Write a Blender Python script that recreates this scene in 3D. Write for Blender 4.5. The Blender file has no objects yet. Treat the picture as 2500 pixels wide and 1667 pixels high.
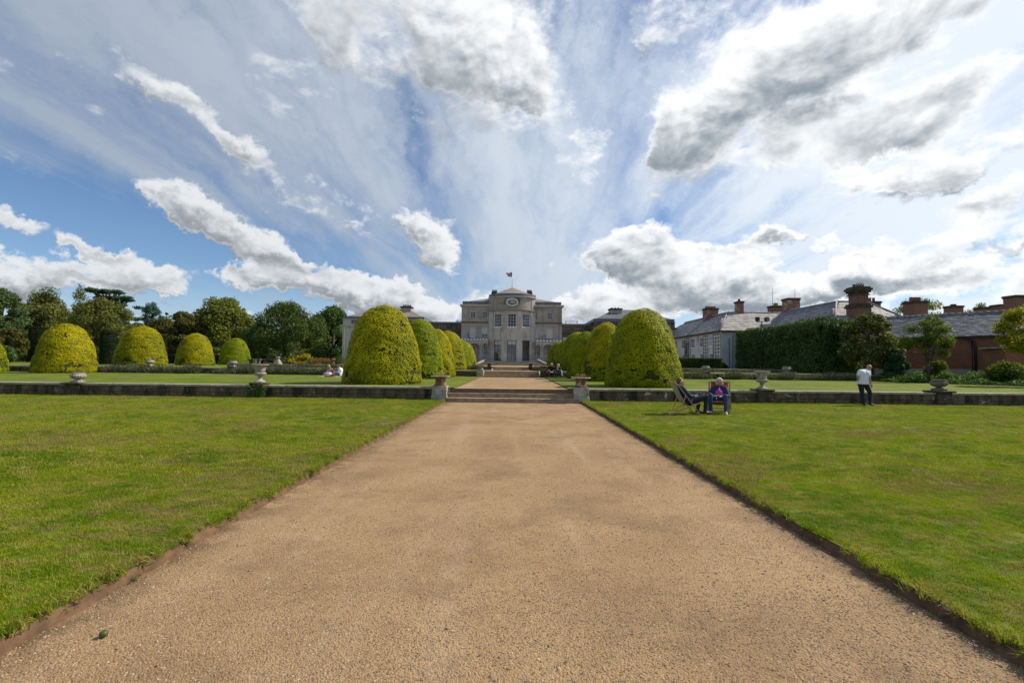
import bpy, bmesh, math, random
import numpy as np
from mathutils import Vector, Matrix

SC = bpy.context.scene
COL = SC.collection
rad = math.radians

# ------------------------------------------------------------------ camera
EYE = 1.65
FPX, PCX, PCY = 1111.0, 1250.0, 833.5          # 16 mm lens on a 2500 px wide survey frame
_m = (Matrix.Rotation(rad(0.31), 3, 'Z') @ Matrix.Rotation(rad(2.705), 3, 'X'))
_r, _f, _u = _m.col[0].copy(), _m.col[1].copy(), _m.col[2].copy()
_ro = rad(0.63)
CR = _r * math.cos(_ro) + _u * math.sin(_ro)
CU = _u * math.cos(_ro) - _r * math.sin(_ro)
CF = _f
cam_d = bpy.data.cameras.new('camera')
cam = bpy.data.objects.new('camera', cam_d)
COL.objects.link(cam)
cam_d.sensor_fit = 'HORIZONTAL'
cam_d.sensor_width = 36.0
cam_d.lens = 36.0 * FPX / 2500.0
cam_d.clip_start = 0.05
cam_d.clip_end = 6000.0
mw = Matrix.Identity(4)
for i in range(3):
    mw[i][0] = CR[i]; mw[i][1] = CU[i]; mw[i][2] = -CF[i]
mw[2][3] = EYE
cam.matrix_world = mw
SC.camera = cam


def ray(px, py):
    return CF * FPX + CR * (px - PCX) - CU * (py - PCY)


def at(px, py, Y):
    """point of the survey sight line at depth Y"""
    d = ray(px, py); t = Y / d.y
    return Vector((d.x * t, Y, EYE + d.z * t))


def atx(px, py, X):
    d = ray(px, py); t = X / d.x
    return Vector((X, d.y * t, EYE + d.z * t))


def gr(px, py, z):
    d = ray(px, py); t = (z - EYE) / d.z
    return Vector((d.x * t, d.y * t, z))


# ------------------------------------------------------------------ exposure
SC.view_settings.view_transform = 'Standard'
SC.view_settings.look = 'None'
SC.view_settings.exposure = 0.48
SC.view_settings.gamma = 1.0
SC.view_settings.use_curve_mapping = False

# ------------------------------------------------------------------ sun
SUN_AZ = rad(72.0)       # from +Y towards +X
SUN_EL = rad(43.0)
SUN_DIR = Vector((math.sin(SUN_AZ) * math.cos(SUN_EL), math.cos(SUN_AZ) * math.cos(SUN_EL), math.sin(SUN_EL)))
sl = bpy.data.lights.new('sun', 'SUN')
sl.energy = 3.7
sl.angle = rad(0.53)
sl.color = (1.0, 0.93, 0.82)
sun = bpy.data.objects.new('sun', sl)
COL.objects.link(sun)
sun.rotation_mode = 'QUATERNION'
sun.rotation_quaternion = SUN_DIR.to_track_quat('Z', 'Y')
sun.location = SUN_DIR * 200

# ------------------------------------------------------------------ sky with clouds
W = bpy.data.worlds.new('World')
SC.world = W
W.use_nodes = True


class NT:
    """small helper round a node tree"""
    def __init__(self, tree):
        self.t = tree; self.n = tree.nodes; self.l = tree.links

    def new(self, kind, **kw):
        n = self.n.new(kind)
        for k, v in kw.items():
            setattr(n, k, v)
        return n

    def put(self, sock, v):
        if hasattr(v, 'is_output'):
            self.l.new(v, sock)
        elif v is not None:
            if hasattr(sock.default_value, '__len__') and not hasattr(v, '__len__'):
                v = [v] * len(sock.default_value)
            if hasattr(sock.default_value, '__len__') and len(sock.default_value) == 4 and len(v) == 3:
                v = (*v, 1.0)
            sock.default_value = v

    def math(self, op, a, b=None, c=None, clamp=False):
        n = self.new('ShaderNodeMath', operation=op, use_clamp=clamp)
        self.put(n.inputs[0], a)
        if b is not None: self.put(n.inputs[1], b)
        if c is not None: self.put(n.inputs[2], c)
        return n.outputs[0]

    def vm(self, op, a, b=None, out=0):
        n = self.new('ShaderNodeVectorMath', operation=op)
        self.put(n.inputs[0], a)
        if b is not None:
            self.put(n.inputs[3] if op == 'SCALE' else n.inputs[1], b)
        return n.outputs[1] if op in ('DOT_PRODUCT', 'LENGTH', 'DISTANCE') else n.outputs[0]

    def noise(self, vec, scale, detail=4.0, rough=0.55, dist=0.0, lac=2.0, color=False):
        n = self.new('ShaderNodeTexNoise')
        self.put(n.inputs['Vector'], vec)
        n.inputs['Scale'].default_value = scale
        n.inputs['Detail'].default_value = detail
        n.inputs['Roughness'].default_value = rough
        n.inputs['Distortion'].default_value = dist
        n.inputs['Lacunarity'].default_value = lac
        return n.outputs['Color' if color else 'Fac']

    def ss(self, v, lo, hi, a=0.0, b=1.0):
        n = self.new('ShaderNodeMapRange', interpolation_type='SMOOTHSTEP')
        self.put(n.inputs[0], v)
        for i, q in enumerate((lo, hi, a, b)):
            self.put(n.inputs[i + 1], q)
        return n.outputs[0]

    def mix(self, f, a, b, blend='MIX'):
        n = self.new('ShaderNodeMix', data_type='RGBA', blend_type=blend)
        n.clamp_factor = True
        self.put(n.inputs[0], f); self.put(n.inputs[6], a); self.put(n.inputs[7], b)
        return n.outputs[2]

    def comb(self, x, y, z):
        n = self.new('ShaderNodeCombineXYZ')
        for i, q in enumerate((x, y, z)): self.put(n.inputs[i], q)
        return n.outputs[0]


def build_sky():
    g = NT(W.node_tree)
    g.n.clear()
    out = g.new('ShaderNodeOutputWorld')
    bg = g.new('ShaderNodeBackground')
    g.l.new(bg.outputs[0], out.inputs[0])
    sky = g.new('ShaderNodeTexSky', sky_type='NISHITA')
    sky.sun_disc = False
    sky.sun_elevation = SUN_EL
    sky.sun_rotation = SUN_AZ
    sky.altitude = 60
    sky.air_density = 1.0
    sky.dust_density = 0.15
    sky.ozone_density = 2.2
    dirv = g.vm('NORMALIZE', g.new('ShaderNodeTexCoord').outputs['Generated'])
    sep = g.new('ShaderNodeSeparateXYZ'); g.l.new(dirv, sep.inputs[0])
    z = sep.outputs[2]

    # cloud layer coordinates: where the sight line meets the cloud ceiling
    zz = g.math('ADD', g.math('MAXIMUM', z, 0.0), 0.12)
    plane = g.vm('SCALE', dirv, g.math('DIVIDE', 1.0, zz))

    # (px, py, half width, half height, tilt deg clockwise, weight)
    cum = [
        (1000, 20, 300, 130, 12, .52), (1150, 150, 210, 130, 35, .52), (1330, 215, 120, 60, 15, .48), (1290, 110, 110, 110, 30, .40), (800, 90, 150, 70, 20, .28),
        (1960, 120, 300, 110, -12, .62), (1780, 300, 200, 120, 0, .60), (2210, 130, 190, 130, 20, .56), (1960, 380, 150, 60, 0, .52),
        (1640, 40, 150, 70, 0, .45), (2400, 290, 150, 110, -30, .48), (2300, 420, 190, 60, -20, .46),
        (2490, 450, 90, 46, -15, .75), (2380, 560, 160, 40, -12, .45), (2440, 640, 160, 40, -5, .40), (2200, 300, 90, 60, -20, .35), (1640, 390, 60, 60, 0, .42),
        (450, 472, 80, 46, 25, .78), (590, 550, 130, 44, 30, .80), (760, 625, 110, 24, 12, .60),
        (320, 655, 105, 42, 10, .95), (150, 672, 80, 20, 0, .55), (90, 535, 150, 26, 20, .66), (235, 590, 50, 18, 25, .35), (15, 655, 70, 46, 0, .66),
        (570, 655, 90, 24, 6, .74), (760, 668, 200, 26, 14, .86), (960, 706, 150, 36, 8, .92), (560, 712, 50, 20, 25, .55), (1010, 690, 60, 36, 0, .6),
        (1065, 565, 60, 52, 45, .66), (1020, 520, 40, 26, 30, .5), (1400, 415, 65, 46, 30, .60), (1450, 355, 45, 34, 20, .46), (1165, 700, 70, 36, 0, .60), (1140, 640, 40, 20, 0, .4),
        (1560, 570, 95, 58, -5, .95), (1500, 620, 60, 40, 0, .7), (1620, 645, 170, 46, 8, .92), (1790, 640, 110, 44, 0, .86), (1960, 670, 200, 44, 0, .90), (1700, 690, 220, 40, 0, .8),
        (1775, 582, 95, 28, -8, .60), (1900, 555, 46, 24, -10, .50), (2120, 590, 44, 20, 0, .50), (2110, 660, 90, 44, 0, .70), (2020, 575, 26, 20, 0, .4),
        (1470, 740, 190, 34, 0, .80), (1850, 500, 46, 26, -20, .46), (2300, 720, 260, 40, 0, .4), (2070, 440, 50, 30, 10, .36),
        (480, 310, 170, 40, 37, .56), (600, 370, 70, 40, 40, .4), (330, 190, 170, 40, 38, .34), (830, 485, 130, 36, 25, .42), (100, 190, 140, 40, 35, .28),
        # clear lanes
        (490, 668, 36, 50, 0, -.55), (470, 600, 60, 26, 25, -.4), (860, 590, 80, 22, 25, -.3),
        (130, 480, 260, 45, 14, -.5), (420, 590, 110, 30, 12, -.35), (1540, 260, 50, 230, -10, -.4), (1900, 470, 190, 30, -6, -.3),
        (1440, 120, 60, 120, 0, -.3), (2430, 100, 80, 60, 0, -.3), (880, 620, 120, 30, 10, -.35), (1480, 490, 80, 50, 0, -.3),
        (2100, 520, 300, 30, -8, -.3), (430, 735, 60, 24, 0, -.35), (700, 400, 400, 50, 22, -.14), (1250, 500, 120, 160, 0, -.12),
    ]
    veil = [
        (1020, 90, 400, 190, 14, .85), (1930, 250, 430, 240, 0, .80), (560, 330, 330, 90, 35, .40), (2350, 420, 260, 160, -20, .5),
        (450, 200, 620, 200, 18, .62), (850, 420, 520, 110, 22, .52), (1240, 500, 230, 150, 15, .42), (1300, 640, 260, 80, 0, .50),
        (2350, 640, 420, 110, -6, .65), (2150, 500, 300, 60, -12, .45), (120, 330, 300, 90, 12, .45), (1750, 720, 700, 50, 0, .50),
        (900, 740, 500, 40, 0, .30), (1850, 420, 320, 70, 0, .35), (2400, 250, 200, 250, 0, .4), (1700, 200, 220, 220, 0, .5), (1480, 200, 120, 200, 0, .30), (2300, 560, 260, 60, -10, .4),
        (120, 500, 330, 50, 14, -.7), (500, 620, 260, 60, 14, -.5), (1540, 280, 70, 220, -8, -.08), (1700, 490, 220, 40, 0, -.10),
        (150, 600, 330, 90, 8, -.65), (830, 600, 130, 40, 10, -.3),
    ]

    def field(blobs, vec, under=False):
        """sum of soft cloud patches fixed to sky directions; also how far below their middles we look"""
        tot = low = None
        for (px, py, sx, sy, tilt, w) in blobs:
            if py > 440 and w > 0: py += 26
            c = ray(px, py)
            L = c.length
            c = c / L
            ct, st = math.cos(rad(tilt)), math.sin(rad(tilt))
            ax = (CR * ct - CU * st); ay = (CR * st + CU * ct)
            ax = ax - c * ax.dot(c); ay = ay - c * ay.dot(c)
            t1 = ax * (L / sx); t2 = ay * (L / sy)
            a = g.vm('DOT_PRODUCT', vec, tuple(t1))
            b = g.vm('DOT_PRODUCT', vec, tuple(t2))
            q = g.math('MULTIPLY_ADD', a, a, g.math('MULTIPLY', b, b))
            if c.y < 0.9:
                q = g.math('ADD', q, g.math('MULTIPLY', g.math('LESS_THAN', g.vm('DOT_PRODUCT', vec, tuple(c)), 0.0), 50.0))
            e = g.math('POWER', 0.497, g.math('MULTIPLY', q, q) if under else q)
            tot = g.math('MULTIPLY_ADD', e, w, tot if tot is not None else 0.0)
            if under and w > 0:
                low = g.math('MULTIPLY_ADD', g.math('MULTIPLY', e, b), w, low if low is not None else 0.0)
        return (tot, low) if under else tot

    # domain warp gives ragged outlines
    wv = g.vm('SUBTRACT', g.noise(dirv, 6.0, 6.0, .68, color=True), (0.5, 0.5, 0.5))
    wdir = g.vm('ADD', dirv, g.vm('SCALE', wv, 0.17))
    fc, up = field(cum, wdir, True)
    flat = g.vm('MULTIPLY', dirv, (1.0, 1.0, 1.7))

    def puff(v, d1, d2, k2=0.44):
        n1 = g.noise(v, 6.0, d1, .60, 0.3)
        n2 = g.noise(v, 21.0, d2, .64, 0.3)
        return g.math('MULTIPLY_ADD', n2, k2, g.math('MULTIPLY_ADD', n1, 0.9, -0.45 - k2 * 0.5))
    pn = puff(flat, 5.0, 5.0)
    # the same billows a little way towards the light
    off = Vector((SUN_DIR.x * .45, SUN_DIR.y * .2, 1.0)).normalized() * 0.022
    pn1 = puff(flat, 4.0, 3.0, 0.20)
    pn2 = puff(g.vm('ADD', flat, tuple(off)), 4.0, 3.0, 0.20)
    # unseen cloud added behind the camera for more skylight, broken like the cover ahead
    rear = g.ss(g.vm('DOT_PRODUCT', dirv, (0, -1, 0)), -0.55, 0.1, 0.0, 0.29)
    dens = g.math('MULTIPLY_ADD', pn, 2.7, g.math('ADD', g.math('SUBTRACT', fc, 0.30), rear))
    alpha = g.ss(dens, -0.06, g.math('MULTIPLY_ADD', g.math('MAXIMUM', z, 0.0), 0.7, 0.26))
    emb = g.math('SUBTRACT', pn1, pn2)                   # >0 on the sides that face the light
    under = g.math('DIVIDE', up, g.math('MAXIMUM', fc, 0.15))   # >0 towards cloud tops, <0 at their bases
    soft = g.math('MULTIPLY_ADD', pn1, 2.7, g.math('SUBTRACT', fc, 0.30))
    thick = g.ss(soft, 0.05, 0.80)
    thick = g.math('MAXIMUM', thick, g.ss(under, -0.15, -0.8, 0.0, 0.6))
    # fine fibres of the high veil, drawn out along the wind
    st = g.new('ShaderNodeMapping')
    g.l.new(plane, st.inputs[0])
    st.inputs['Rotation'].default_value = (0, 0, rad(7))
    st.inputs['Scale'].default_value = (1.25, 0.17, 1.0)
    vf = g.noise(g.vm('ADD', st.outputs[0], g.vm('SCALE', wv, 0.25)), 1.5, 7.0, .60, 0.3)
    fv = field(veil, wdir)
    vden = g.math('ADD', g.math('MULTIPLY', g.math('SUBTRACT', vf, 0.5), 3.4), g.math('MULTIPLY_ADD', fv, 0.55, 0.12))
    va = g.ss(vden, -0.15, 1.05, 0.0, 0.90)

    # brightness: towards the sun the clouds glow
    glow = g.ss(g.vm('DOT_PRODUCT', dirv, tuple(SUN_DIR)), -0.1, 0.95)
    white = g.mix(glow, (0.57, 0.59, 0.61), (0.78, 0.79, 0.80))
    grey = g.mix(glow, (0.20, 0.222, 0.25), (0.20, 0.24, 0.28))
    b1 = g.math('MULTIPLY_ADD', emb, 1.9, 0.92)
    b1 = g.math('MULTIPLY_ADD', g.math('MULTIPLY', g.math('SUBTRACT', 0.70, under), thick), -0.60, b1)
    shade = g.ss(b1, 0.08, 0.92, 1.0, 0.0)
    ccol = g.mix(shade, white, grey)
    vcol = g.mix(glow, (0.30, 0.345, 0.41), (0.66, 0.71, 0.76))

    skc = g.mix(1.0, sky.outputs[0], (0.064, 0.073, 0.083), 'MULTIPLY')
    # air light whitens the last degrees above the horizon
    hz = g.ss(z, 0.0, 0.16, g.math('MULTIPLY_ADD', sep.outputs[0], 0.25, 0.55), 0.0)
    skc = g.mix(hz, skc, (0.41, 0.53, 0.67))
    c = g.mix(va, skc, vcol)
    c = g.mix(alpha, c, ccol)
    # below the horizon: ground tone
    c = g.mix(g.ss(z, -0.03, -0.012), (0.10, 0.11, 0.07), c)
    g.put(bg.inputs[0], c)
    bg.inputs[1].default_value = 1.0


build_sky()
W.cycles.sampling_method = 'MANUAL'
W.cycles.sample_map_resolution = 512

# ================================================================== helpers
RNG = np.random.default_rng(7)
random.seed(7)
MATS = {}


def new_mat(name):
    m = bpy.data.materials.new(name)
    m.use_nodes = True
    g = NT(m.node_tree)
    g.n.clear()
    out = g.new('ShaderNodeOutputMaterial')
    MATS[name] = m
    return m, g, out


def wpos(g):
    return g.new('ShaderNodeNewGeometry').outputs['Position']


def ramp(g, f, stops):
    n = g.new('ShaderNodeValToRGB')
    e = n.color_ramp.elements
    while len(e) < len(stops): e.new(0.5)
    for i, (p, c) in enumerate(stops):
        e[i].position = p; e[i].color = (*c, 1)
    g.put(n.inputs[0], f)
    return n.outputs[0]


def princ(g, out, col, rough=0.8, bump=None, bdist=0.01, bstr=1.0, spec=0.4, metal=0.0):
    p = g.new('ShaderNodeBsdfPrincipled')
    g.put(p.inputs['Base Color'], col)
    g.put(p.inputs['Roughness'], rough)
    p.inputs['Metallic'].default_value = metal
    p.inputs['Specular IOR Level'].default_value = spec
    if bump is not None:
        b = g.new('ShaderNodeBump')
        b.inputs['Distance'].default_value = bdist
        b.inputs['Strength'].default_value = bstr
        g.put(b.inputs['Height'], bump)
        g.l.new(b.outputs[0], p.inputs['Normal'])
    g.l.new(p.outputs[0], out.inputs[0])
    return p


def mottled(name, c1, c2, scale=3.0, rough=0.8, c3=None, s3=1.0, lo3=.55, hi3=.7, bdist=0.01, bscale=40.0, spec=0.3, streak=None, detail=6.0):
    """two tones blended by noise, a third tone in patches, optional vertical rain streaks"""
    m, g, out = new_mat(name)
    p = wpos(g)
    col = g.mix(g.ss(g.noise(p, scale, detail, .62), .32, .68), c1, c2)
    if c3 is not None:
        col = g.mix(g.ss(g.noise(g.vm('ADD', p, (7.3, 2.1, 5.5)), s3, 6, .65, .4), lo3, hi3), col, c3)
    if streak is not None:
        sc, colr, lo, hi = streak
        sv = g.vm('MULTIPLY', p, (sc, sc, sc * .07))
        col = g.mix(g.ss(g.noise(sv, 1.0, 4, .6), lo, hi), col, colr)
    princ(g, out, col, rough, g.noise(p, bscale, 4, .6), bdist, .6, spec)
    return m


def plain(name, c, rough=0.6, metal=0.0, spec=0.4, var=.12, scale=12.0):
    m, g, out = new_mat(name)
    p = wpos(g)
    f = g.noise(p, scale, 4, .6)
    col = g.mix(f, tuple(x * (1 - var) for x in c), tuple(min(1, x * (1 + var)) for x in c))
    princ(g, out, col, rough, None, spec=spec, metal=metal)
    return m


def leaf_mat(name, dark, light, third=None, t3=.82, trans=.35, patch=.35, use_obj=False, rough=.55):
    """foliage: each leaf carries its own 'tint'; larger clumps vary slowly"""
    m, g, out = new_mat(name)
    a = g.new('ShaderNodeAttribute'); a.attribute_name = 'tint'
    t = a.outputs['Fac']
    n = g.noise(wpos(g), patch, 3, .6)
    f = g.math('ADD', g.math('MULTIPLY', t, .75), g.math('MULTIPLY_ADD', n, 1.1, -.42), clamp=True)
    col = g.mix(f, dark, light)
    if third is not None:
        col = g.mix(g.ss(t, t3, t3 + .1), col, third)
    if use_obj:
        oi = g.new('ShaderNodeObjectInfo')
        col = g.mix(1.0, col, oi.outputs['Color'], 'MULTIPLY')
    d = g.new('ShaderNodeBsdfPrincipled')
    g.put(d.inputs['Base Color'], col)
    d.inputs['Roughness'].default_value = rough
    d.inputs['Specular IOR Level'].default_value = .12
    tr = g.new('ShaderNodeBsdfTranslucent')
    g.put(tr.inputs[0], g.mix(1.0, col, (1.15, 1.15, .55), 'MULTIPLY'))
    mx = g.new('ShaderNodeMixShader')
    mx.inputs[0].default_value = trans
    g.l.new(d.outputs[0], mx.inputs[1]); g.l.new(tr.outputs[0], mx.inputs[2])
    g.l.new(mx.outputs[0], out.inputs[0])
    return m


# ---- object helpers
def tag(o, label=None, cat=None, group=None, kind=None):
    if label: o['label'] = label
    if cat: o['category'] = cat
    if group: o['group'] = group
    if kind: o['kind'] = kind
    return o


def link(name, me, parent=None, loc=None, mat=None):
    o = bpy.data.objects.new(name, me)
    COL.objects.link(o)
    if mat is not None and me is not None and not me.materials:
        for q in (mat if isinstance(mat, (list, tuple)) else [mat]): me.materials.append(q)
    if parent is not None: o.parent = parent
    if loc is not None: o.location = loc
    return o


def empty(name, loc=(0, 0, 0), rz=0.0):
    o = bpy.data.objects.new(name, None)
    o.empty_display_size = .3
    COL.objects.link(o)
    o.location = loc; o.rotation_euler = (0, 0, rz)
    return o


def dup(o, parent=None):
    c = o.copy(); COL.objects.link(c)
    if parent is not None: c.parent = parent
    for ch in list(o.children): dup(ch, c)
    return c


class MB:
    """collects boxes, tubes and lathes; build() links them as one mesh object"""
    def __init__(self):
        self.v = []; self.f = []; self.mi = []; self.sm = []; self.cur = 0

    def add(self, vs, fs, smooth=False):
        b = len(self.v)
        self.v.extend(tuple(p) for p in vs)
        for f in fs:
            self.f.append(tuple(i + b for i in f)); self.mi.append(self.cur); self.sm.append(smooth)

    def box(self, x0, x1, y0, y1, z0, z1, M=None):
        vs = [Vector((x, y, z)) for z in (z0, z1) for y in (y0, y1) for x in (x0, x1)]
        if M is not None: vs = [M @ p for p in vs]
        self.add(vs, [(0, 2, 3, 1), (4, 5, 7, 6), (0, 1, 5, 4), (2, 6, 7, 3), (0, 4, 6, 2), (1, 3, 7, 5)])
        return self

    def bar(self, a, b, w, h, up=(0, 0, 1)):
        """rectangular beam between two points"""
        a, b = Vector(a), Vector(b)
        d = (b - a).normalized()
        s = d.cross(Vector(up))
        if s.length < 1e-4: s = d.cross(Vector((1, 0, 0)))
        s.normalize(); t = s.cross(d).normalized()
        vs = [p + s * sx * w / 2 + t * tz * h / 2 for p in (a, b) for sx, tz in ((-1, -1), (1, -1), (1, 1), (-1, 1))]
        self.add(vs, [(0, 3, 2, 1), (4, 5, 6, 7), (0, 1, 5, 4), (1, 2, 6, 5), (2, 3, 7, 6), (3, 0, 4, 7)])
        return self

    def tube(self, pts, rr, n=8, cap=True):
        pts = [Vector(p) for p in pts]
        if not hasattr(rr, '__len__'): rr = [rr] * len(pts)
        vs = []; fs = []
        u = None
        for i, p in enumerate(pts):
            d = (pts[min(i + 1, len(pts) - 1)] - pts[max(i - 1, 0)]).normalized()
            if u is None:
                u = d.orthogonal().normalized()
            u = (u - d * u.dot(d)).normalized()
            w = d.cross(u)
            for k in range(n):
                a = 2 * math.pi * k / n
                vs.append(p + (u * math.cos(a) + w * math.sin(a)) * rr[i])
        for i in range(len(pts) - 1):
            for k in range(n):
                k2 = (k + 1) % n
                fs.append((i * n + k, i * n + k2, (i + 1) * n + k2, (i + 1) * n + k))
        if cap:
            fs.append(tuple(reversed(range(n)))); fs.append(tuple(range((len(pts) - 1) * n, len(pts) * n)))
        self.add(vs, fs, True)
        return self

    def lathe(self, prof, n=24, c=(0, 0, 0), flute=0, fl=(0, 0), famp=0.0, square=0.0, smooth=True):
        """revolve (r, z) pairs; flutes between heights fl; square>0 squares the plan"""
        vs = []; fs = []
        for (r, z) in prof:
            for k in range(n):
                a = 2 * math.pi * k / n
                q = r
                if flute and fl[0] <= z <= fl[1]:
                    q = r * (1 + famp * (abs(math.cos(a * flute / 2)) - .6))
                if square:
                    ca, sa = abs(math.cos(a)), abs(math.sin(a))
                    e = square
                    q = q / ((ca ** e + sa ** e) ** (1 / e))
                vs.append((c[0] + q * math.cos(a), c[1] + q * math.sin(a), c[2] + z))
        m = len(prof)
        for i in range(m - 1):
            for k in range(n):
                k2 = (k + 1) % n
                fs.append((i * n + k, i * n + k2, (i + 1) * n + k2, (i + 1) * n + k))
        fs.append(tuple(reversed(range(n)))); fs.append(tuple(range((m - 1) * n, m * n)))
        self.add(vs, fs, smooth)
        return self

    def ball(self, c, rx, ry, rz, n=12, m=8):
        vs = []; fs = []
        for i in range(1, m):
            t = math.pi * i / m
            for k in range(n):
                a = 2 * math.pi * k / n
                vs.append((c[0] + rx * math.sin(t) * math.cos(a), c[1] + ry * math.sin(t) * math.sin(a), c[2] + rz * math.cos(t)))
        top, bot = len(vs), len(vs) + 1
        vs += [(c[0], c[1], c[2] + rz), (c[0], c[1], c[2] - rz)]
        for k in range(n):
            k2 = (k + 1) % n
            fs.append((top, k, k2)); fs.append((bot, (m - 2) * n + k2, (m - 2) * n + k))
            for i in range(m - 2):
                fs.append((i * n + k, (i + 1) * n + k, (i + 1) * n + k2, i * n + k2))
        self.add(vs, fs, True)
        return self

    def quad(self, a, b, c, d):
        self.add([a, b, c, d], [(0, 1, 2, 3)]); return self

    def mesh(self, name):
        me = bpy.data.meshes.new(name)
        me.from_pydata(self.v, [], self.f)
        me.polygons.foreach_set('material_index', self.mi)
        me.polygons.foreach_set('use_smooth', self.sm)
        me.update()
        return me

    def build(self, name, mat, parent=None, loc=None):
        return link(name, self.mesh(name), parent, loc, mat)


def quads_mesh(name, V, tint=None, mat=None, per=4):
    """V: (n, 4, 3) leaf quads -> one mesh with a per-leaf tint"""
    n = len(V)
    me = bpy.data.meshes.new(name)
    me.vertices.add(n * per)
    me.vertices.foreach_set('co', np.ascontiguousarray(V, dtype=np.float32).ravel())
    me.loops.add(n * per)
    me.loops.foreach_set('vertex_index', np.arange(n * per, dtype=np.int32))
    me.polygons.add(n)
    me.polygons.foreach_set('loop_start', np.arange(0, n * per, per, dtype=np.int32))
    me.polygons.foreach_set('loop_total', np.full(n, per, dtype=np.int32))
    if tint is not None:
        at_ = me.attributes.new('tint', 'FLOAT', 'POINT')
        at_.data.foreach_set('value', np.repeat(tint.astype(np.float32), per))
    me.update(calc_edges=True)
    if mat is not None: me.materials.append(mat)
    return me


def leaf_quads(P, N, size, aspect=.55, jitter=.8, rng=RNG, droop=0.0):
    """one small leaf-shaped quad per point, facing roughly along N"""
    n = len(P)
    nn = N + rng.normal(0, jitter, (n, 3)) * .6
    nn /= np.linalg.norm(nn, axis=1)[:, None] + 1e-9
    t = rng.normal(0, 1, (n, 3)); t[:, 2] -= droop
    t -= nn * np.sum(t * nn, axis=1)[:, None]
    t /= np.linalg.norm(t, axis=1)[:, None] + 1e-9
    b = np.cross(nn, t)
    s = (size * rng.uniform(.6, 1.35, n))[:, None]
    V = np.empty((n, 4, 3))
    V[:, 0] = P - t * s * .5
    V[:, 1] = P + b * s * aspect * .5 - t * s * .05
    V[:, 2] = P + t * s * .5
    V[:, 3] = P - b * s * aspect * .5 - t * s * .05
    return V


# ================================================================== materials
STONE = mottled('weathered sandstone', (.20, .145, .088), (.070, .052, .030), 2.6, .95, (.46, .40, .30), 2.4, .62, .66, .014, 30, streak=(1.7, (.030, .026, .016), .47, .66))
COPING = mottled('worn coping stone', (.40, .35, .27), (.25, .22, .16), 5, .9, (.50, .47, .40), 3, .6, .7, .006, 60)
STEP = mottled('ochre step stone', (.43, .32, .21), (.27, .20, .13), 4, .85, (.10, .085, .06), 3.2, .6, .72, .006, 70)
PEDM = mottled('lichened pedestal stone', (.46, .42, .34), (.26, .23, .18), 5, .9, (.07, .06, .045), 2.4, .58, .66, .01, 40)
DARKST = mottled('blackened stone', (.12, .09, .06), (.04, .035, .025), 4, .95, (.30, .26, .20), 4, .62, .72, .012, 30)
URNW = mottled('pale urn stone', (.43, .39, .32), (.26, .23, .18), 8, .85, (.16, .14, .11), 5, .52, .68, .004, 60)
URND = mottled('dark urn stone', (.24, .21, .16), (.10, .09, .07), 9, .9, (.38, .35, .28), 8, .6, .7, .006, 60)
TERRA = mottled('rusty planter stone', (.26, .135, .07), (.12, .065, .04), 7, .85, (.46, .41, .33), 5, .58, .66, .006, 50)
LEAD = mottled('lead sheet', (.15, .17, .20), (.10, .115, .14), 2, .55, spec=.5)
RENDER = mottled('grey stucco', (.43, .395, .33), (.33, .30, .25), .7, .9, (.17, .155, .125), .45, .52, .72, .004, 30, streak=(1.2, (.19, .17, .13), .50, .78))
RENDERL = mottled('pale stucco', (.54, .51, .445), (.455, .425, .365), .8, .9, (.28, .255, .21), .5, .55, .75, .004, 30, streak=(1.4, (.22, .20, .17), .52, .8))
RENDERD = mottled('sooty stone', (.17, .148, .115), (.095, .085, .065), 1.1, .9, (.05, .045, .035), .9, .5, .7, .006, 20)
WHITEW = mottled('flaking limewash', (.74, .72, .66), (.62, .60, .54), 1.2, .85, (.26, .235, .19), .55, .56, .72, .004, 30, streak=(1.6, (.32, .28, .21), .58, .78))
GREYW = mottled('grey painted wall', (.54, .55, .55), (.47, .48, .48), .8, .8)
WPAINT = plain('white paint', (.80, .79, .76), .5)
GLASS_D = plain('dark window glass', (.012, .018, .030), .08, spec=.45, var=.35, scale=1.5)
GLASS_B = plain('dark blue window glass', (.022, .045, .085), .08, spec=.45, var=.5, scale=1.0)  # panes in a mottled dark blue
BLIND = plain('window with drawn blind', (.46, .47, .45), .25, spec=.6, var=.06)
SLATE = mottled('roof slate', (.155, .155, .165), (.085, .085, .095), 1.6, .62, (.19, .175, .13), .7, .56, .74, .006, 30, spec=.5)
SLATEW = mottled('worn tile roof', (.30, .25, .205), (.21, .17, .14), 1.4, .75, (.13, .11, .085), 1.0, .55, .7)
IRON = plain('black iron', (.02, .02, .022), .5, spec=.4)
DARKIN = plain('dark room', (.035, .036, .040), .9)
CURTAIN = plain('red curtain', (.16, .035, .032), .9)
WOODC = plain('deckchair beech', (.42, .25, .11), .55, scale=25, var=.25)
WOODD = plain('weathered deckchair wood', (.30, .225, .14), .7, scale=25, var=.25)
CANVASR = plain('red canvas', (.52, .018, .022), .8, scale=60, var=.08)
CANVASG = plain('khaki canvas', (.33, .31, .235), .85, scale=60, var=.06)
SOIL = mottled('garden soil', (.075, .05, .032), (.04, .028, .02), 6, .95)
BARK = mottled('bark', (.12, .095, .065), (.06, .048, .035), 6, .95, bdist=.02, bscale=20)
SKIN = plain('skin', (.50, .27, .18), .55, var=.06, scale=30)
SKINT = plain('tanned skin', (.42, .215, .13), .5, var=.06, scale=30)
TEE = plain('white cotton', (.72, .73, .78), .85, var=.05)
JEANS = plain('dark navy denim', (.014, .018, .032), .85, var=.3, scale=30)
DENIM = plain('blue denim', (.030, .062, .135), .85, var=.3, scale=30)
NAVY = plain('navy jacket cloth', (.016, .030, .075), .8, var=.3, scale=20)
PINK = plain('magenta top', (.52, .055, .33), .8, var=.2, scale=40)
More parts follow.
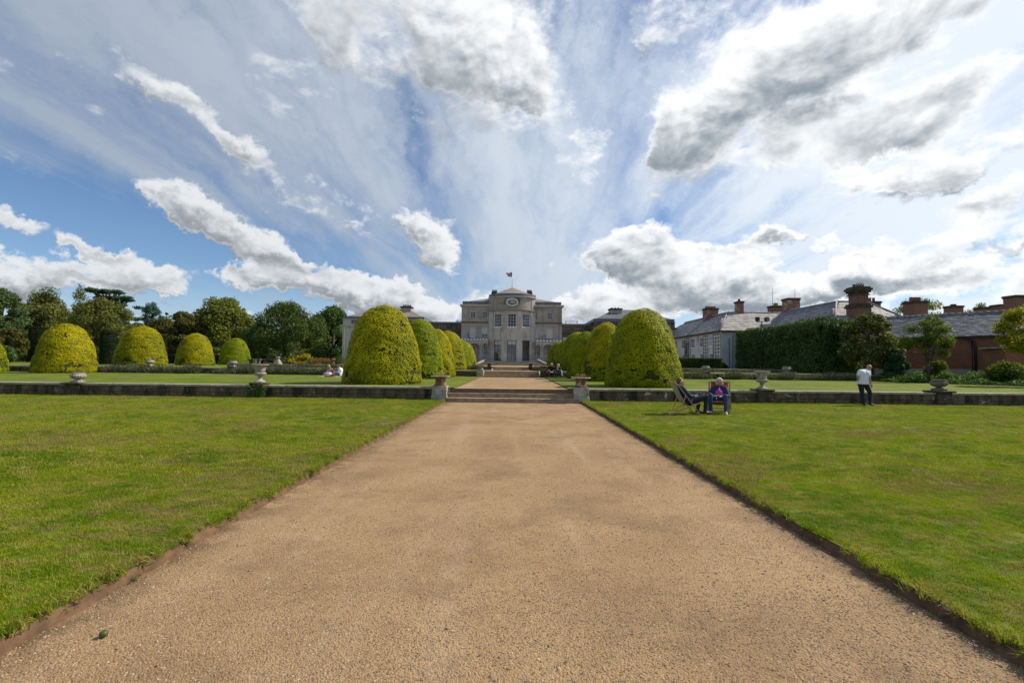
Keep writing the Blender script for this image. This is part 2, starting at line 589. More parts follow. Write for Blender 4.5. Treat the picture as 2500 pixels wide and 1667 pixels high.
DUSKY = plain('dusky pink cloth', (.40, .20, .20), .85, var=.12)
MAROON = plain('dark maroon shirt', (.045, .016, .026), .85, var=.2)
BLACKC = plain('black cloth', (.012, .011, .013), .85)
PALEC = plain('pale cloth', (.60, .60, .62), .85)
HAIRW = plain('white blond hair', (.66, .58, .45), .6, var=.2, scale=60)
HAIRB = plain('brown hair', (.10, .055, .03), .6, var=.3, scale=60)
HAIRY = plain('blond hair', (.50, .35, .17), .6, var=.25, scale=60)
SHOEW = plain('pale shoes', (.55, .53, .50), .6)
SHOED = plain('dark shoes', (.03, .03, .035), .55)
EYEM = plain('dark eyes', (.01, .008, .008), .3)
FRUITM = plain('green fallen fruit', (.075, .080, .012), .5, var=.3, scale=60)


def brick_mat(name, c1, c2, mortar, scale=1.0, patch=(.30, .27, .22), plo=.56, phi=.70):
    """flat brickwork for walls too far off to pick out single bricks"""
    m, g, out = new_mat(name)
    tc = g.new('ShaderNodeTexCoord').outputs['UV']
    b = g.new('ShaderNodeTexBrick')
    g.put(b.inputs['Vector'], tc)
    g.put(b.inputs['Color1'], c1); g.put(b.inputs['Color2'], c2); g.put(b.inputs['Mortar'], mortar)
    b.inputs['Scale'].default_value = scale
    b.inputs['Mortar Size'].default_value = .008
    b.inputs['Brick Width'].default_value = .225
    b.inputs['Row Height'].default_value = .075
    p = wpos(g)
    col = g.mix(g.ss(g.noise(p, 1.1, 6, .65), plo, phi), b.outputs['Color'], patch)
    col = g.mix(g.math('MULTIPLY', g.noise(p, .5, 4), .7), col, tuple(x * .55 for x in c2))
    princ(g, out, col, .9, b.outputs['Fac'], .004, -.6, .2)
    return m


BRICK = brick_mat('red brickwork', (.33, .130, .080), (.23, .092, .060), (.34, .29, .23), patch=(.22, .175, .14), plo=.50, phi=.68)
BRICKW = brick_mat('flaking painted brickwork', (.38, .145, .092), (.28, .105, .07), (.36, .30, .25), patch=(.58, .51, .44), plo=.54, phi=.58)
BRICKD = brick_mat('mossy brick wall', (.43, .135, .062), (.28, .092, .048), (.28, .22, .16), patch=(.17, .135, .085), plo=.43, phi=.64)


def uv_box(me):
    """metres along the wall for the brick pattern"""
    uv = me.uv_layers.new(name='UVMap')
    for p in me.polygons:
        n = p.normal
        for li in p.loop_indices:
            c = me.vertices[me.loops[li].vertex_index].co
            if abs(n.z) > .8: uv.data[li].uv = (c.x, c.y)
            else:
                h = Vector((-n.y, n.x, 0)).normalized()
                uv.data[li].uv = (c.dot(h), c.z)


# ---- ground materials
def make_lawn_mat(name, straw):
    m, g, out = new_mat(name)
    p = wpos(g)
    n1 = g.noise(p, .75, 7, .68, .4)
    n2 = g.noise(g.vm('MULTIPLY', p, (1.0, 1.7, 1.0)), 2.4, 6, .66)
    n3 = g.noise(p, 60, 3, .7)
    col = g.mix(g.ss(n1, .36, .62), (.078, .138, .004), (.185, .222, .008))
    col = g.mix(g.math('MULTIPLY', g.ss(n2, .50, .70), straw), col, (.33, .26, .075))
    bare = g.ss(g.math('MULTIPLY', g.noise(g.vm('ADD', p, (31, 4, 0)), .42, 5, .6), g.noise(g.vm('MULTIPLY', p, (1, 2.2, 1)), 3.1, 5, .7)), .285, .335)
    col = g.mix(g.math('MULTIPLY', bare, .85), col, (.20, .145, .075))
    col = g.mix(g.math('MULTIPLY', n3, .35), col, (.035, .060, .004))
    princ(g, out, col, .9, g.noise(p, 90, 3, .7), .02, .7, .15)
    return m


LAWN = make_lawn_mat('mown lawn', .70)
LAWN2 = make_lawn_mat('terrace lawn', .35)


def make_blade_mat():
    m, g, out = new_mat('grass blades')
    p = wpos(g)
    a = g.new('ShaderNodeAttribute'); a.attribute_name = 'tint'
    n1 = g.noise(p, .75, 7, .68, .4)
    n2 = g.noise(g.vm('MULTIPLY', p, (1.0, 1.7, 1.0)), 2.4, 6, .66)
    col = g.mix(g.ss(n1, .36, .62), (.095, .175, .004), (.285, .315, .008))
    col = g.mix(g.math('MULTIPLY', g.ss(n2, .44, .60), .85), col, (.40, .30, .09))
    bare = g.ss(g.math('MULTIPLY', g.noise(g.vm('ADD', p, (31, 4, 0)), .42, 5, .6), g.noise(g.vm('MULTIPLY', p, (1, 2.2, 1)), 3.1, 5, .7)), .278, .335)
    col = g.mix(g.math('MULTIPLY', bare, .9), col, (.31, .20, .095))
    col = g.mix(g.math('MULTIPLY', a.outputs['Fac'], .5), col, (.28, .31, .020))
    d = g.new('ShaderNodeBsdfPrincipled')
    g.put(d.inputs['Base Color'], col); d.inputs['Roughness'].default_value = .5
    d.inputs['Specular IOR Level'].default_value = .12
    tr = g.new('ShaderNodeBsdfTranslucent'); g.put(tr.inputs[0], g.mix(1.0, col, (1.1, 1.3, .6), 'MULTIPLY'))
    mx = g.new('ShaderNodeMixShader'); mx.inputs[0].default_value = .35
    g.l.new(d.outputs[0], mx.inputs[1]); g.l.new(tr.outputs[0], mx.inputs[2]); g.l.new(mx.outputs[0], out.inputs[0])
    return m


BLADE = make_blade_mat()


def make_gravel_mat():
    m, g, out = new_mat('compacted gravel')
    p = wpos(g)
    vo = g.new('ShaderNodeTexVoronoi'); g.put(vo.inputs['Vector'], p); vo.inputs['Scale'].default_value = 95
    vo2 = g.new('ShaderNodeTexVoronoi'); g.put(vo2.inputs['Vector'], p); vo2.inputs['Scale'].default_value = 38
    n1 = g.noise(p, .6, 6, .62, .4)
    n2 = g.noise(p, 6.0, 6, .65)
    col = g.mix(g.ss(n1, .35, .65), (.325, .203, .097), (.41, .264, .131))
    sp = g.new('ShaderNodeSeparateXYZ'); g.l.new(vo.outputs['Color'], sp.inputs[0])
    sp2 = g.new('ShaderNodeSeparateXYZ'); g.l.new(vo2.outputs['Color'], sp2.inputs[0])
    col = g.mix(g.ss(sp.outputs[0], .62, .98, 0, .55), col, (.15, .105, .065))
    col = g.mix(g.ss(sp.outputs[1], .78, 1.0, 0, .45), col, (.52, .38, .23))
    col = g.mix(g.ss(g.noise(g.vm('MULTIPLY', p, (1.9, .16, 1)), 1.0, 5, .6), .50, .70, 0, .30), col, (.50, .37, .24))
    col = g.mix(g.ss(sp2.outputs[0], .90, .97, 0, .22), col, (.16, .11, .07))
    col = g.mix(g.ss(n2, .52, .74, 0, .45), col, (.20, .14, .085))
    sx = g.new('ShaderNodeSeparateXYZ'); g.l.new(p, sx.inputs[0])
    side = g.math('MULTIPLY', g.ss(g.math('ABSOLUTE', sx.outputs[0]), 2.42, 2.84), g.ss(g.noise(p, 3.5, 5, .65), .34, .62))
    col = g.mix(g.math('MULTIPLY', side, .75), col, (.10, .066, .036))
    col = g.mix(g.ss(g.noise(g.vm('ADD', p, (3, 9, 0)), .9, 7, .72), .47, .66, 0, .55), col, (.19, .122, .064))
    h = g.math('ADD', g.math('MULTIPLY', vo.outputs['Distance'], -.6), g.math('MULTIPLY', n2, .8))
    princ(g, out, col, .9, h, .012, .9, .2)
    return m


GRAVEL = make_gravel_mat()
PEBBLE = mottled('pebbles', (.44, .33, .21), (.20, .15, .10), 45, .75, (.60, .54, .45), 60, .56, .62, .002, 90, detail=1.0)
EDGE = mottled('clay edging', (.175, .098, .052), (.10, .058, .032), 7, .95, (.055, .036, .02), 4, .50, .66, .008, 50)

# ================================================================== ground
Z1, Z2, Z3 = 0.54, 1.00, 1.29             # path levels of the three terraces
LW, L1, L2 = 0.085, 0.585, 1.04           # lawn levels


def sheet(name, x0, x1, y0, y1, z, mat, nx=1, ny=1, wob=0.0, edge=None):
    me = bpy.data.meshes.new(name)
    vs = []; fs = []
    for j in range(ny + 1):
        for i in range(nx + 1):
            x = x0 + (x1 - x0) * i / nx; y = y0 + (y1 - y0) * j / ny
            if edge == 'x0' and i == 0 or edge == 'x1' and i == nx:
                x += .018 * math.sin(y * 5.1) + .012 * math.sin(y * 17.3 + 1)
            zz = z + (wob * (math.sin(x * .9 + y * .7) + math.sin(x * .43 - y * 1.1 + 2)) if wob and 0 < i < nx and 0 < j < ny else 0)
            vs.append((x, y, zz))
    for j in range(ny):
        for i in range(nx):
            a = j * (nx + 1) + i
            fs.append((a, a + 1, a + nx + 2, a + nx + 1))
    me.from_pydata(vs, [], fs); me.update()
    o = link(name, me, None, None, mat)
    return tag(o, kind='structure')


sheet('ground', -2500, 2500, 110, 4000, 1.27, mottled('far meadow', (.06, .08, .02), (.09, .10, .03), .05, .95))
sheet('path', -2.87, 2.87, -30, 19.4, 0.0, GRAVEL)
sheet('lawn', -160, -2.86, -30, 19.36, LW, LAWN, 40, 160, .004, 'x1')
sheet('lawn', 2.86, 160, -30, 19.36, LW, LAWN, 40, 160, .004, 'x0')
sheet('terrace_path', -2.57, 2.38, 19.5, 36.4, Z1, GRAVEL)
sheet('terrace_lawn', -160, -2.55, 19.45, 35.5, L1, LAWN2, 40, 60, .004)
sheet('terrace_lawn', 2.36, 160, 19.45, 35.5, L1, LAWN2, 40, 60, .004)
sheet('terrace_path', -2.35, 1.95, 35.9, 40.6, Z2, GRAVEL)
sheet('terrace_lawn', -160, -2.33, 35.6, 110.2, L2, LAWN2)
sheet('terrace_lawn', 1.93, 160, 35.6, 110.2, L2, LAWN2)
sheet('upper_terrace', -26, 24, 40.62, 110.1, Z3, GRAVEL)


def edging(x, y0, y1, z0, z1, s):
    """turf edge: the cut clay face between gravel and grass, uneven along its length"""
    vs = []; fs = []
    n = max(2, int((y1 - y0) / .12))
    r = random.Random(int(x * 100) + 5)
    for j in range(n + 1):
        y = y0 + (y1 - y0) * j / n
        w = .018 * math.sin(y * 5.1) + .012 * math.sin(y * 17.3 + 1) + r.uniform(-.006, .006)
        xa = x - s * (.018 + r.uniform(0, .022))
        vs += [(xa - s * .012, y, z0 - .02), (xa, y, z0 + (z1 - z0) * .5 + r.uniform(-.02, .015)), (x + w * .5 + s * .002, y, z1 - .004), (x + s * .10, y, z1 - .006)]
    for j in range(n):
        for k in range(3):
            a = j * 4 + k
            fs.append((a, a + 1, a + 5, a + 4))
    me = bpy.data.meshes.new('path_edging'); me.from_pydata(vs, [], fs); me.update()
    for p in me.polygons: p.use_smooth = True
    tag(link('path_edging', me, None, None, EDGE), kind='structure')


edging(-2.86, -5, 19.1, 0, LW, -1); edging(2.86, -5, 19.1, 0, LW, 1)
edging(-2.55, 20.1, 35.1, Z1, L1, -1); edging(2.36, 20.1, 35.1, Z1, L1, 1)


# ================================================================== masonry
def block_mesh(name, x0, x1, y0, y1, z0, z1, bev=.012, jit=.004, r=random):
    """one dressed stone with worn (chamfered) arrises"""
    vs = []; fs = []
    X = (x0, x1); Y = (y0, y1); Z = (z0, z1)
    idx = {}
    for i in (0, 1):
        for j in (0, 1):
            for k in (0, 1):
                sx = 1 if i == 0 else -1; sy = 1 if j == 0 else -1; sz = 1 if k == 0 else -1
                q = [r.uniform(-jit, jit) for _ in range(3)]
                for ax in range(3):
                    p = [X[i] + q[0] + sx * bev, Y[j] + q[1] + sy * bev, Z[k] + q[2] + sz * bev]
                    p[ax] -= (sx, sy, sz)[ax] * bev
                    idx[i, j, k, ax] = len(vs); vs.append(p)
    I = idx
    for s in (0, 1):
        f = [(I[s, 0, 0, 0], I[s, 1, 0, 0], I[s, 1, 1, 0], I[s, 0, 1, 0])]
        f += [(I[0, s, 0, 1], I[1, s, 0, 1], I[1, s, 1, 1], I[0, s, 1, 1])]
        f += [(I[0, 0, s, 2], I[1, 0, s, 2], I[1, 1, s, 2], I[0, 1, s, 2])]
        fs += f
    for a in (0, 1):
        for b in (0, 1):
            fs.append((I[0, a, b, 1], I[1, a, b, 1], I[1, a, b, 2], I[0, a, b, 2]))
            fs.append((I[a, 0, b, 0], I[a, 1, b, 0], I[a, 1, b, 2], I[a, 0, b, 2]))
            fs.append((I[a, b, 0, 0], I[a, b, 1, 0], I[a, b, 1, 1], I[a, b, 0, 1]))
            for c in (0, 1):
                fs.append((I[a, b, c, 0], I[a, b, c, 1], I[a, b, c, 2]))
    me = bpy.data.meshes.new(name); me.from_pydata(vs, [], fs)
    bm = bmesh.new(); bm.from_mesh(me); bmesh.ops.recalc_face_normals(bm, faces=bm.faces); bm.to_mesh(me); bm.free()
    return me


def stone_wall(name, label, x0, x1, y, depth, courses, zc, cop, seed, lens=(1.1, 2.1), gap=.006, mat=None):
    r = random.Random(seed)
    e = empty(name, ((x0 + x1) / 2, y, courses[0][0]))
    tag(e, label, 'garden wall', 'low terrace walls')
    ox, oy, oz = e.location
    core = MB().box(x0 - ox + .02, x1 - ox - .02, .04, depth - .02, -.06, zc - oz - .02)
    core.build('wall_core', SOIL, e)
    for (za, zb) in courses:
        x = x0
        while x < x1 - .05:
            L = r.uniform(*lens)
            if x1 - (x + L) < lens[0] * .6: L = x1 - x
            dy = r.uniform(-.008, .010)
            me = block_mesh('stone_block', x + gap - ox, x + L - gap - ox, dy, dy + depth * .5, za + gap * .6 - oz, zb - gap * .6 - oz, .012, .004, r)
            link('stone_block', me, e, None, mat or STONE)
            x += L
    x = x0
    while x < x1 - .05:
        L = r.uniform(1.2, 1.9)
        if x1 - (x + L) < .8: L = x1 - x
        dz = r.uniform(-.006, .006)
        me = block_mesh('coping_stone', x + .004 - ox, x + L - .004 - ox, -.045 + r.uniform(-.008, .008), depth + .03, zc - oz + dz, cop - oz + dz, .014, .003, r)
        link('coping_stone', me, e, None, COPING)
        x += L
    return e


stone_wall('garden_wall', 'long low stone wall with urns along the lawn, its end by the picnic side', -27, -3.40, 19.36, .42, [(.04, .26), (.26, .505)], .508, .60, 11)
stone_wall('garden_wall', 'long low stone wall with urns behind the two deckchairs', 2.98, 27, 19.36, .42, [(.04, .26), (.26, .505)], .508, .60, 12)
stone_wall('garden_wall', 'second terrace wall behind the lavender below the bare-trunked pines', -44, -2.75, 35.35, .40, [(.50, .95)], .953, 1.045, 13, (1.2, 2.4))
stone_wall('garden_wall', 'second terrace wall where the seated couple perch, behind lavender', 2.36, 31, 35.35, .40, [(.50, .95)], .953, 1.045, 14, (1.2, 2.4))
stone_wall('garden_wall', 'farthest low wall in front of the yellow and russet flower bed', -25.5, -2.2, 40.35, .35, [(1.0, 1.245)], 1.248, 1.33, 15, (1.4, 2.6))
stone_wall('garden_wall', 'farthest low wall below the small box hedge and white wing', 1.6, 23.8, 40.35, .35, [(1.0, 1.245)], 1.248, 1.33, 16, (1.4, 2.6))


def steps(label, x0, x1, y0, z0, n, rise, tread, seed, taper=0.0, cuts=3):
    r = random.Random(seed)
    e = empty('stone_steps', ((x0 + x1) / 2, y0, z0))
    tag(e, label, 'steps', 'garden step flights')
    ox, oy, oz = e.location
    for i in range(n):
        a, b = x0 + taper * i, x1 - taper * i
        zt = (i + 1) * rise
        back = tread * 1.25 if i < n - 1 else tread * 1.4
        xs = [a] + sorted(a + (b - a) * (k + r.uniform(.7, 1.3)) / cuts for k in range(cuts - 1)) + [b]
        for k in range(cuts):
            me = block_mesh('tread', xs[k] + .003 - ox, xs[k + 1] - .003 - ox, i * tread - .035, i * tread + back, zt - .055, zt, .012, .002, r)
            link('tread', me, e, None, STEP)
        xs = [a] + sorted(a + (b - a) * (k + r.uniform(.7, 1.3)) / cuts for k in range(cuts - 1)) + [b]
        for k in range(cuts):
            me = block_mesh('riser', xs[k] + .003 - ox, xs[k + 1] - .003 - ox, i * tread + r.uniform(0, .004), i * tread + back - .01, (i * rise if i else -.04), zt - .057, .004, .001, r)
            link('riser', me, e, None, STEP)
    return e


steps('nearest broad flight of three ochre stone steps between the square planters', -2.83, 2.72, 19.02, 0.0, 3, .18, .36, 21, .02)
steps('middle flight of three stone steps beside the seated couple', -2.36, 1.98, 35.1, Z1, 3, .155, .36, 22, .015)
steps('narrow small flight of three pale steps below the mansion staircase', -1.88, 1.32, 40.0, Z2, 3, .098, .30, 23, .0, 2)

# ---- pedestals and planters
def pedestal(label, x, y, w, d, z0, z1, mat, cap=None, group='stone pedestals'):
    e = empty('stone_pedestal', (x, y, z0))
    tag(e, label, 'pedestal', group)
    h = z1 - z0
    hb = h * .38
    link('base_block', block_mesh('base_block', -w / 2 - .02, w / 2 + .02, -d / 2 - .02, d / 2 + .02, -.03, hb - .004, .015, .006), e, None, mat)
    hc = .075 if cap else 0.0
    link('shaft', block_mesh('shaft', -w / 2, w / 2, -d / 2, d / 2, hb, h - hc - .003, .012, .006), e, None, mat)
    if cap:
        me = block_mesh('cap_stone', -w / 2 - cap, w / 2 + cap, -d / 2 - cap, d / 2 + cap, h - hc, h, .02, .004)
        link('cap_stone', me, e, None, mat)
    return e


def planter(label, x, y, z, s=1.0, mat=None):
    e = empty('square_planter', (x, y, z))
    tag(e, label, 'planter', 'flared square planters')
    m = MB()
    pr = [(.235, .0), (.255, .008), (.255, .045), (.225, .06), (.215, .085), (.20, .12), (.195, .20), (.205, .27), (.235, .325), (.275, .355), (.295, .372)]
    m.lathe([(a * s, b * s) for a, b in pr], 32, square=5.0)
    m.build('body', mat or TERRA, e)
    m2 = MB()
    m2.lathe([(a * s, b * s) for a, b in [(.300, .374), (.395, .382), (.405, .395), (.40, .412), (.33, .418), (.315, .40), (.10, .39)]], 32, square=5.0)
    m2.build('rim', PEDM, e)
    return e


def rosette_plant(label, x, y, z, r, seed, col, stalk):
    """low succulents with a few flower stalks"""
    rg = np.random.default_rng(seed)
    e = empty('succulent_plant', (x, y, z))
    tag(e, label, 'plant', 'succulents in the planters')
    n = 260
    P = np.stack([rg.uniform(-r, r, n), rg.uniform(-r, r, n), rg.uniform(.0, .045, n)], 1)
    N = rg.normal(0, .5, (n, 3)); N[:, 2] += 1
    link('leaves', quads_mesh('leaves', leaf_quads(P, N, .06, .5, rng=rg), rg.random(n), col), e)
    for k in range(13):
        m = MB()
        a, b = rg.uniform(-r * .8, r * .8, 2)
        h = rg.uniform(.07, .16); dx, dy = rg.uniform(-.03, .03, 2)
        m.tube([(a, b, .01), (a + dx * .5, b + dy * .5, h * .6), (a + dx, b + dy, h)], [.006, .005, .004], 5)
        m.ball((a + dx, b + dy, h + .008), .024, .024, .02, 6, 4)
        m.build('flower_stalk', stalk, e)


SUCC = leaf_mat('succulent leaves', (.10, .12, .03), (.24, .25, .06), (.30, .14, .06), .8)
STALK = plain('pinkish flower stalks', (.40, .24, .17), .8)
for sx, x, lab in ((-1, -3.13, 'by the shadier end of the wall'), (1, 2.83, 'on the deckchair side')):
    pedestal('mottled square pedestal flanking the nearest steps, ' + lab, x, 19.42, .62, .60, 0.03, .655, PEDM)
    planter('rusty flared square planter flanking the nearest steps, ' + lab, x, 19.42, .655)
    rosette_plant('pinkish succulents sprouting from the planter, ' + lab, x, 19.42, 1.045, .29, 31 + sx, SUCC, STALK)
for sx, x, lab in ((-1, -2.62, 'beside the yellow topiary'), (1, 2.27, 'next to the seated couple')):
    pedestal('short dark pedestal at the middle steps, ' + lab, x, 35.3, .50, .55, .56, 1.06, DARKST if sx > 0 else PEDM)
    planter('mossy square planter at the middle steps, ' + lab, x, 35.3, 1.06, .95, PEDM if sx < 0 else TERRA)
    rosette_plant('green succulents filling the middle-steps planter, ' + lab, x, 35.3, 1.43, .27, 41 + sx, SUCC, SUCC)
for sx, x, lab in ((-1, -2.2, 'on the lamp-free golden yew side'), (1, 1.45, 'on the couple side')):
    lab = 'on the golden side' if sx < 0 else 'on the couple side'
    pedestal('slim dark pedestal at the narrow upper steps, ' + lab, x, 40.35, .36, .36, 1.0, 1.34, DARKST)
    planter('small dark planter at the narrow upper steps, ' + lab, x, 40.35, 1.34, .72, DARKST)


# ---- urns
def bowl_urn(label, x, y, z, s, mat, group):
    """low fluted bowl on a short foot"""
    e = empty('stone_urn', (x, y, z)); tag(e, label, 'urn', group)
    MB().box(-.20 * s, .20 * s, -.20 * s, .20 * s, 0, .085 * s).lathe([(.19 * s, .086 * s), (.17 * s, .11 * s), (.115 * s, .13 * s), (.10 * s, .16 * s)], 24).build('foot', mat, e)
    pr = [(.10, .161), (.17, .175), (.245, .215), (.300, .275), (.318, .335), (.305, .385), (.262, .42), (.245, .435)]
    MB().lathe([(a * s, b * s) for a, b in pr], 72, flute=18, fl=(.18 * s, .40 * s), famp=.09).build('bowl', mat, e)
    pr = [(.235, .436), (.25, .445), (.25, .465), (.272, .475), (.275, .495), (.24, .50), (.22, .47), (.10, .45)]
    MB().lathe([(a * s, b * s) for a, b in pr], 32).build('rim', mat, e)
    return e


def campana_urn(label, x, y, z, s, mat, group):
    """tall bell shaped urn with a wide everted lip"""
    e = empty('stone_urn', (x, y, z)); tag(e, label, 'urn', group)
    pr = [(.255, 0), (.255, .045), (.245, .05), (.20, .075), (.14, .11), (.095, .155), (.085, .20), (.082, .25), (.11, .27), (.11, .285), (.085, .295)]
    MB().lathe([(a * s, b * s) for a, b in pr], 32).build('foot', mat, e)
    pr = [(.085, .296), (.15, .31), (.215, .345), (.25, .395), (.252, .43), (.23, .462), (.208, .475)]
    MB().lathe([(a * s, b * s) for a, b in pr], 80, flute=20, fl=(.305 * s, .45 * s), famp=.10).build('bowl', mat, e)
    pr = [(.206, .476), (.207, .55), (.215, .64), (.24, .73), (.29, .785), (.345, .805), (.36, .815), (.36, .835), (.34, .842), (.28, .81), (.21, .70), (.05, .60)]
    MB().lathe([(a * s, b * s) for a, b in pr], 40).build('bell', mat, e)
    return e


p = at(187, 934, 19.45)
pedestal('black and rust stained wall pier under the pale fluted bowl', p.x, 19.5, .62, .56, .04, .62, DARKST, .10)
bowl_urn('pale fluted bowl urn on the wall in front of the broad golden yew', p.x, 19.5, .62, .84, URNW, 'urns on the near wall')
p = at(633, 931, 19.45)
pedestal('ivy-hung tall dark pier under the pale bell urn', p.x, 19.5, .56, .56, .04, .70, DARKST, .03)
campana_urn('pale bell urn on the wall in front of the picnickers lawn', p.x, 19.5, .70, .92, URNW, 'urns on the near wall')
p = at(1862, 948, 19.45)
pedestal('dark mossy wall pier under the creamy bell urn', p.x, 19.5, .62, .56, .04, .66, DARKST, .06)
campana_urn('creamy bell urn on the wall between red deckchair and standing man', p.x, 19.5, .66, .90, URNW, 'urns on the near wall')
p = at(2295, 951, 19.45)
pedestal('mossy two-tone wall pier under the dark fluted bowl', p.x, 19.5, .60, .56, .04, .68, DARKST, .10)
bowl_urn('dark fluted bowl urn on the wall in front of the green bed', p.x, 19.5, .68, .92, URND, 'urns on the near wall')
for px, py, lab, m_ in ((364, 897, 'small pale bowl urn before the second lone golden yew', URNW), (568, 899, 'small pale bowl urn before the smallest golden yew', URNW),
                        (1723, 911, 'small pale bowl urn below the box hedge by the white wing', URNW), (1921, 911, 'small pale bowl urn in front of the dark tall hedge', URNW)):
    p = at(px, py, 35.5)
    pedestal('little pier under the ' + lab.split(' ', 1)[1], p.x, 35.52, .46, .46, 1.0, 1.13, DARKST, .05)
    bowl_urn(lab, p.x, 35.52, 1.13, .95, m_, 'urns on the second wall')
p = at(678, 889, 41)
e = empty('stone_pedestal', (p.x, 41, 1.29)); tag(e, 'obelisk-shaped pale pedestal before the dark round tree', 'pedestal', 'stone pedestals')
MB().lathe([(.34, 0), (.34, .06), (.17, .36), (.16, .42)], 32, square=5.0).build('shaft', URNW, e)
bowl_urn('tiny pale urn on the obelisk pedestal before the dark round tree', p.x, 41, 1.71, .62, URNW, 'urns on the second wall')
p = at(812, 889, 41)
e = empty('stone_pedestal', (p.x, 41, 1.29)); tag(e, 'stepped dark pedestal behind the picnickers', 'pedestal', 'stone pedestals')
MB().lathe([(.20, 0), (.20, .1), (.14, .14), (.14, .26)], 32, square=5.0).build('shaft', DARKST, e)
bowl_urn('brown urn behind the picnickers, before russet flowers', p.x, 41, 1.55, .72, TERRA, 'urns on the second wall')

# stone benches and the pier at the far end of the second wall
def bench(label, x, y, z, w):
    e = empty('stone_bench', (x, y, z)); tag(e, label, 'bench', 'stone garden benches')
    link('seat', block_mesh('seat', -w / 2, w / 2, -.22, .22, .38, .47, .015), e, None, STONE)
    for s in (-1, 1):
        link('leg', block_mesh('leg', s * w * .34 - .09, s * w * .34 + .09, -.17, .17, -.02, .378, .015), e, None, STONE)


p = at(660, 886, 42); bench('longer stone bench in the shade beside the obelisk urn', p.x, 42, 1.29, 1.25)
p = at(622, 886, 42.6); bench('shorter stone bench half hidden by the smallest golden yew', p.x, 42.6, 1.29, 1.1)
p = at(764, 900, 35.2)
bench('low dark stone bench against the second wall near the picnickers', p.x, 35.05, .585, .9)
p = at(66, 905, 33.6)
pedestal('broad flat-capped pier at the end of the second wall by the edge yew', p.x, 34.9, 1.6, .6, .57, 1.36, DARKST, .14)
p = at(627, 886, 44)
e = empty('display_case', (p.x, 44, 1.29)); tag(e, 'clear glass case standing on the upper terrace by the benches', 'glass case')
mg, g_, o_ = new_mat('clear case glass')
gl = g_.new('ShaderNodeBsdfGlossy'); gl.inputs['Roughness'].default_value = .05; gl.inputs[0].default_value = (.4, .5, .5, 1)
tr_ = g_.new('ShaderNodeBsdfTransparent'); tr_.inputs[0].default_value = (.75, .82, .82, 1)
mx_ = g_.new('ShaderNodeMixShader'); mx_.inputs[0].default_value = .28
g_.l.new(tr_.outputs[0], mx_.inputs[1]); g_.l.new(gl.outputs[0], mx_.inputs[2]); g_.l.new(mx_.outputs[0], o_.inputs[0])
MB().box(-.22, .22, -.22, .22, .02, .5).build('glass_box', mg, e)
mm = MB()
for a in (-1, 1):
    for b in (-1, 1): mm.box(a * .225 - .012, a * .225 + .012, b * .225 - .012, b * .225 + .012, 0, .52)
mm.build('frame', plain('pale frame', (.22, .24, .24), .5), e)

# ================================================================== buildings
def wall_open(mb, fmap, u0, u1, v0, v1, holes, depth, extra=()):
    """wall face with real openings and their reveals"""
    us = sorted(set([u0, u1] + [q for h in holes for q in h[:2]] + [q for q in extra if u0 < q < u1]))
    vs = sorted(set([v0, v1] + [q for h in holes for q in h[2:4]]))
    for i in range(len(us) - 1):
        for j in range(len(vs) - 1):
            a, b, c, d = us[i], us[i + 1], vs[j], vs[j + 1]
            mu, mv = (a + b) / 2, (c + d) / 2
            if any(h[0] < mu < h[1] and h[2] < mv < h[3] for h in holes): continue
            mb.quad(fmap(a, c, 0), fmap(b, c, 0), fmap(b, d, 0), fmap(a, d, 0))
    for (a, b, c, d) in [h[:4] for h in holes]:
        mb.quad(fmap(a, c, 0), fmap(a, c, depth), fmap(a, d, depth), fmap(a, d, 0))
        mb.quad(fmap(b, c, 0), fmap(b, d, 0), fmap(b, d, depth), fmap(b, c, depth))
        mb.quad(fmap(a, d, 0), fmap(a, d, depth), fmap(b, d, depth), fmap(b, d, 0))
        mb.quad(fmap(a, c, 0), fmap(b, c, 0), fmap(b, c, depth), fmap(a, c, depth))


def fbox(mb, fmap, u0, u1, v0, v1, d0, d1, nu=1):
    for k in range(nu):
        a = u0 + (u1 - u0) * k / nu; b = u0 + (u1 - u0) * (k + 1) / nu
        vs = [fmap(u, v, d) for v in (v0, v1) for d in (d0, d1) for u in (a, b)]
        fs = [(0, 1, 5, 4), (4, 5, 7, 6), (0, 2, 3, 1), (2, 6, 7, 3)]
        if k == 0: fs.append((0, 4, 6, 2))
        if k == nu - 1: fs.append((1, 3, 7, 5))
        mb.add(vs, fs)


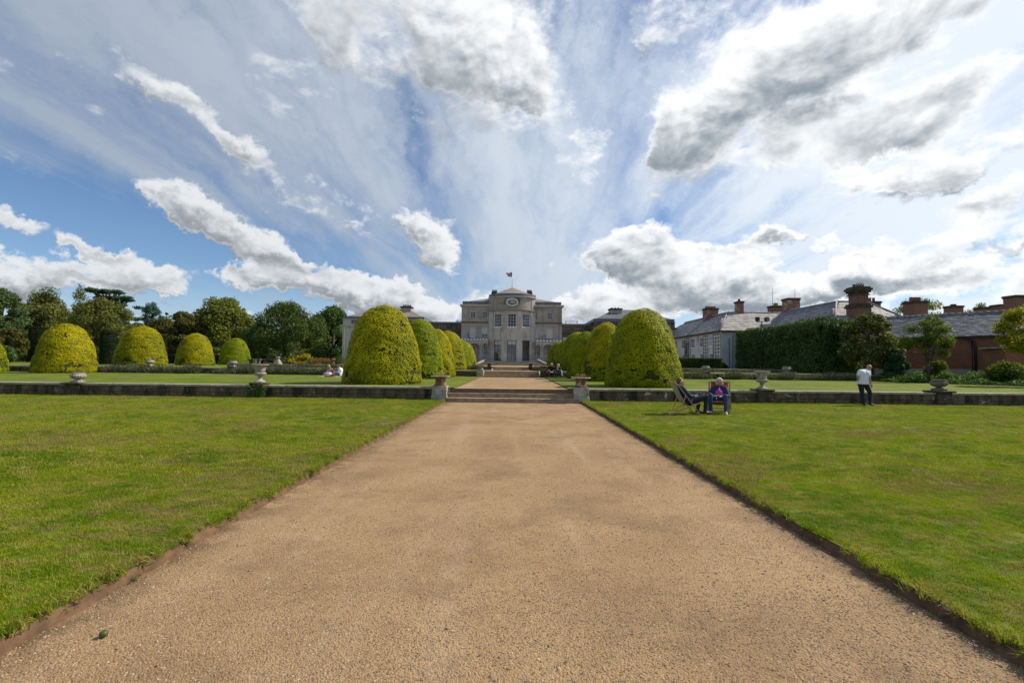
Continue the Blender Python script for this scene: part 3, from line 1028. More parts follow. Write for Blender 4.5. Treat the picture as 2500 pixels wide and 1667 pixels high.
def sash(parent, fmap, h, nx, ny, set_=.12, glass=None, bar=.028, frame=.06, sill=True, mat=None, rail=None, panels=None, fm=None):
    """window: painted frame with glazing bars, panes behind, stone sill"""
    a, b, c, d = h
    m = MB()
    fbox(m, fmap, a, a + frame, c, d, set_ - .03, set_ + .03); fbox(m, fmap, b - frame, b, c, d, set_ - .03, set_ + .03)
    fbox(m, fmap, a + frame, b - frame, c, c + frame, set_ - .03, set_ + .03); fbox(m, fmap, a + frame, b - frame, d - frame, d, set_ - .03, set_ + .03)
    ia, ib, ic, id_ = a + frame, b - frame, c + frame, d - frame
    for k in range(1, nx):
        u = ia + (ib - ia) * k / nx
        fbox(m, fmap, u - bar / 2, u + bar / 2, ic, id_, set_ - .012, set_ + .018)
    for k in range(1, ny):
        v = ic + (id_ - ic) * k / ny
        w = bar * (1.9 if rail == k else 1)
        fbox(m, fmap, ia, ib, v - w / 2, v + w / 2, set_ - .016, set_ + .022)
    w = m.build('window', mat or WPAINT, parent)
    g = MB(); g.quad(fmap(ia, ic, set_ + .03), fmap(ib, ic, set_ + .03), fmap(ib, id_, set_ + .03), fmap(ia, id_, set_ + .03))
    if panels:
        for i_, (f0, f1, mt) in enumerate(panels):
            g = MB(); v0, v1 = ic + (id_ - ic) * f0, ic + (id_ - ic) * f1
            g.quad(fmap(ia, v0, set_ + .03), fmap(ib, v0, set_ + .03), fmap(ib, v1, set_ + .03), fmap(ia, v1, set_ + .03))
            g.build('pane', mt, w)
    else:
        g.build('pane', glass or GLASS_D, w)
    if sill:
        s = MB(); fbox(s, fmap, a - .09, b + .09, c - .10, c - .002, -.07, set_ - .03)
        s.build('sill', fm or WPAINT, w)
    return w


def zx2(zx, zy): return 1100 + zx / 6.031, 640 + zy / 6.031


def prism_roof(parent, pts_e, pts_r, mat, name='roof', faces=None):
    me = bpy.data.meshes.new(name)
    me.from_pydata([tuple(p) for p in pts_e + pts_r], [], faces); me.update()
    return link(name, me, parent, None, mat)


def chimney(parent, x, y, w, d, z0, z1, mat, pots=0, potm=None, cap=.10, potr=.13, poth=.45, rz=0.0, capm=None, name='chimney', collar=0, conical=False):
    M = Matrix.Translation((x, y, 0)) @ Matrix.Rotation(rz, 4, 'Z')
    m = MB()
    m.box(-w / 2, w / 2, -d / 2, d / 2, z0, z1 - .28, M)
    me = m.mesh(name); uv_box(me)
    c = link(name, me, parent, None, mat)
    k = MB()
    k.box(-w / 2 - cap * .5, w / 2 + cap * .5, -d / 2 - cap * .5, d / 2 + cap * .5, z1 - .28, z1 - .16, M)
    k.box(-w / 2 - cap, w / 2 + cap, -d / 2 - cap, d / 2 + cap, z1 - .159, z1 - .04, M)
    k.box(-w / 2 - cap * .4, w / 2 + cap * .4, -d / 2 - cap * .4, d / 2 + cap * .4, z1 - .039, z1, M)
    if collar:
        k.box(-w / 2 - .16, w / 2 + .16, -d / 2 - .16, d / 2 + .16, collar, collar + .22, M)
    k.build('chimney_cap', capm or DARKST, c)
    for i in range(pots):
        u = (-.5 + (i + .5) / pots) * w * .86
        p = M @ Vector((u, 0, 0))
        t = MB()
        t.lathe([(potr * 1.05, z1), (potr, z1 + .03), (potr * .86, z1 + poth * .85), (potr * 1.05, z1 + poth * .88), (potr * 1.05, z1 + poth), (potr * .7, z1 + poth - .02)], 10, (p.x, p.y, 0))
        t.build('chimney_pot', potm or POTM, c)
    return c


POTM = mottled('terracotta pots', (.36, .13, .07), (.26, .09, .05), 5, .8)
POTY = mottled('buff pots', (.42, .33, .16), (.32, .24, .12), 5, .8)

# ------------------------------------------------------------------ the mansion
HY = 75.0
house = empty('country_house', (-.4, 73, Z3))
tag(house, 'grey stuccoed mansion with curved bow front, flag and flanking pavilions', 'mansion')
HLOC = Vector(house.location)


def hp(p): return p - HLOC


pl, pr_ = at(1127.2, 747, HY), at(1372.2, 752, HY)
X0, X1 = pl.x, pr_.x
zc = (pl.z + pr_.z) / 2                       # underside of the main cornice
fmain = lambda u, v, d: hp(Vector((u, HY + d, v)))
holes = []; wins = []
for (a, b, c, d, nx, ny, gl, kind) in ((290, 370, 733, 828, 3, 4, GLASS_D, 0), (462, 545, 733, 828, 3, 4, GLASS_D, 0), (1202, 1280, 745, 840, 3, 4, GLASS_D, 0), (1424, 1501, 745, 840, 3, 4, GLASS_D, 0),
                                       (279, 368, 962, 1112, 4, 6, BLIND, 1), (455, 545, 962, 1112, 4, 6, BLIND, 2), (1195, 1282, 975, 1118, 4, 6, BLIND, 1), (1414, 1500, 975, 1118, 4, 6, BLIND, 1)):
    q0, q1 = at(*zx2(a, d), HY), at(*zx2(b, c), HY)
    h = (q0.x, q1.x, q0.z, q1.z); holes.append(h); wins.append((h, nx, ny, gl, kind))
# ground floor behind the veranda
for (a, b) in ((300, 370), (478, 540), (1262, 1322), (1405, 1475)):
    q0, q1 = at(*zx2(a, 1470), HY), at(*zx2(b, 1235), HY)
    h = (q0.x, q1.x, 2.35, q1.z); holes.append(h); wins.append((h, 3, 5, GLASS_D, 0))
m = MB()
wall_open(m, fmain, X0, X1, 1.2, zc, holes, .22)
for (x, s) in ((X0, 1), (X1, -1)):
    m.quad(hp(Vector((x, HY, 1.2))), hp(Vector((x, HY, zc))), hp(Vector((x, HY + 14, zc))), hp(Vector((x, HY + 14, 1.2))))
m.quad(hp(Vector((X0, HY + 14, 1.2))), hp(Vector((X1, HY + 14, 1.2))), hp(Vector((X1, HY + 14, zc))), hp(Vector((X0, HY + 14, zc))))
m.build('wall', RENDER, house)
for (h, nx, ny, gl, kind) in wins:
    if kind == 2:
        sash(house, fmain, h, nx, ny, panels=[(0, .38, GLASS_D), (.38, 1, BLIND)], fm=RENDER)
    else:
        sash(house, fmain, h, nx, ny, glass=gl, fm=RENDER if kind == 0 else RENDER, sill=True)
m = MB()
zs = at(*zx2(350, 885), HY).z
fbox(m, fmain, X0 - .06, X1 + .06, zs - .12, zs + .12, -.07, .0)
m.build('string_course', RENDERD, house)
m = MB()
for k, (o_, za, zb) in enumerate(((.10, zc, zc + .12), (.30, zc + .121, zc + .30), (.22, zc + .301, zc + .36))):
    m.box(X0 - o_ - HLOC.x, X1 + o_ - HLOC.x, HY - o_ - HLOC.y, HY + 14 + o_ - HLOC.y, za - HLOC.z, zb - HLOC.z)
m.build('cornice', RENDERL, house)
zl = zc + .36
m = MB(); m.box(X0 + .12 - HLOC.x, X1 - .12 - HLOC.x, HY + .12 - HLOC.y, HY + 13.9 - HLOC.y, zl - HLOC.z, zl + .55 - HLOC.z)
m.build('parapet', LEAD, house)
zr = 13.1
E_ = [hp(Vector(p)) for p in ((X0 + .4, HY + .4, zl + .5), (X1 - .4, HY + .4, zl + .5), (X1 - .4, HY + 13.6, zl + .5), (X0 + .4, HY + 13.6, zl + .5))]
R_ = [hp(Vector(p)) for p in ((X0 + 4.6, HY + 5.2, zr), (X1 - 4.6, HY + 5.2, zr), (X1 - 4.6, HY + 8, zr), (X0 + 4.6, HY + 8, zr))]
FH = [(0, 1, 5, 4), (1, 2, 6, 5), (2, 3, 7, 6), (3, 0, 4, 7), (4, 5, 6, 7)]
prism_roof(house, E_, R_, SLATEW, 'roof', FH)

# curved bow
BR = 4.68; BA = rad(55)
bc = at(1249.8, 800, 73).x
BCY = 73.0 + BR
BU = BR * BA


def fbow(u, v, d, r=BR):
    t = u / BR
    return hp(Vector((bc + (r - d) * math.sin(t), BCY - (r - d) * math.cos(t), v)))


zt = lambda zy, Y=73.0: at(1250, 640 + zy / 6.031, Y).z
zb0, zb1 = zt(1455), zt(1147)          # ground floor windows
zu0, zu1 = zt(950), zt(757)            # upper windows
zco = zt(715)                          # main bow cornice underside
zat = zt(515)
extra = [BU * k / 18 for k in range(-17, 18)]
bh = []
for (a, b) in ((-3.18, -1.76), (-.72, .72), (1.76, 3.18)):
    bh += [(a, b, zb0, zb1), (a, b, zu0, zu1)]
m = MB()
wall_open(m, fbow, -BU, BU, 1.25, zco, bh, .30, extra)
for s in (-1, 1):
    p, q = fbow(s * BU, 1.25, 0), fbow(s * BU, zco, 0)
    m.quad(p, q, Vector((q.x, HY - HLOC.y + .3, q.z)), Vector((p.x, HY - HLOC.y + .3, p.z)))
m.build('bow_wall', RENDERL, house)
m = MB()
for (a, b) in ((-4.46, -3.32), (-1.62, -.86), (.86, 1.62), (3.32, 4.46)):
    fbox(m, fbow, a, b, 1.9, zco - .01, -.09, .0, 4)
    fbox(m, fbow, a - .03, b + .03, 1.9, zb0 + .45, -.12, -.088, 4)
m.build('pilasters', RENDERL, house)['kind'] = 'structure'
m = MB()
for (o_, va, vb) in ((.12, zco, zco + .10), (.30, zco + .101, zco + .22), (.22, zco + .221, zco + .27)):
    fbox(m, fbow, -BU - .12, BU + .12, va, vb, -o_, .4, 24)
m.build('bow_cornice', COPING, house)
za0 = zco + .27
m = MB()
wall_open(m, lambda u, v, d: fbow(u, v, d + .10), -BU, BU, za0, zat, [], .2, extra)
for s in (-1, 1):
    p, q = fbow(s * BU, za0, .10), fbow(s * BU, zat, .10)
    m.quad(p, q, Vector((q.x, HY + 4 - HLOC.y, q.z)), Vector((p.x, HY + 4 - HLOC.y, p.z)))
    fbox(m, fbow, s * BU - (.95 if s > 0 else -.0), s * BU + (.0 if s > 0 else .95), za0, zat, .04, .099, 3)
m.build('attic_wall', RENDER, house)
m = MB()
for (o_, va, vb) in ((.06, zat, zat + .10), (.18, zat + .101, zat + .22)):
    fbox(m, fbow, -BU - .08, BU + .08, va, vb, -o_, .5, 24)
m.build('attic_cornice', RENDERL, house)
zl0, zl1 = zat + .22, zt(455)
m = MB(); fbox(m, fbow, -BU, BU, zl0, zl1, .02, .5, 24)
for s in (-1, 1):
    p = fbow(s * BU, zl0, .02)
    m.box(p.x - .06, p.x + .06, p.y, HY + 4 - HLOC.y, p.z, zl1 - HLOC.z)
m.build('bow_parapet', LEAD, house)
apex = hp(Vector((bc, 78.6, zt(372, 78.6))))
vs = [fbow(BU * k / 12 - BU, zl1 - .08, .25) for k in range(0, 25)]
vs += [Vector((vs[-1].x, HY + 6 - HLOC.y, vs[-1].z)), Vector((vs[0].x, HY + 6 - HLOC.y, vs[0].z)), apex]
na = len(vs) - 1
me = bpy.data.meshes.new('bow_roof')
me.from_pydata(vs, [], [(i, (i + 1) % na, na) for i in range(na)]); me.update()
link('bow_roof', me, house, None, SLATEW)
# windows of the bow
mg2, g_, o_ = new_mat('clear window glass')
gl = g_.new('ShaderNodeBsdfGlossy'); gl.inputs['Roughness'].default_value = .02; gl.inputs[0].default_value = (.8, .85, .9, 1)
tr_ = g_.new('ShaderNodeBsdfTransparent'); tr_.inputs[0].default_value = (.80, .84, .85, 1)
mx_ = g_.new('ShaderNodeMixShader'); mx_.inputs[0].default_value = .10
g_.l.new(tr_.outputs[0], mx_.inputs[1]); g_.l.new(gl.outputs[0], mx_.inputs[2]); g_.l.new(mx_.outputs[0], o_.inputs[0])
GLASSC = mg2
for i, (a, b) in enumerate(((-3.18, -1.76), (-.72, .72), (1.76, 3.18))):
    sash(house, fbow, (a, b, zu0, zu1), 3, 4, .16, (GLASS_B, GLASS_D, GLASS_B)[i], bar=.035, frame=.075, fm=WPAINT)
    fr = IRON
    zt0 = 1 - (.235 if i < 2 else .30)
    top = (BLIND, BLIND, GLASSC)[i]
    sash(house, fbow, (a, b, zb0, zb1), 2, 1, .18, bar=.045, frame=.07, sill=False, mat=plain('dark door frame', (.045, .04, .036), .5), panels=[(0, zt0, GLASSC), (zt0, 1, top)])
    m = MB(); zz = zb0 + (zb1 - zb0) * zt0
    fbox(m, fbow, a, b, zz - .04, zz + .04, .14, .21)
    m.build('transom', MATS['dark door frame'] if 'dark door frame' in MATS else IRON, house)
    m = MB()
    for (ca, cb, lean) in (((a + .08, a + .55, 1),) if i == 0 else ((b - .42, b - .08, -1),)):
        n = 9
        for k in range(n):
            u0 = ca + (cb - ca) * k / n; u1 = ca + (cb - ca) * (k + 1) / n
            dd = .40 + .05 * (k % 2)
            pin = .55
            cu = ca if lean > 0 else cb
            pts = []
            for (f, wd) in ((1, 1.0), (.62, 1.0), (.36, pin), (0, .72)):
                pts.append((cu + (u0 - cu) * wd, cu + (u1 - cu) * wd, zb0 + (zz - zb0) * f))
            for (p_, q_) in zip(pts[:-1], pts[1:]):
                m.quad(fbow(q_[0], q_[2], dd), fbow(q_[1], q_[2], .85 - dd), fbow(p_[1], p_[2], .85 - dd), fbow(p_[0], p_[2], dd))
    m.build('curtain', CURTAIN, house)
# dim room behind the glass: floor, back wall, a table
m = MB()
m.box(bc - 3.6 - HLOC.x, bc + 3.6 - HLOC.x, 78.2 - HLOC.y, 78.3 - HLOC.y, 1.9 - HLOC.z, 9.9 - HLOC.z)
m.box(bc - 3.6 - HLOC.x, bc + 3.6 - HLOC.x, 74.6 - HLOC.y, 78.2 - HLOC.y, 1.86 - HLOC.z, 1.93 - HLOC.z)
m.box(bc - 3.6 - HLOC.x, bc + 3.6 - HLOC.x, 74.6 - HLOC.y, 78.2 - HLOC.y, 5.6 - HLOC.z, 5.7 - HLOC.z)
m.build('room_lining', DARKIN, house)
m = MB()
m.box(bc - .02 - HLOC.x, bc + .68 - HLOC.x, 73.9 - HLOC.y, 74.5 - HLOC.y, 1.95 - HLOC.z, 2.75 - HLOC.z)
m.build('room_counter', plain('pale oak', (.40, .27, .13), .6), house)
# oval window with radiating tracery
oc = (1100 + 908 / 6.031, 640 + 590 / 6.031)
oz = at(*oc, 73.1).z
oa, ob = .88, .60
m = MB()
pts = [(oa * math.cos(t), ob * math.sin(t)) for t in [2 * math.pi * k / 40 for k in range(41)]]
m.tube([fbow(a, oz + b, .02) for a, b in pts], .085, 8, False)
m.tube([fbow(a * .80, oz + b * .80, .03) for a, b in pts], .030, 6, False)
m.tube([fbow(a * .25, oz + b * .25, .03) for a, b in pts], .030, 6, False)
for k in range(8):
    t = math.pi * k / 4
    m.tube([fbow(.25 * oa * math.cos(t), oz + .25 * ob * math.sin(t), .03), fbow(.9 * oa * math.cos(t), oz + .9 * ob * math.sin(t), .03)], .026, 6)
wv = m.build('oval_window', WPAINT, house)
m = MB()
c_ = fbow(0, oz, .062)
vs = [fbow(a * .95, oz + b * .95, .072) for a, b in pts[:-1]]
m.add(vs, [tuple(range(40))])
m.build('pane', GLASS_D, wv)
m = MB()
sw = [(-1.25, -.35), (-1.2, .1), (-1.15, .5), (-.9, .72), (-.5, .78), (0, .74), (.5, .78), (.9, .72), (1.15, .5), (1.2, .1), (1.25, -.35)]
m.tube([fbow(a, oz + b + .04, .07) for a, b in sw], [.07, .10, .06, .05, .06, .05, .06, .05, .06, .10, .07], 7)
m.tube([fbow(a, oz - .62 - .12 * math.cos(a * 2), .07) for a in (-.7, -.35, 0, .35, .7)], .05, 6)
m.build('garland', RENDERD, house)
# flagpole
fp0, fp1 = at(1250.3, 702, 78.6), at(1251.0, 662.5, 78.6)
MB().tube([hp(fp0) - Vector((0, 0, .3)), hp(fp1)], [.055, .035], 8).build('flagpole', WPAINT, house)

# chimney rows half hidden behind the bow roof
for (a, b) in ((1200, 1214.5), (1285.5, 1299.5)):
    q0, q1 = at(a, 716, 80), at(b, 709, 80)
    c = chimney(house, (q0.x + q1.x) / 2 - HLOC.x, 80 - HLOC.y, (q1.x - q0.x), .6, 12.0 - HLOC.z, q1.z - .35 - HLOC.z, RENDERD, 4, DARKST, .05, .11, .40)

# veranda wings either side of the bow
VY = 73.4
fver = lambda u, v, d: hp(Vector((u, VY + d, v)))


def veranda(u0, u1, posts, arches):
    vb1, vb0 = at(1150, 640 + 1145 / 6.031, VY).z, at(1150, 640 + 1192 / 6.031, VY).z
    if u0 > 0: vb1 -= .10; vb0 -= .10
    vf = 1.95
    v = MB()
    fbox(v, fver, u0, u1, vb0, vb1 - .10, 0, .20); fbox(v, fver, u0 - .0, u1 + .0, vb1 - .099, vb1, -.12, .3)
    for (a, b) in arches:                      # spandrels under the beam
        n = 14; mid, ra = (a + b) / 2, (b - a) / 2
        rise = min(ra, .62)
        for k in range(n):
            t0, t1 = math.pi * k / n, math.pi * (k + 1) / n
            ua, ub = mid - ra * math.cos(t0), mid - ra * math.cos(t1)
            ya, yb = vb0 - rise + rise * math.sin(t0), vb0 - rise + rise * math.sin(t1)
            vs = [fver(ua, ya - .0, d) for d in (.04, .16)] + [fver(ub, yb, d) for d in (.04, .16)] + [fver(ub, vb0 + .01, d) for d in (.04, .16)] + [fver(ua, vb0 + .01, d) for d in (.04, .16)]
            v.add(vs, [(0, 2, 4, 6), (1, 7, 5, 3), (0, 1, 3, 2)])
    w = v.build('veranda', VERM, house)
    for (a, b) in posts:
        q = MB()
        for c_ in (a, b):
            fbox(q, fver, c_ - .06, c_ + .06, vf - .1, vb0, .03, .17)
            fbox(q, fver, c_ - .09, c_ + .09, vf - .1, vf + .15, .0, .2); fbox(q, fver, c_ - .085, c_ + .085, vb0 - .62, vb0 - .54, .01, .19)
        q.build('post', VERM, w)
    q = MB()
    n = max(2, int((u1 - u0) / .48))
    for k in range(n):
        c_ = u0 + (u1 - u0) * (k + .5) / n; hw = .20
        q.add([fver(c_ - hw, vb1, .02), fver(c_ + hw, vb1, .02), fver(c_ + .03, vb1 + .26, .02), fver(c_ - .03, vb1 + .26, .02),
               fver(c_ - hw, vb1, .07), fver(c_ + hw, vb1, .07), fver(c_ + .03, vb1 + .26, .07), fver(c_ - .03, vb1 + .26, .07)],
              [(0, 1, 2, 3), (4, 7, 6, 5), (0, 4, 5, 1), (1, 5, 6, 2), (2, 6, 7, 3), (3, 7, 4, 0)])
    q.build('cresting', WPAINT, w)
    q = MB(); fbox(q, fver, u0, u1, vb1 - .02, vb1 + .0, .31, HY - VY - .02); q.build('veranda_roof', LEAD, w)
    q = MB(); fbox(q, fver, u0, u1, .9, vf, -.05, HY - VY); q.build('plinth', RENDERD, w)
    q = MB()
    for k in range(int((u1 - u0) / .13)):
        c_ = u0 + .05 + k * .13
        fbox(q, fver, c_ - .011, c_ + .011, vf + .05, vf + .85, .08, .10)
    fbox(q, fver, u0, u1, vf + .85, vf + .90, .07, .12)
    q.build('railing', GREYW, w)


VERM = mottled('grey painted veranda', (.46, .44, .40), (.36, .34, .30), 2, .8)
xl = lambda zx: at(*zx2(zx, 1200), VY).x
bl, br_ = fbow(-BU, 2, 0).x + HLOC.x, fbow(BU, 2, 0).x + HLOC.x
veranda(X0 + .1, bl - .01, [(xl(436), xl(458)), (xl(250), xl(270))], [(xl(276), xl(430)), (xl(465), bl - .01), (X0 + .1, xl(244))])
veranda(br_ + .01, X1 - .1, [(xl(1333), xl(1357)), (xl(1518), xl(1540))], [(br_ + .01, xl(1326)), (xl(1364), xl(1512)), (xl(1546), X1 - .1)])

# staircase of the bow, fanning the full width
m_e = house
SX0, SX1 = at(1165, 893, 70).x, at(1335, 893, 70).x
for i in range(6):
    rz_ = Z3 + .11 * (i + 1)
    y0 = 68.6 + i * .62
    ia = .12 * i
    cuts = [SX0 + ia, SX0 + ia + 3.4 + .3 * (i % 2), bc + .4 * (i % 3), SX1 - ia - 3.1, SX1 - ia]
    for k in range(4):
        me = block_mesh('stair_tread', cuts[k] + .003 - HLOC.x, cuts[k + 1] - .003 - HLOC.x, y0 - .03 - HLOC.y, y0 + .75 - HLOC.y, rz_ - .05 - HLOC.z, rz_ - HLOC.z, .01, .002)
        link('stair_tread', me, house, None, PEDM)
        me = block_mesh('stair_riser', cuts[k] + .003 - HLOC.x, cuts[k + 1] - .003 - HLOC.x, y0 - HLOC.y, y0 + .7 - HLOC.y, rz_ - .13 - HLOC.z, rz_ - .052 - HLOC.z, .004, .001)
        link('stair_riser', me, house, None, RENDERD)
m = MB(); m.box(SX0 + .7 - HLOC.x, SX1 - .7 - HLOC.x, 72.3 - HLOC.y, 77 - HLOC.y, 1.2 - HLOC.z, 1.945 - HLOC.z); m.build('landing', PEDM, house)
for (xa, xb) in ((at(1165, 893, 68.6).x - .15, at(1187, 881, 72.4).x), (at(1336, 893, 68.6).x + .15, at(1312, 881, 72.4).x)):
    MB().bar(hp(Vector((xa, 68.4, 1.42))), hp(Vector((xb, 72.5, 2.22))), .34, .20).build('stair_cheek_coping', URNW, house)
    MB().bar(hp(Vector((xa, 68.45, 1.12))), hp(Vector((xb, 72.5, 1.92))), .26, .46).build('stair_cheek', RENDERD, house)

# side pavilions with balustrades, and the links that join them
def balusters(mb, fmap, u0, u1, v0, v1, step=.22):
    n = max(3, int((u1 - u0) / step))
    for k in range(n):
        u = u0 + (u1 - u0) * (k + .5) / n
        w = .055
        for (a, b, s) in ((0, .15, 1.2), (.15, .5, 1.15), (.5, .85, .7), (.85, 1, 1.2)):
            fbox(mb, fmap, u - w * s, u + w * s, v0 + (v1 - v0) * a, v0 + (v1 - v0) * b, .10, .10 + 2 * w * s)


def pavilion(pa, pb, dy, side):
    Y = 74.0
    fm_ = lambda u, v, d: hp(Vector((u, Y + d, v)))
    q0, q1 = at(pa, 880, Y), at(pb, 880, Y)
    u0, u1 = q0.x, q1.x
    mid = (pa + pb) / 2
    zz = lambda py: at(mid, py + dy, Y).z
    vc0, vc1, vb0, vb1, vt0, vt1 = zz(798.5), zz(793.5), zz(792), zz(781), zz(779.5), zz(772.5)
    hs = []
    wid = (u1 - u0)
    for f in (.20, .5, .80):
        c_ = u0 + wid * f; hs.append((c_ - .62, c_ + .62, 3.4, 6.4))
    m = MB(); wall_open(m, fm_, u0, u1, .9, vc0, hs, .2)
    for x in (u0, u1):
        m.quad(hp(Vector((x, Y, .9))), hp(Vector((x, Y, vc0))), hp(Vector((x, Y + 13, vc0))), hp(Vector((x, Y + 13, .9))))
    m.build('pavilion_wall', RENDERL if side < 0 else RENDER, house)
    for h in hs: sash(house, fm_, h, 3, 5, fm=RENDERL)
    m = MB()
    m.box(u0 - .15 - HLOC.x, u1 + .15 - HLOC.x, Y - .15 - HLOC.y, Y + 13.15 - HLOC.y, vc0 - HLOC.z, vc0 + .12 - HLOC.z)
    m.box(u0 - .32 - HLOC.x, u1 + .32 - HLOC.x, Y - .32 - HLOC.y, Y + 13.3 - HLOC.y, vc0 + .121 - HLOC.z, vc1 - HLOC.z)
    fbox(m, fm_, u0, u1, vc1, vb0, .04, .4)
    m.build('pavilion_cornice', RENDERL if side < 0 else RENDERD, house)
    m = MB(); n = 4
    segs = [(u0 + wid * (k + .18) / n, u0 + wid * (k + .82) / n) for k in range(n)]
    segs[0] = (u0 + .55 + wid * .055, segs[0][1])
    prev = u0
    for (a, b) in segs + [(u1, u1)]:
        if a - prev > .02: fbox(m, fm_, prev, a, vb0, vb1, .05, .4)
        prev = b
    fbox(m, fm_, u0 - .04, u1 + .04, vb1, vt0, 0, .5)
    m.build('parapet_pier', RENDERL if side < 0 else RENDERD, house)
    m = MB()
    for (a, b) in segs: balusters(m, fm_, a, b, vb0, vb1)
    m.build('balustrade', RENDER, house)['kind'] = 'stuff'
    m = MB(); fbox(m, fm_, u0, u1, vb0, vb1, .42, .44); m.build('parapet_back', RENDERD, house)
    m = MB(); m.box(u0 + .05 - HLOC.x, u1 - .05 - HLOC.x, Y + .05 - HLOC.y, Y + 13 - HLOC.y, vt0 - HLOC.z, vt1 - HLOC.z); m.build('lead_parapet', LEAD, house)
    E2 = [hp(Vector(p)) for p in ((u0 + .3, Y + .3, vt1 - .03), (u1 - .3, Y + .3, vt1 - .03), (u1 - .3, Y + 12.7, vt1 - .03), (u0 + .3, Y + 12.7, vt1 - .03))]
    rz_ = vt1 + 2.1
    R2 = [hp(Vector(p)) for p in ((u0 + 4.4, Y + 5.6, rz_), (u1 - 4.4, Y + 5.6, rz_), (u1 - 4.4, Y + 7, rz_), (u0 + 4.4, Y + 7, rz_))]
    prism_roof(house, E2, R2, SLATEW if side < 0 else SLATE, 'pavilion_roof', FH)
    return u0, u1, vt1, fm_


u0, u1, vt1, fm_ = pavilion(834.5, 1034, 0, -1)
pipe = at(842, 830, 74).x
MB().tube([fm_(pipe, 1.1, -.1), fm_(pipe, 7.2, -.1), fm_(pipe + .12, 7.6, -.12)], .075, 8).build('downpipe', WPAINT, house)
q0, q1 = at(981.5, 765, 78), at(1005.5, 749, 78)
c = chimney(house, (q0.x + q1.x) / 2 - HLOC.x, 78 - HLOC.y, q1.x - q0.x, 1.5, 8.5 - HLOC.z, q1.z - HLOC.z, RENDER, 5, DARKST, .16, .12, .32, capm=DARKST)
u0, u1, vt1, fm_ = pavilion(1450, 1648.5, 5.6, 1)
pipe = at(1640, 830, 74).x
MB().tube([fm_(pipe, 1.1, -.1), fm_(pipe, 7.2, -.1), fm_(pipe - .12, 7.6, -.12)], .075, 8).build('downpipe', WPAINT, house)
q0, q1 = at(1488, 772, 78), at(1515.5, 754, 78)
c = chimney(house, (q0.x + q1.x) / 2 - HLOC.x, 78 - HLOC.y, q1.x - q0.x, 1.5, 8.5 - HLOC.z, q1.z - HLOC.z, RENDER, 3, DARKST, .16, .12, .22, capm=DARKST)


def link_wing(pa, pb, dy):
    Y = 77.0
    fm_ = lambda u, v, d: hp(Vector((u, Y + d, v)))
    u0, u1 = at(pa, 800, Y).x, at(pb, 800, Y).x
    zz = lambda py: at((pa + pb) / 2, py + dy, Y).z
    t1, t0, b1, b0, c1, c0 = zz(785.5), zz(789.5), zz(791.5), zz(800), zz(802), zz(808)
    m = MB()
    hs = [(u0 + (u1 - u0) * f - .5, u0 + (u1 - u0) * f + .5, 4.2, 6.1) for f in ((.12, .55) if dy > 2 else (.45, .88))]
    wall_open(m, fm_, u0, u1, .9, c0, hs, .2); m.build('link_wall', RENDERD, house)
    for h in hs: sash(house, fm_, h, 3, 4, glass=BLIND, fm=RENDERD)
    m = MB(); fbox(m, fm_, u0, u1, c0, c1, -.25, .4); fbox(m, fm_, u0, u1, c1, b0, 0, .4); fbox(m, fm_, u0, u1, b1, t0, -.06, .45)
    n = 3; segs = [(u0 + (u1 - u0) * (k + .20) / n, u0 + (u1 - u0) * (k + .80) / n) for k in range(n)]
    prev = u0
    for (a, b) in segs + [(u1, u1)]:
        if a - prev > .02: fbox(m, fm_, prev, a, b0, b1, .02, .38)
        prev = b
    m.build('link_parapet', RENDERD, house)
    m = MB()
    for (a, b) in segs: balusters(m, fm_, a, b, b0, b1)
    m.build('link_balustrade', RENDER, house)['kind'] = 'stuff'
    m = MB(); fbox(m, fm_, u0, u1, b0, b1, .46, .48); m.build('parapet_back', DARKST, house)
    m = MB(); fbox(m, fm_, u0, u1, t0, t1, 0.02, 6); m.build('link_roof', LEAD, house)
    return t1


t1 = link_wing(1034, 1127, 0); t1b = link_wing(1372, 1450, 5)
for (a, b, y0, y1) in ((1115, 1127.2, 782.5, 786), (1382, 1411, 782, 789.5)):
    q0, q1 = at(a, y1, 78.5), at(b, y0, 78.5)
    m = MB()
    for x in (q0.x, q1.x):
        for y in (78.5, 80.0):
            m.tube([hp(Vector((x, y, q0.z - .4))), hp(Vector((x, y, q1.z)))], .03, 5)
    for z_ in (q1.z, (q0.z + q1.z) / 2):
        for y in (78.5, 80.0): m.tube([hp(Vector((q0.x, y, z_))), hp(Vector((q1.x, y, z_)))], .025, 5)
        for x in (q0.x, q1.x): m.tube([hp(Vector((x, 78.5, z_))), hp(Vector((x, 80, z_)))], .025, 5)
    m.build('roof_guard_rail', IRON, house)

# flag, blown out from the pole and half furled
FLAG, g_, o_ = new_mat('union flag cloth')
uv = g_.new('ShaderNodeTexCoord').outputs['UV']
sp = g_.new('ShaderNodeSeparateXYZ'); g_.l.new(uv, sp.inputs[0])
ax_ = g_.math('ABSOLUTE', g_.math('SUBTRACT', sp.outputs[0], .5)); ay_ = g_.math('ABSOLUTE', g_.math('SUBTRACT', sp.outputs[1], .5))
dg = g_.math('ABSOLUTE', g_.math('SUBTRACT', ax_, ay_))
colr = g_.mix(g_.math('LESS_THAN', dg, .10), (.010, .018, .12), (.72, .72, .72))
colr = g_.mix(g_.math('LESS_THAN', dg, .035), colr, (.45, .015, .03))
crs = g_.math('MINIMUM', ax_, g_.math('MULTIPLY', ay_, .6))
colr = g_.mix(g_.math('LESS_THAN', crs, .085), colr, (.72, .72, .72))
colr = g_.mix(g_.math('LESS_THAN', crs, .05), colr, (.45, .015, .03))
princ(g_, o_, colr, .8, spec=.1)
nx, ny = 18, 8
fw, fh = 1.55, .95
vs = []; fs = []; uvs = []
ft = at(1250.8, 664.5, 78.6)
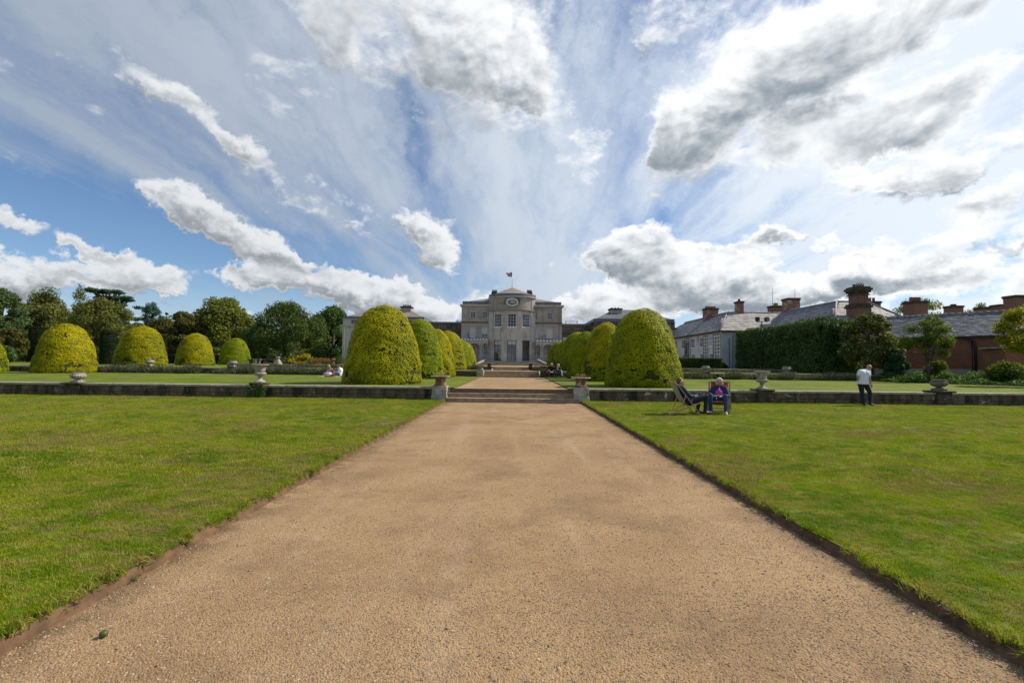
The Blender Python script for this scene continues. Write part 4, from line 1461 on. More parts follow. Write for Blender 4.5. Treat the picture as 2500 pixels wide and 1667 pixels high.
for j in range(ny + 1):
    for i in range(nx + 1):
        u = i / nx; v = j / ny
        droop = -.10 * u - .30 * u * u * (1 - v)
        pinch = 1 - .62 * u ** 1.5
        x = -fw * u * .62 + .05 * math.sin(9 * u + 3 * v)
        y = .16 * math.sin(11 * u + 2.0 * v) * (0.3 + u)
        z = -fh * .9 * (1 - v) * pinch - .02 - .16 * u + .05 * math.sin(8 * u)
        vs.append((ft.x + x - .06, ft.y + y, ft.z + z)); uvs.append((u, v))
for j in range(ny):
    for i in range(nx):
        a = j * (nx + 1) + i; fs.append((a, a + 1, a + nx + 2, a + nx + 1))
me = bpy.data.meshes.new('flag'); me.from_pydata(vs, [], fs)
l = me.uv_layers.new(name='UVMap')
for p in me.polygons:
    for li in p.loop_indices: l.data[li].uv = uvs[me.loops[li].vertex_index]
    p.use_smooth = True
tag(link('flag', me, None, None, FLAG), 'red white and blue flag fluttering on the mansion roof pole', 'flag')

# ------------------------------------------------------------------ slated roofs
SLATE_MESHES = {}


def slate_unit(su, sv, th):
    key = (round(su, 3), round(sv, 3))
    if key not in SLATE_MESHES:
        me = bpy.data.meshes.new('slate')
        w, h = su * .485, sv * 1.22
        vs = [(-w, 0, th * .2 + .012), (w, 0, th * .2 + .012), (w, h, .002), (-w, h, .002), (-w, 0, th + .016), (w, 0, th + .016), (w, h, th * .5), (-w, h, th * .5)]
        me.from_pydata(vs, [], [(0, 3, 2, 1), (4, 5, 6, 7), (0, 1, 5, 4), (1, 2, 6, 5), (3, 0, 4, 7)])
        me.update(); SLATE_MESHES[key] = me
    return SLATE_MESHES[key]


def slates(parent, origin, P0, U, V, quad, su, sv, mats, seed, limit=300, th=.022):
    """courses of slates over a roof face; quad = outline in (u, v) metres along eave and slope"""
    r = random.Random(seed)
    U = Vector(U).normalized(); V = Vector(V); vlen = V.length; V = V / vlen
    N = U.cross(V).normalized()
    if N.z < 0: N = -N
    us = [q[0] for q in quad]; vmax = max(q[1] for q in quad)

    def inside(u, v):
        s = 0; n = len(quad); c = False
        for i in range(n):
            (ax, ay), (bx, by) = quad[i], quad[(i + 1) % n]
            if (ay > v) != (by > v) and u < (bx - ax) * (v - ay) / (by - ay) + ax: c = not c
        return c
    items = []
    row = 0; v = .0
    while v < vmax - sv * .3:
        off = (row % 2) * su * .5 + r.uniform(-.1, .1) * su
        u = min(us) + off - su
        while u < max(us) + su:
            if inside(u, v + sv * .3):
                items.append((u + r.uniform(-.012, .012), v + r.uniform(-.02, .02) * sv, r.uniform(-.025, .025), r.uniform(-.004, .010)))
            u += su
        row += 1; v += sv
    items.sort(key=lambda t: (Vector(P0) + U * t[0] + V * t[1] - Vector((0, 0, EYE))).length)
    base = slate_unit(su, sv, th)
    left, right = items[:limit], items[limit:]
    Rb = Matrix((U, V, N)).transposed() if U.cross(V).dot(N) > 0 else Matrix((-U, V, N)).transposed()
    for (u, v, a, dz) in left:
        p = Vector(P0) + U * u + V * v + N * dz - origin
        M = Matrix.Translation(p) @ (Rb @ Matrix.Rotation(a, 3, 'Z') @ Matrix.Rotation(r.uniform(-.03, .03), 3, 'Y')).to_4x4()
        mt = r.choice(mats)
        key = (base.name, mt.name)
        me = SLATE_MESHES.get(key)
        if me is None:
            me = base.copy(); me.materials.clear(); me.materials.append(mt); SLATE_MESHES[key] = me
        o = bpy.data.objects.new('slate', me); COL.objects.link(o); o.parent = parent; o.matrix_local = M
    if right:
        m = MB(); bv = [v.co.copy() for v in base.vertices]; bf = [tuple(p.vertices) for p in base.polygons]
        for (u, v, a, dz) in right:
            p = Vector(P0) + U * u + V * v + N * dz - origin
            M = Matrix.Translation(p) @ (Rb @ Matrix.Rotation(a, 3, 'Z')).to_4x4()
            m.cur = r.randrange(len(mats)); m.add([M @ q for q in bv], bf)
        tag(m.build('slate_courses', mats, parent), kind='stuff')


SL_A = mottled('slate dark', (0.158, 0.158, 0.168), (0.098, 0.096, 0.102), 3, .6, (0.240, 0.225, 0.165), 2, .6, .75, .004, 40, spec=.5)
SL_B = mottled('slate mid', (0.225, 0.222, 0.225), (0.143, 0.140, 0.143), 3, .6, (0.300, 0.270, 0.195), 2, .6, .75, .004, 40, spec=.5)
SL_C = mottled('slate pale', (0.315, 0.307, 0.300), (0.210, 0.203, 0.195), 3, .62, (0.375, 0.345, 0.255), 2, .6, .75, .004, 40, spec=.5)
SL_P = mottled('stone slate sunlit', (0.425, 0.400, 0.362), (0.300, 0.275, 0.250), 3, .7, (0.188, 0.163, 0.125), 2, .58, .72, .004, 40)  # pale tone carries the sunlight on the front roof faces
SL_Q = mottled('stone slate brown', (0.312, 0.275, 0.237), (0.225, 0.200, 0.175), 3, .7, (0.150, 0.125, 0.100), 2, .58, .72, .004, 40)

# ------------------------------------------------------------------ white service wing
WX, WY, WE, WG = 24.98, 55.0, 5.82, .95
wing = empty('service_wing', (WX, WY, WG))
tag(wing, 'limewashed two-storey wing with trellised sash windows and slate hipped roof', 'house')
WO = Vector(wing.location)
fw_ = lambda u, v, d: Vector((WX + d, u, v)) - WO          # facade facing the garden, u = depth Y
ff_ = lambda u, v, d: Vector((u, WY + d, v)) - WO


def z4(zx, zy): return 1640 + zx / 8.709, 740 + zy / 8.709


def wrect(x0, x1, y0, y1):
    a = atx(*z4(x0, y1), WX); b = atx(*z4(x1, y0), WX)
    c = atx(*z4(x0, y0), WX); d = atx(*z4(x1, y1), WX)
    return (min(a.y, b.y), max(a.y, b.y), (a.z + d.z) / 2, (b.z + c.z) / 2)


upper = [wrect(*q) for q in ((205, 280, 785, 975), (405, 490, 750, 955), (590, 668, 720, 935), (775, 870, 695, 920))]
zu0_ = sum(h[2] for h in upper) / 4; zu1_ = sum(h[3] for h in upper) / 4
upper = [(h[0], h[1], zu0_, zu1_) for h in upper]
low = [(h[0], h[1], 1.75, atx(*z4(640, 1075), WX).z) for h in [wrect(*q) for q in ((215, 285, 1100, 1250), (410, 495, 1085, 1250), (600, 680, 1075, 1250), (795, 880, 1062, 1250))]]
# three more bays farther along, hidden from here by the big yew
step = upper[0][0] - upper[1][0]
for k in (1, 2):
    upper.append((upper[0][0] + 3.2 * k, upper[0][1] + 3.2 * k, zu0_, zu1_)); low.append((low[0][0] + 3.2 * k, low[0][1] + 3.2 * k, 1.75, low[0][3]))
WEND = 80.0
m = MB(); wall_open(m, fw_, WY, WEND, .8, WE, upper + low, .14)
m.build('facade_wall', WHITEW, wing)
for i, h in enumerate(upper): sash(wing, fw_, h, 3, 4, .03, BLIND if i == 3 else GLASS_D, .045, .11, rail=2)
for h in low: sash(wing, fw_, h, 3, 4, .03, GLASS_D, .045, .11, rail=2)
d0 = gr(0, 0, 1)
fx0, fx1 = at(1640 + 1322 / 8.709, 870, WY).x, at(1640 + 1485 / 8.709, 870, WY).x
fz0, fz1 = at(1800, 740 + 1405 / 8.709, WY).z, at(1800, 740 + 1035 / 8.709, WY).z
fh_ = (fx0, fx1, fz0, fz1)
h2 = (fx0 + .3, fx1 - .1, fz1 + .95, WE - .45)
m = MB(); wall_open(m, ff_, WX, WX + 15, .8, WE, [fh_, h2], .14)
m.build('end_wall', GREYW, wing)
sash(wing, ff_, fh_, 4, 6, .06, BLIND, .03, .07); sash(wing, ff_, h2, 3, 4, .06, BLIND, .03, .07)
# hipped roof: eaves, ridge
EV = .35
A0 = Vector((WX - EV, WY - EV, WE)); RX, RYv, RZ = 28.48, 60.85, 8.66
Rn = Vector((RX, RYv, RZ)); Rf = Vector((RX, 76, RZ)); Af = Vector((WX - EV, WEND, WE))
Re = Vector((35.4, RYv, RZ)); Ae = Vector((40, WY - EV, WE)); Bk = Vector((32.2, 66.5, WE)); Bf = Vector((32.2, WEND, WE)); Be = Vector((40, 66.5, WE))
Rg = Vector((40, RYv, RZ))
vs = [tuple(p - WO) for p in (A0, Af, Rf, Rn, Ae, Rg, Bk, Bf, Be)]
me = bpy.data.meshes.new('roof'); me.from_pydata(vs, [], [(0, 3, 2, 1), (0, 4, 5, 3), (3, 6, 7, 2), (2, 7, 1), (3, 5, 8, 6)]); me.update()
rf = link('roof', me, wing, None, SLATE)
m = MB(); m.box(WX - EV - WO.x, WX + .0 - WO.x, WY - EV - WO.y, WEND - WO.y, WE - .14 - WO.z, WE - .02 - WO.z)
m.box(WX - WO.x, 40 - WO.x, WY - EV - WO.y, WY - WO.y, WE - .14 - WO.z, WE - .02 - WO.z)
m.build('eaves_board', MATS['dark door frame'], wing)
Vn = Vector((RX - (WX - EV), 0, RZ - WE))
hl = Vn.length
slates(wing, WO, A0 + Vector((0, 0, .0)), (0, 1, 0), Vn, [(0.05, 0), (WEND - A0.y - .05, 0), (76 - A0.y, hl), (RYv - A0.y, hl)], .62, .42, [SL_A, SL_B, SL_A], 3, 260)
Vn = Vector((0, RYv - A0.y, RZ - WE)); hl = Vn.length
slates(wing, WO, A0, (1, 0, 0), Vn, [(0.05, 0), (14.5, 0), (11.4, hl), (RX - A0.x, hl)], .55, .62, [SL_P, SL_Q, SL_P], 4, 290)  # front face of the same roof: sunlight put into paler slates
m = MB(); m.tube([A0 - WO + Vector((0, 0, .05)), Rn - WO + Vector((0, 0, .06))], .085, 6); m.tube([Rn - WO + Vector((0, 0, .06)), Rg - WO + Vector((0, 0, .06))], .10, 6); m.tube([Rn - WO + Vector((0, 0, .06)), Rf - WO + Vector((0, 0, .06))], .10, 6)
m.build('ridge_tiles', SL_Q, wing)
# rainwater pipe, trellises
px_ = at(1640 + 1262 / 8.709, 820, WY).x
MB().tube([ff_(px_ + .5, WE - .12, -.25), ff_(px_ + .4, WE - .35, -.2), ff_(px_, WE - .7, -.09), ff_(px_, 1.0, -.09)], .055, 7).build('downpipe', GREYW, wing)
MB().tube([ff_(px_ - .28, WE - .9, -.06), ff_(px_ - .28, 1.0, -.06)], .03, 6).build('pipe', MATS['dark door frame'], wing)
TREL = plain('weathered trellis', (.11, .085, .065), .9)


def trellis(h, nu, nv):
    m = MB(); a, b, c, d = h
    for k in range(nu + 1):
        u = a + (b - a) * k / nu; fbox(m, fw_, u - .028, u + .028, c, d, -.05, -.028)
    for k in range(nv + 1):
        v = c + (d - c) * k / nv; fbox(m, fw_, a, b, v - .028, v + .028, -.075, -.051)
    m.build('trellis', TREL, wing)


t1_ = wrect(885, 1045, 690, 1095); t2_ = wrect(678, 768, 715, 1075); t3_ = wrect(285, 398, 775, 1120)
for h, nu, nv in ((t1_, 3, 7), (t2_, 2, 7), (t3_, 3, 8)): trellis((h[0], h[1], 2.35, zu1_ + .1), nu, nv)
m = MB()
for k in range(9):
    u = t3_[0] + (t3_[1] - t3_[0]) * random.random()
    pts = []; z_ = .95
    while z_ < 5.2: pts.append(fw_(u + random.uniform(-.15, .15), z_, -.10)); z_ += .5
    m.tube(pts, .022, 5)
m.build('bare_climber_stems', BARK, wing)
# chimneys of the wing
def chim_px(parent, org, x0, x1, ytop, ybot, Y, mat, d=None, **k):
    q0, q1 = at(x0, ybot, Y), at(x1, ytop, Y)
    zt_ = (at((x0 + x1) / 2, ytop, Y)).z
    zb_ = (at((x0 + x1) / 2, ybot, Y)).z - 1.2
    return chimney(parent, (q0.x + q1.x) / 2 - org.x, Y - org.y, (q1.x - q0.x) * .82, d or (q1.x - q0.x) * .8, zb_ - org.z, zt_ - org.z, mat, **k)


chim_px(wing, WO, 1716, 1753, 753, 776, 66, BRICKW, 1.1, pots=6, potm=POTY, potr=.14, poth=.30)
chim_px(wing, WO, 1796, 1813, 736, 764, 61, BRICKW, .9, pots=1, potm=DARKST, potr=.17, poth=.32)
m = MB(); q = at(1815, 745, 61) - WO
for k in range(6): m.tube([q + Vector((-.3, 0, k * .13 - .3)), q + Vector((.12, 0, k * .13 - .25))], .02, 4)
m.tube([q + Vector((0, 0, -.5)), q + Vector((0, 0, .5))], .025, 5); m.build('aerial', IRON, wing)
chim_px(wing, WO, 1877, 1911, 747, 768, 62, BRICK, 1.2, pots=1, potm=POTY, potr=.30, poth=.38)
chim_px(wing, WO, 1914, 1948, 729, 771, 57, BRICKW, 1.3)
for (x, ya, yb, Y) in ((1886, 700, 766, 60), (1940.6, 704, 730, 57)):
    MB().tube([at(x, yb, Y) - WO, at(x, ya, Y) - WO], [.03, .018], 5).build('whip_aerial', IRON, wing)

# ------------------------------------------------------------------ second slated range
RG = Vector((34, 46, 1.0))
rng2 = empty('slated_range', RG)
tag(rng2, 'lower slate-roofed range with the tall corbelled brick stack behind the hedge', 'house')
P = {k: Vector(v) for k, v in dict(a=(30.6, 43.6, 5.62), b=(39.2, 43.6, 5.62), c=(37.2, 48, 8.45), d=(34, 48, 8.45), e=(34, 58, 8.45), f=(30.6, 58, 5.62), g=(37.2, 58, 8.45), h=(41, 58, 5.62)).items()}
vs = [tuple(P[k] - RG) for k in 'abcdefgh']
me = bpy.data.meshes.new('roof'); me.from_pydata(vs, [], [(0, 1, 2, 3), (0, 3, 4, 5), (3, 2, 6, 4), (1, 7, 6, 2)]); me.update()
link('roof', me, rng2, None, SLATE)
m = MB(); m.box(30.95 - RG.x, 38.9 - RG.x, 43.95 - RG.y, 57.9 - RG.y, -.1, 5.62 - RG.z - .02); me = m.mesh('wall'); uv_box(me); link('wall', me, rng2, None, BRICK)
Vn = Vector((3.4, 0, 2.83)); slates(rng2, RG, P['a'], (0, 1, 0), Vn, [(0.05, 0), (14.3, 0), (14.3, Vn.length), (4.4, Vn.length)], .60, .42, [SL_A, SL_B], 5, 150)
Vn = Vector((0, 4.4, 2.83)); slates(rng2, RG, P['a'], (1, 0, 0), Vn, [(0.05, 0), (8.5, 0), (6.6, Vn.length), (3.4, Vn.length)], .52, .50, [SL_P, SL_Q, SL_P], 6, 140)  # sunlit front face, its brightness painted in with paler slates than the side
m = MB()
for (a, b) in (('a', 'd'), ('d', 'c'), ('c', 'b'), ('d', 'e')): m.tube([P[a] - RG + Vector((0, 0, .06)), P[b] - RG + Vector((0, 0, .06))], .09, 6)
m.build('ridge_tiles', SL_Q, rng2)
# tall stack with corbelled head
q0, q1 = at(2081, 790, 44.6), at(2113, 790, 44.6)
cx_, w_ = (q0.x + q1.x) / 2 - RG.x, (q1.x - q0.x)
zf = lambda py: at(2098, py, 44.6).z - RG.z
m = MB(); y_ = 44.6 - RG.y
m.box(cx_ - w_ * .50, cx_ + w_ * .62, y_ - .6, y_ + .8, 3.2, zf(752)); m.box(cx_ - w_ * .47, cx_ + w_ * .47, y_ - .5, y_ + .5, zf(752) + .002, zf(722))
for k in (-.25, .25): m.box(cx_ + k * w_ - w_ * .045, cx_ + k * w_ + w_ * .045, y_ - .56, y_ - .501, zf(742), zf(722))
me = m.mesh('chimney'); uv_box(me); st_ = link('chimney', me, rng2, None, BRICK)
m = MB()
for (e_, a, b) in ((.10, 722, 719), (.02, 718.8, 716), (.16, 715.8, 711), (.26, 710.8, 705), (.14, 704.8, 701.5)):
    m.box(cx_ - w_ * .47 - e_, cx_ + w_ * .47 + e_, y_ - .5 - e_, y_ + .5 + e_, zf(a), zf(b))
m.box(cx_ - w_ * .60, cx_ + w_ * .70, y_ - .7, y_ + .9, zf(752), zf(746)); m.box(cx_ - w_ * .55, cx_ + w_ * .58, y_ - .62, y_ + .8, zf(745.8), zf(742))
m.build('chimney_cap', DARKST, st_)
for k, x in enumerate((-.30, -.02, .16, .34)):
    t = MB(); z0_ = zf(701.5); hgt = .26
    t.lathe([(.14, z0_), (.13, z0_ + hgt), (.15, z0_ + hgt + .02)], 10, (cx_ + x * w_, y_, 0)); t.build('chimney_pot', POTM if k == 0 else POTY, st_)
    if k:
        t = MB(); c_ = Vector((cx_ + x * w_, y_, z0_ + hgt))
        for s in (-1, 1):
            t.tube([c_ + Vector((s * .16, 0, 0)), c_ + Vector((0, 0, .24))], .018, 5); t.tube([c_ + Vector((0, s * .16, 0)), c_ + Vector((0, 0, .24))], .018, 5)
        t.build('bird_guard', IRON, st_)
chim_px(rng2, RG, 2116, 2141, 737, 763, 50, BRICK, 1.3, pots=2, potm=POTM, potr=.14, poth=.45)

# ------------------------------------------------------------------ brick outbuilding with graded slates
OA = Vector((35.0, 42.0, 0)); dv = Vector((4.7, -5.7, 0)).normalized(); nv = Vector((-dv.y, dv.x, 0))
if nv.y < 0: nv = -nv
OB = Vector((35.0, 42.0, .8))
out = empty('brick_outbuilding', OB)
tag(out, 'single-storey brick outbuilding with sagging slate roof and black drainpipe', 'outbuilding')
EZ, RZ2, RUN = 4.32, 6.42, 2.55
L0, L1_ = -1.6, 10.5
fo = lambda u, v, d: OA + dv * u + nv * d + Vector((0, 0, v)) - OB
m = MB()
m.quad(fo(L0, .5, 0), fo(L1_, .5, 0), fo(L1_, EZ, 0), fo(L0, EZ, 0))
for u in (L0, L1_):
    m.add([fo(u, .5, 0), fo(u, EZ, 0), fo(u, RZ2, RUN), fo(u, EZ, RUN * 2), fo(u, .5, RUN * 2)], [(0, 1, 2, 3, 4)])
m.quad(fo(L0, .5, RUN * 2), fo(L1_, .5, RUN * 2), fo(L1_, EZ, RUN * 2), fo(L0, EZ, RUN * 2))
me = m.mesh('wall'); uv_box(me); link('wall', me, out, None, BRICKD)
m = MB(); fbox(m, fo, L0, L1_, .4, 1.55, -.03, .0); m.build('rendered_plinth', RENDER, out)
m = MB()
Lr0 = L0 - .1
m.quad(fo(Lr0, EZ - .02, -.25), fo(L1_, EZ - .02, -.25), fo(L1_, RZ2, RUN), fo(Lr0, RZ2, RUN))
m.quad(fo(Lr0, EZ - .02, RUN * 2 + .25), fo(Lr0, RZ2, RUN), fo(L1_, RZ2, RUN), fo(L1_, EZ - .02, RUN * 2 + .25))
m.build('roof', SLATE, out)
Vn = nv * (RUN + .25) + Vector((0, 0, RZ2 - EZ + .02)); P0 = OA + dv * Lr0 + nv * -.27 + Vector((0, 0, EZ))
slates(out, OB, P0, dv, Vn, [(0, 0), (L1_ - Lr0, 0), (L1_ - Lr0, Vn.length), (0, Vn.length)], .36, .165, [SL_A, SL_A, SL_B, SL_C], 8, 300, .016)
m = MB()
u = Lr0
while u < L1_:
    me_ = block_mesh('r', 0, 1, 0, 1, 0, 1)
    bpy.data.meshes.remove(me_)
    m.tube([fo(u + .01, RZ2 + .05 + random.uniform(-.01, .015), RUN), fo(u + .43, RZ2 + .05 + random.uniform(-.01, .015), RUN)], .10, 7)
    u += .45
m.build('ridge_tiles', SL_Q, out)
m = MB(); fbox(m, fo, Lr0, L1_, EZ - .14, EZ - .03, -.36, -.25); m.build('gutter', IRON, out)
pu = 4.6
q = at(2385, 850, 38); pu = 5.2
MB().tube([fo(pu - .55, EZ - .1, -.3), fo(pu - .1, EZ - .45, -.14), fo(pu, EZ - .8, -.12), fo(pu, .6, -.12)], .085, 8).build('drainpipe', IRON, out)
MB().tube([fo(pu - .2, EZ - .5, -.06), fo(pu - .2, .7, -.06)], .03, 6).build('cable_pipe', IRON, out)
chim_px(out, OB, 2215, 2254, 736, 772, 45.5, BRICK, 1.3, pots=3, potm=POTM, potr=.16, poth=.42)
# low lean-to at its near end
LT = Vector((37.4, 33.4, .6))
lt = empty('brick_lean_to', LT); tag(lt, 'dark low brick lean-to with stepped stone slab top at the edge of view', 'outbuilding')
m = MB(); m.box(-1.55, 2.2, 0, 1.6, 0, 2.5); me = m.mesh('wall'); uv_box(me); link('wall', me, lt, None, BRICKD)
link('roof_slab', block_mesh('roof_slab', -1.75, .1, -.15, 1.75, 2.51, 2.60, .015), lt, None, PEDM)
link('roof_slab', block_mesh('roof_slab', -.1, 2.3, -.15, 1.75, 2.78, 2.87, .015), lt, None, PEDM)
m = MB(); m.box(-.05, 2.2, .0, 1.6, 2.605, 2.775); me = m.mesh('upstand'); uv_box(me); link('upstand', me, lt, None, BRICKD)

# ------------------------------------------------------------------ chimneys of the stable court behind
RB = Vector((58, 58, 1))
rear = empty('stable_range', RB); tag(rear, 'brick stable range behind the outbuilding, mostly its chimneys showing', 'stables')
m = MB(); m.box(-12, 20, 0, 7, -.1, 5.0); me = m.mesh('wall'); uv_box(me); link('wall', me, rear, None, BRICK)
vs = [(-12.3, -.3, 5.0), (20.3, -.3, 5.0), (20.3, 7.3, 5.0), (-12.3, 7.3, 5.0), (-12.3, 3.5, 6.6), (20.3, 3.5, 6.6)]
me = bpy.data.meshes.new('roof'); me.from_pydata(vs, [], [(0, 1, 5, 4), (2, 3, 4, 5), (0, 4, 3), (1, 2, 5)]); link('roof', me, rear, None, SLATE)
for (a, b, t, bt, n, pm) in ((2312, 2344, 747, 785, 1, DARKST), (2388, 2408, 750, 785, 0, None), (2428.6, 2450.5, 744, 785, 0, None)):
    chim_px(rear, RB, a, b, t, bt, 59, BRICK, 1.2, pots=n, potm=pm, potr=.32, poth=.22)
# the nearer stack at the frame edge belongs to a taller house beyond
RC = Vector((52, 46, 1))
rr = empty('gable_house', RC); tag(rr, 'slate-roofed gable house behind the outbuilding with a square dark-capped stack', 'house')
m = MB(); m.box(-2.2, 6, 0, 6, -.1, 4.6); me = m.mesh('wall'); uv_box(me); link('wall', me, rr, None, BRICK)
vs = [(-2.5, -.3, 4.6), (6.3, -.3, 4.6), (6.3, 6.3, 4.6), (-2.5, 6.3, 4.6), (-2.5, 3, 5.8), (6.3, 3, 5.8)]
me = bpy.data.meshes.new('roof'); me.from_pydata(vs, [], [(0, 1, 5, 4), (2, 3, 4, 5), (0, 4, 3), (1, 2, 5)]); link('roof', me, rr, None, SLATE)
chim_px(rr, RC, 2463, 2488, 722, 765, 46.5, BRICK, 1.2, capm=DARKST)

# ------------------------------------------------------------------ floodlight on its mast, rising from the hedge
q = at(1860, 797, 48)
fl = empty('floodlight_mast', (q.x, 48, 1.0)); tag(fl, 'twin black floodlights on a mast rising above the tall dark hedge', 'floodlight')
hz = at(1860, 786, 48).z - 1.0
MB().tube([(0, 0, 0), (0, 0, hz)], .05, 8).bar((-.55, 0, hz), (.55, 0, hz + .06), .06, .06).build('mast', IRON, fl)
for s in (-1, 1):
    m = MB(); M = Matrix.Translation((s * .50, -.05, hz + .26)) @ Matrix.Rotation(-.25, 4, 'X') @ Matrix.Rotation(s * .25, 4, 'Z')
    m.box(-.17, .17, -.10, .16, -.17, .19, M); m.box(-.21, .21, -.16, -.101, -.21, .23, M); m.bar((s * .5, 0, hz), (s * .5, 0, hz + .12), .05, .05)
    m.build('lamp_head', IRON, fl)

# ================================================================== vegetation
GOLD = leaf_mat('golden yew', (.120, .165, .004), (.62, .535, .006), (.68, .55, .008), .92, .20, .45, True)
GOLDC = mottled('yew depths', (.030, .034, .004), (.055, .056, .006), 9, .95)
YEWD = leaf_mat('dark yew', (.010, .020, .005), (.030, .048, .012), None, .9, .2, .3)
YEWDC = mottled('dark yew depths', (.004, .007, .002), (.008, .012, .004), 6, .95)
HEDGE = leaf_mat('conifer hedge', (0.035, 0.078, 0.023), (0.104, 0.171, 0.042), (0.194, 0.273, 0.051), .93, .25, .3)
BOXH = leaf_mat('clipped box', (0.039, 0.077, 0.011), (0.091, 0.147, 0.020), None, .9, .3, .5)
PINE = leaf_mat('pine needles', (0.080, 0.102, 0.027), (0.230, 0.230, 0.049), (0.322, 0.282, 0.061), .9, .25, .18)
PINED = leaf_mat('dark pine needles', (0.047, 0.089, 0.035), (0.134, 0.186, 0.061), None, .9, .2, .2)
CEDAR = leaf_mat('cedar needles', (0.039, 0.081, 0.039), (0.100, 0.173, 0.073), None, .9, .2, .2)
CEDARB = leaf_mat('blue cedar needles', (0.042, 0.096, 0.070), (0.106, 0.182, 0.119), None, .9, .2, .2)
COPPER = leaf_mat('bronze leaves', (.075, .072, .022), (.185, .150, .036), (.11, .14, .03), .65, .3, .25)
OAKG = leaf_mat('late summer leaves', (0.104, 0.144, 0.026), (0.274, 0.274, 0.052), (0.366, 0.223, 0.058), .86, .3, .2)
HOLM = leaf_mat('dark evergreen leaves', (0.040, 0.074, 0.021), (0.155, 0.199, 0.044), None, .9, .25, .25)
LIME = leaf_mat('fresh green leaves', (0.052, 0.110, 0.025), (0.129, 0.202, 0.052), None, .9, .3, .2)
VARIG = leaf_mat('variegated leaves', (.055, .080, .018), (.20, .205, .055), (.52, .48, .20), .74, .3, .5)
CAMEL = leaf_mat('glossy dark leaves', (0.021, 0.058, 0.021), (0.065, 0.124, 0.046), None, .9, .2, .4, rough=.6)
ACAC = leaf_mat('light tree leaves', (.065, .115, .012), (.20, .24, .030), (.30, .25, .02), .9, .4, .5)
YELL = leaf_mat('yellow green leaves', (.150, .175, .010), (.42, .37, .020), None, .9, .4, .6)
GCOV = leaf_mat('ground cover leaves', (0.041, 0.095, 0.016), (0.115, 0.196, 0.041), (0.162, 0.230, 0.068), .9, .3, .5)
LAV = leaf_mat('lavender', (0.085, 0.095, 0.058), (0.221, 0.224, 0.153), (0.221, 0.162, 0.128), .84, .2, .9)
DRYF = leaf_mat('russet perennials', (0.130, 0.085, 0.023), (0.312, 0.221, 0.052), (0.390, 0.156, 0.039), .86, .3, .8)
YFLW = leaf_mat('yellow flower heads', (.26, .22, .010), (.62, .50, .015), None, .9, .3, 1.0)
GREENP = leaf_mat('green perennials', (.040, .070, .014), (.110, .140, .032), None, .9, .3, .8)
DEAD = leaf_mat('dry twigs', (.075, .062, .042), (.12, .10, .065), None, .9, .1, .5)


def fbm(P, rng, octaves=3, base=1.0):
    """cheap smooth pseudo noise on points, -1..1"""
    out = np.zeros(len(P)); amp = 1.0; tot = 0
    for o in range(octaves):
        k = rng.normal(0, base * 2 ** o, (5, 3)); ph = rng.uniform(0, 6.28, 5)
        out += amp * np.mean(np.sin(P @ k.T + ph), axis=1); tot += amp; amp *= .55
    return out / tot * 1.6


PROF = np.array([[0, .965], [.04, 1.0], [.25, .94], [.5, .845], [.65, .76], [.75, .68], [.84, .575], [.9, .475], [.95, .345], [.985, .175], [1.0, .0]])


def dome_variant(seed, n=44000, R=2.0, H=4.0):
    rg = np.random.default_rng(seed)
    t = np.linspace(0, 1, 200); r = np.interp(t, PROF[:, 0], PROF[:, 1])
    # area weighting
    dz = np.gradient(t) * H; dr = np.gradient(r) * R
    w = (r * R + .02) * np.hypot(dz, dr); cdf = np.cumsum(w) / w.sum()

    def surf(tt, a):
        rr = np.interp(tt, PROF[:, 0], PROF[:, 1]) * R
        P = np.stack([rr * np.cos(a), rr * np.sin(a), tt * H], 1)
        e = .01
        dr_ = (np.interp(tt + e, PROF[:, 0], PROF[:, 1]) - np.interp(tt - e, PROF[:, 0], PROF[:, 1])) * R / (2 * e * H)
        N = np.stack([np.cos(a), np.sin(a), -dr_], 1); N /= np.linalg.norm(N, axis=1)[:, None]
        return P, N
    s1, s2 = np.random.default_rng(seed + 100), np.random.default_rng(seed + 200)
    tt = np.interp(rg.random(n), cdf, t); a = rg.uniform(0, 2 * np.pi, n)
    P, N = surf(tt, a)
    lump = fbm(P, np.random.default_rng(seed + 5), 3, 1.3)
    lump2 = fbm(P, np.random.default_rng(seed + 6), 2, 5.0)
    hole = fbm(P * np.array([1, 1, 1.6]), np.random.default_rng(seed + 7), 3, 2.6)
    keep = ~((hole > .56 - .22 * (1 - tt) ** 3) & (rg.random(n) < .92))
    P = P + N * (lump * .075 + lump2 * .055 + rg.uniform(-.05, .02, n))[:, None]
    up = N.copy(); up[:, 2] += .10
    V = leaf_quads(P[keep], up[keep], .072, .55, .48, rg)
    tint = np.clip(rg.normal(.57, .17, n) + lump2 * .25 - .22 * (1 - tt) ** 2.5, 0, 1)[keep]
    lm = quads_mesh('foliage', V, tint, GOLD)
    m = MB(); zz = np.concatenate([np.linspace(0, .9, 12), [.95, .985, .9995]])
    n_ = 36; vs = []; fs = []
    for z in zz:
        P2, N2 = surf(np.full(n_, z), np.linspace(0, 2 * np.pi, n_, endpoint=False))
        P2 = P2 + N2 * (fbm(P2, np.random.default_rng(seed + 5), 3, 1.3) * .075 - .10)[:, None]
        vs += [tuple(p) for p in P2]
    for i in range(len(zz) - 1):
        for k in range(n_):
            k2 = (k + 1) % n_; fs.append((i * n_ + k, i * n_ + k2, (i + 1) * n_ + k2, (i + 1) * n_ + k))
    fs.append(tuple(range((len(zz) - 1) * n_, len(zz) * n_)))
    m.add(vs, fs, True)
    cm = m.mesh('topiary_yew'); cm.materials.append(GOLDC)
    return cm, lm


DV = [dome_variant(51), dome_variant(63), dome_variant(77)]


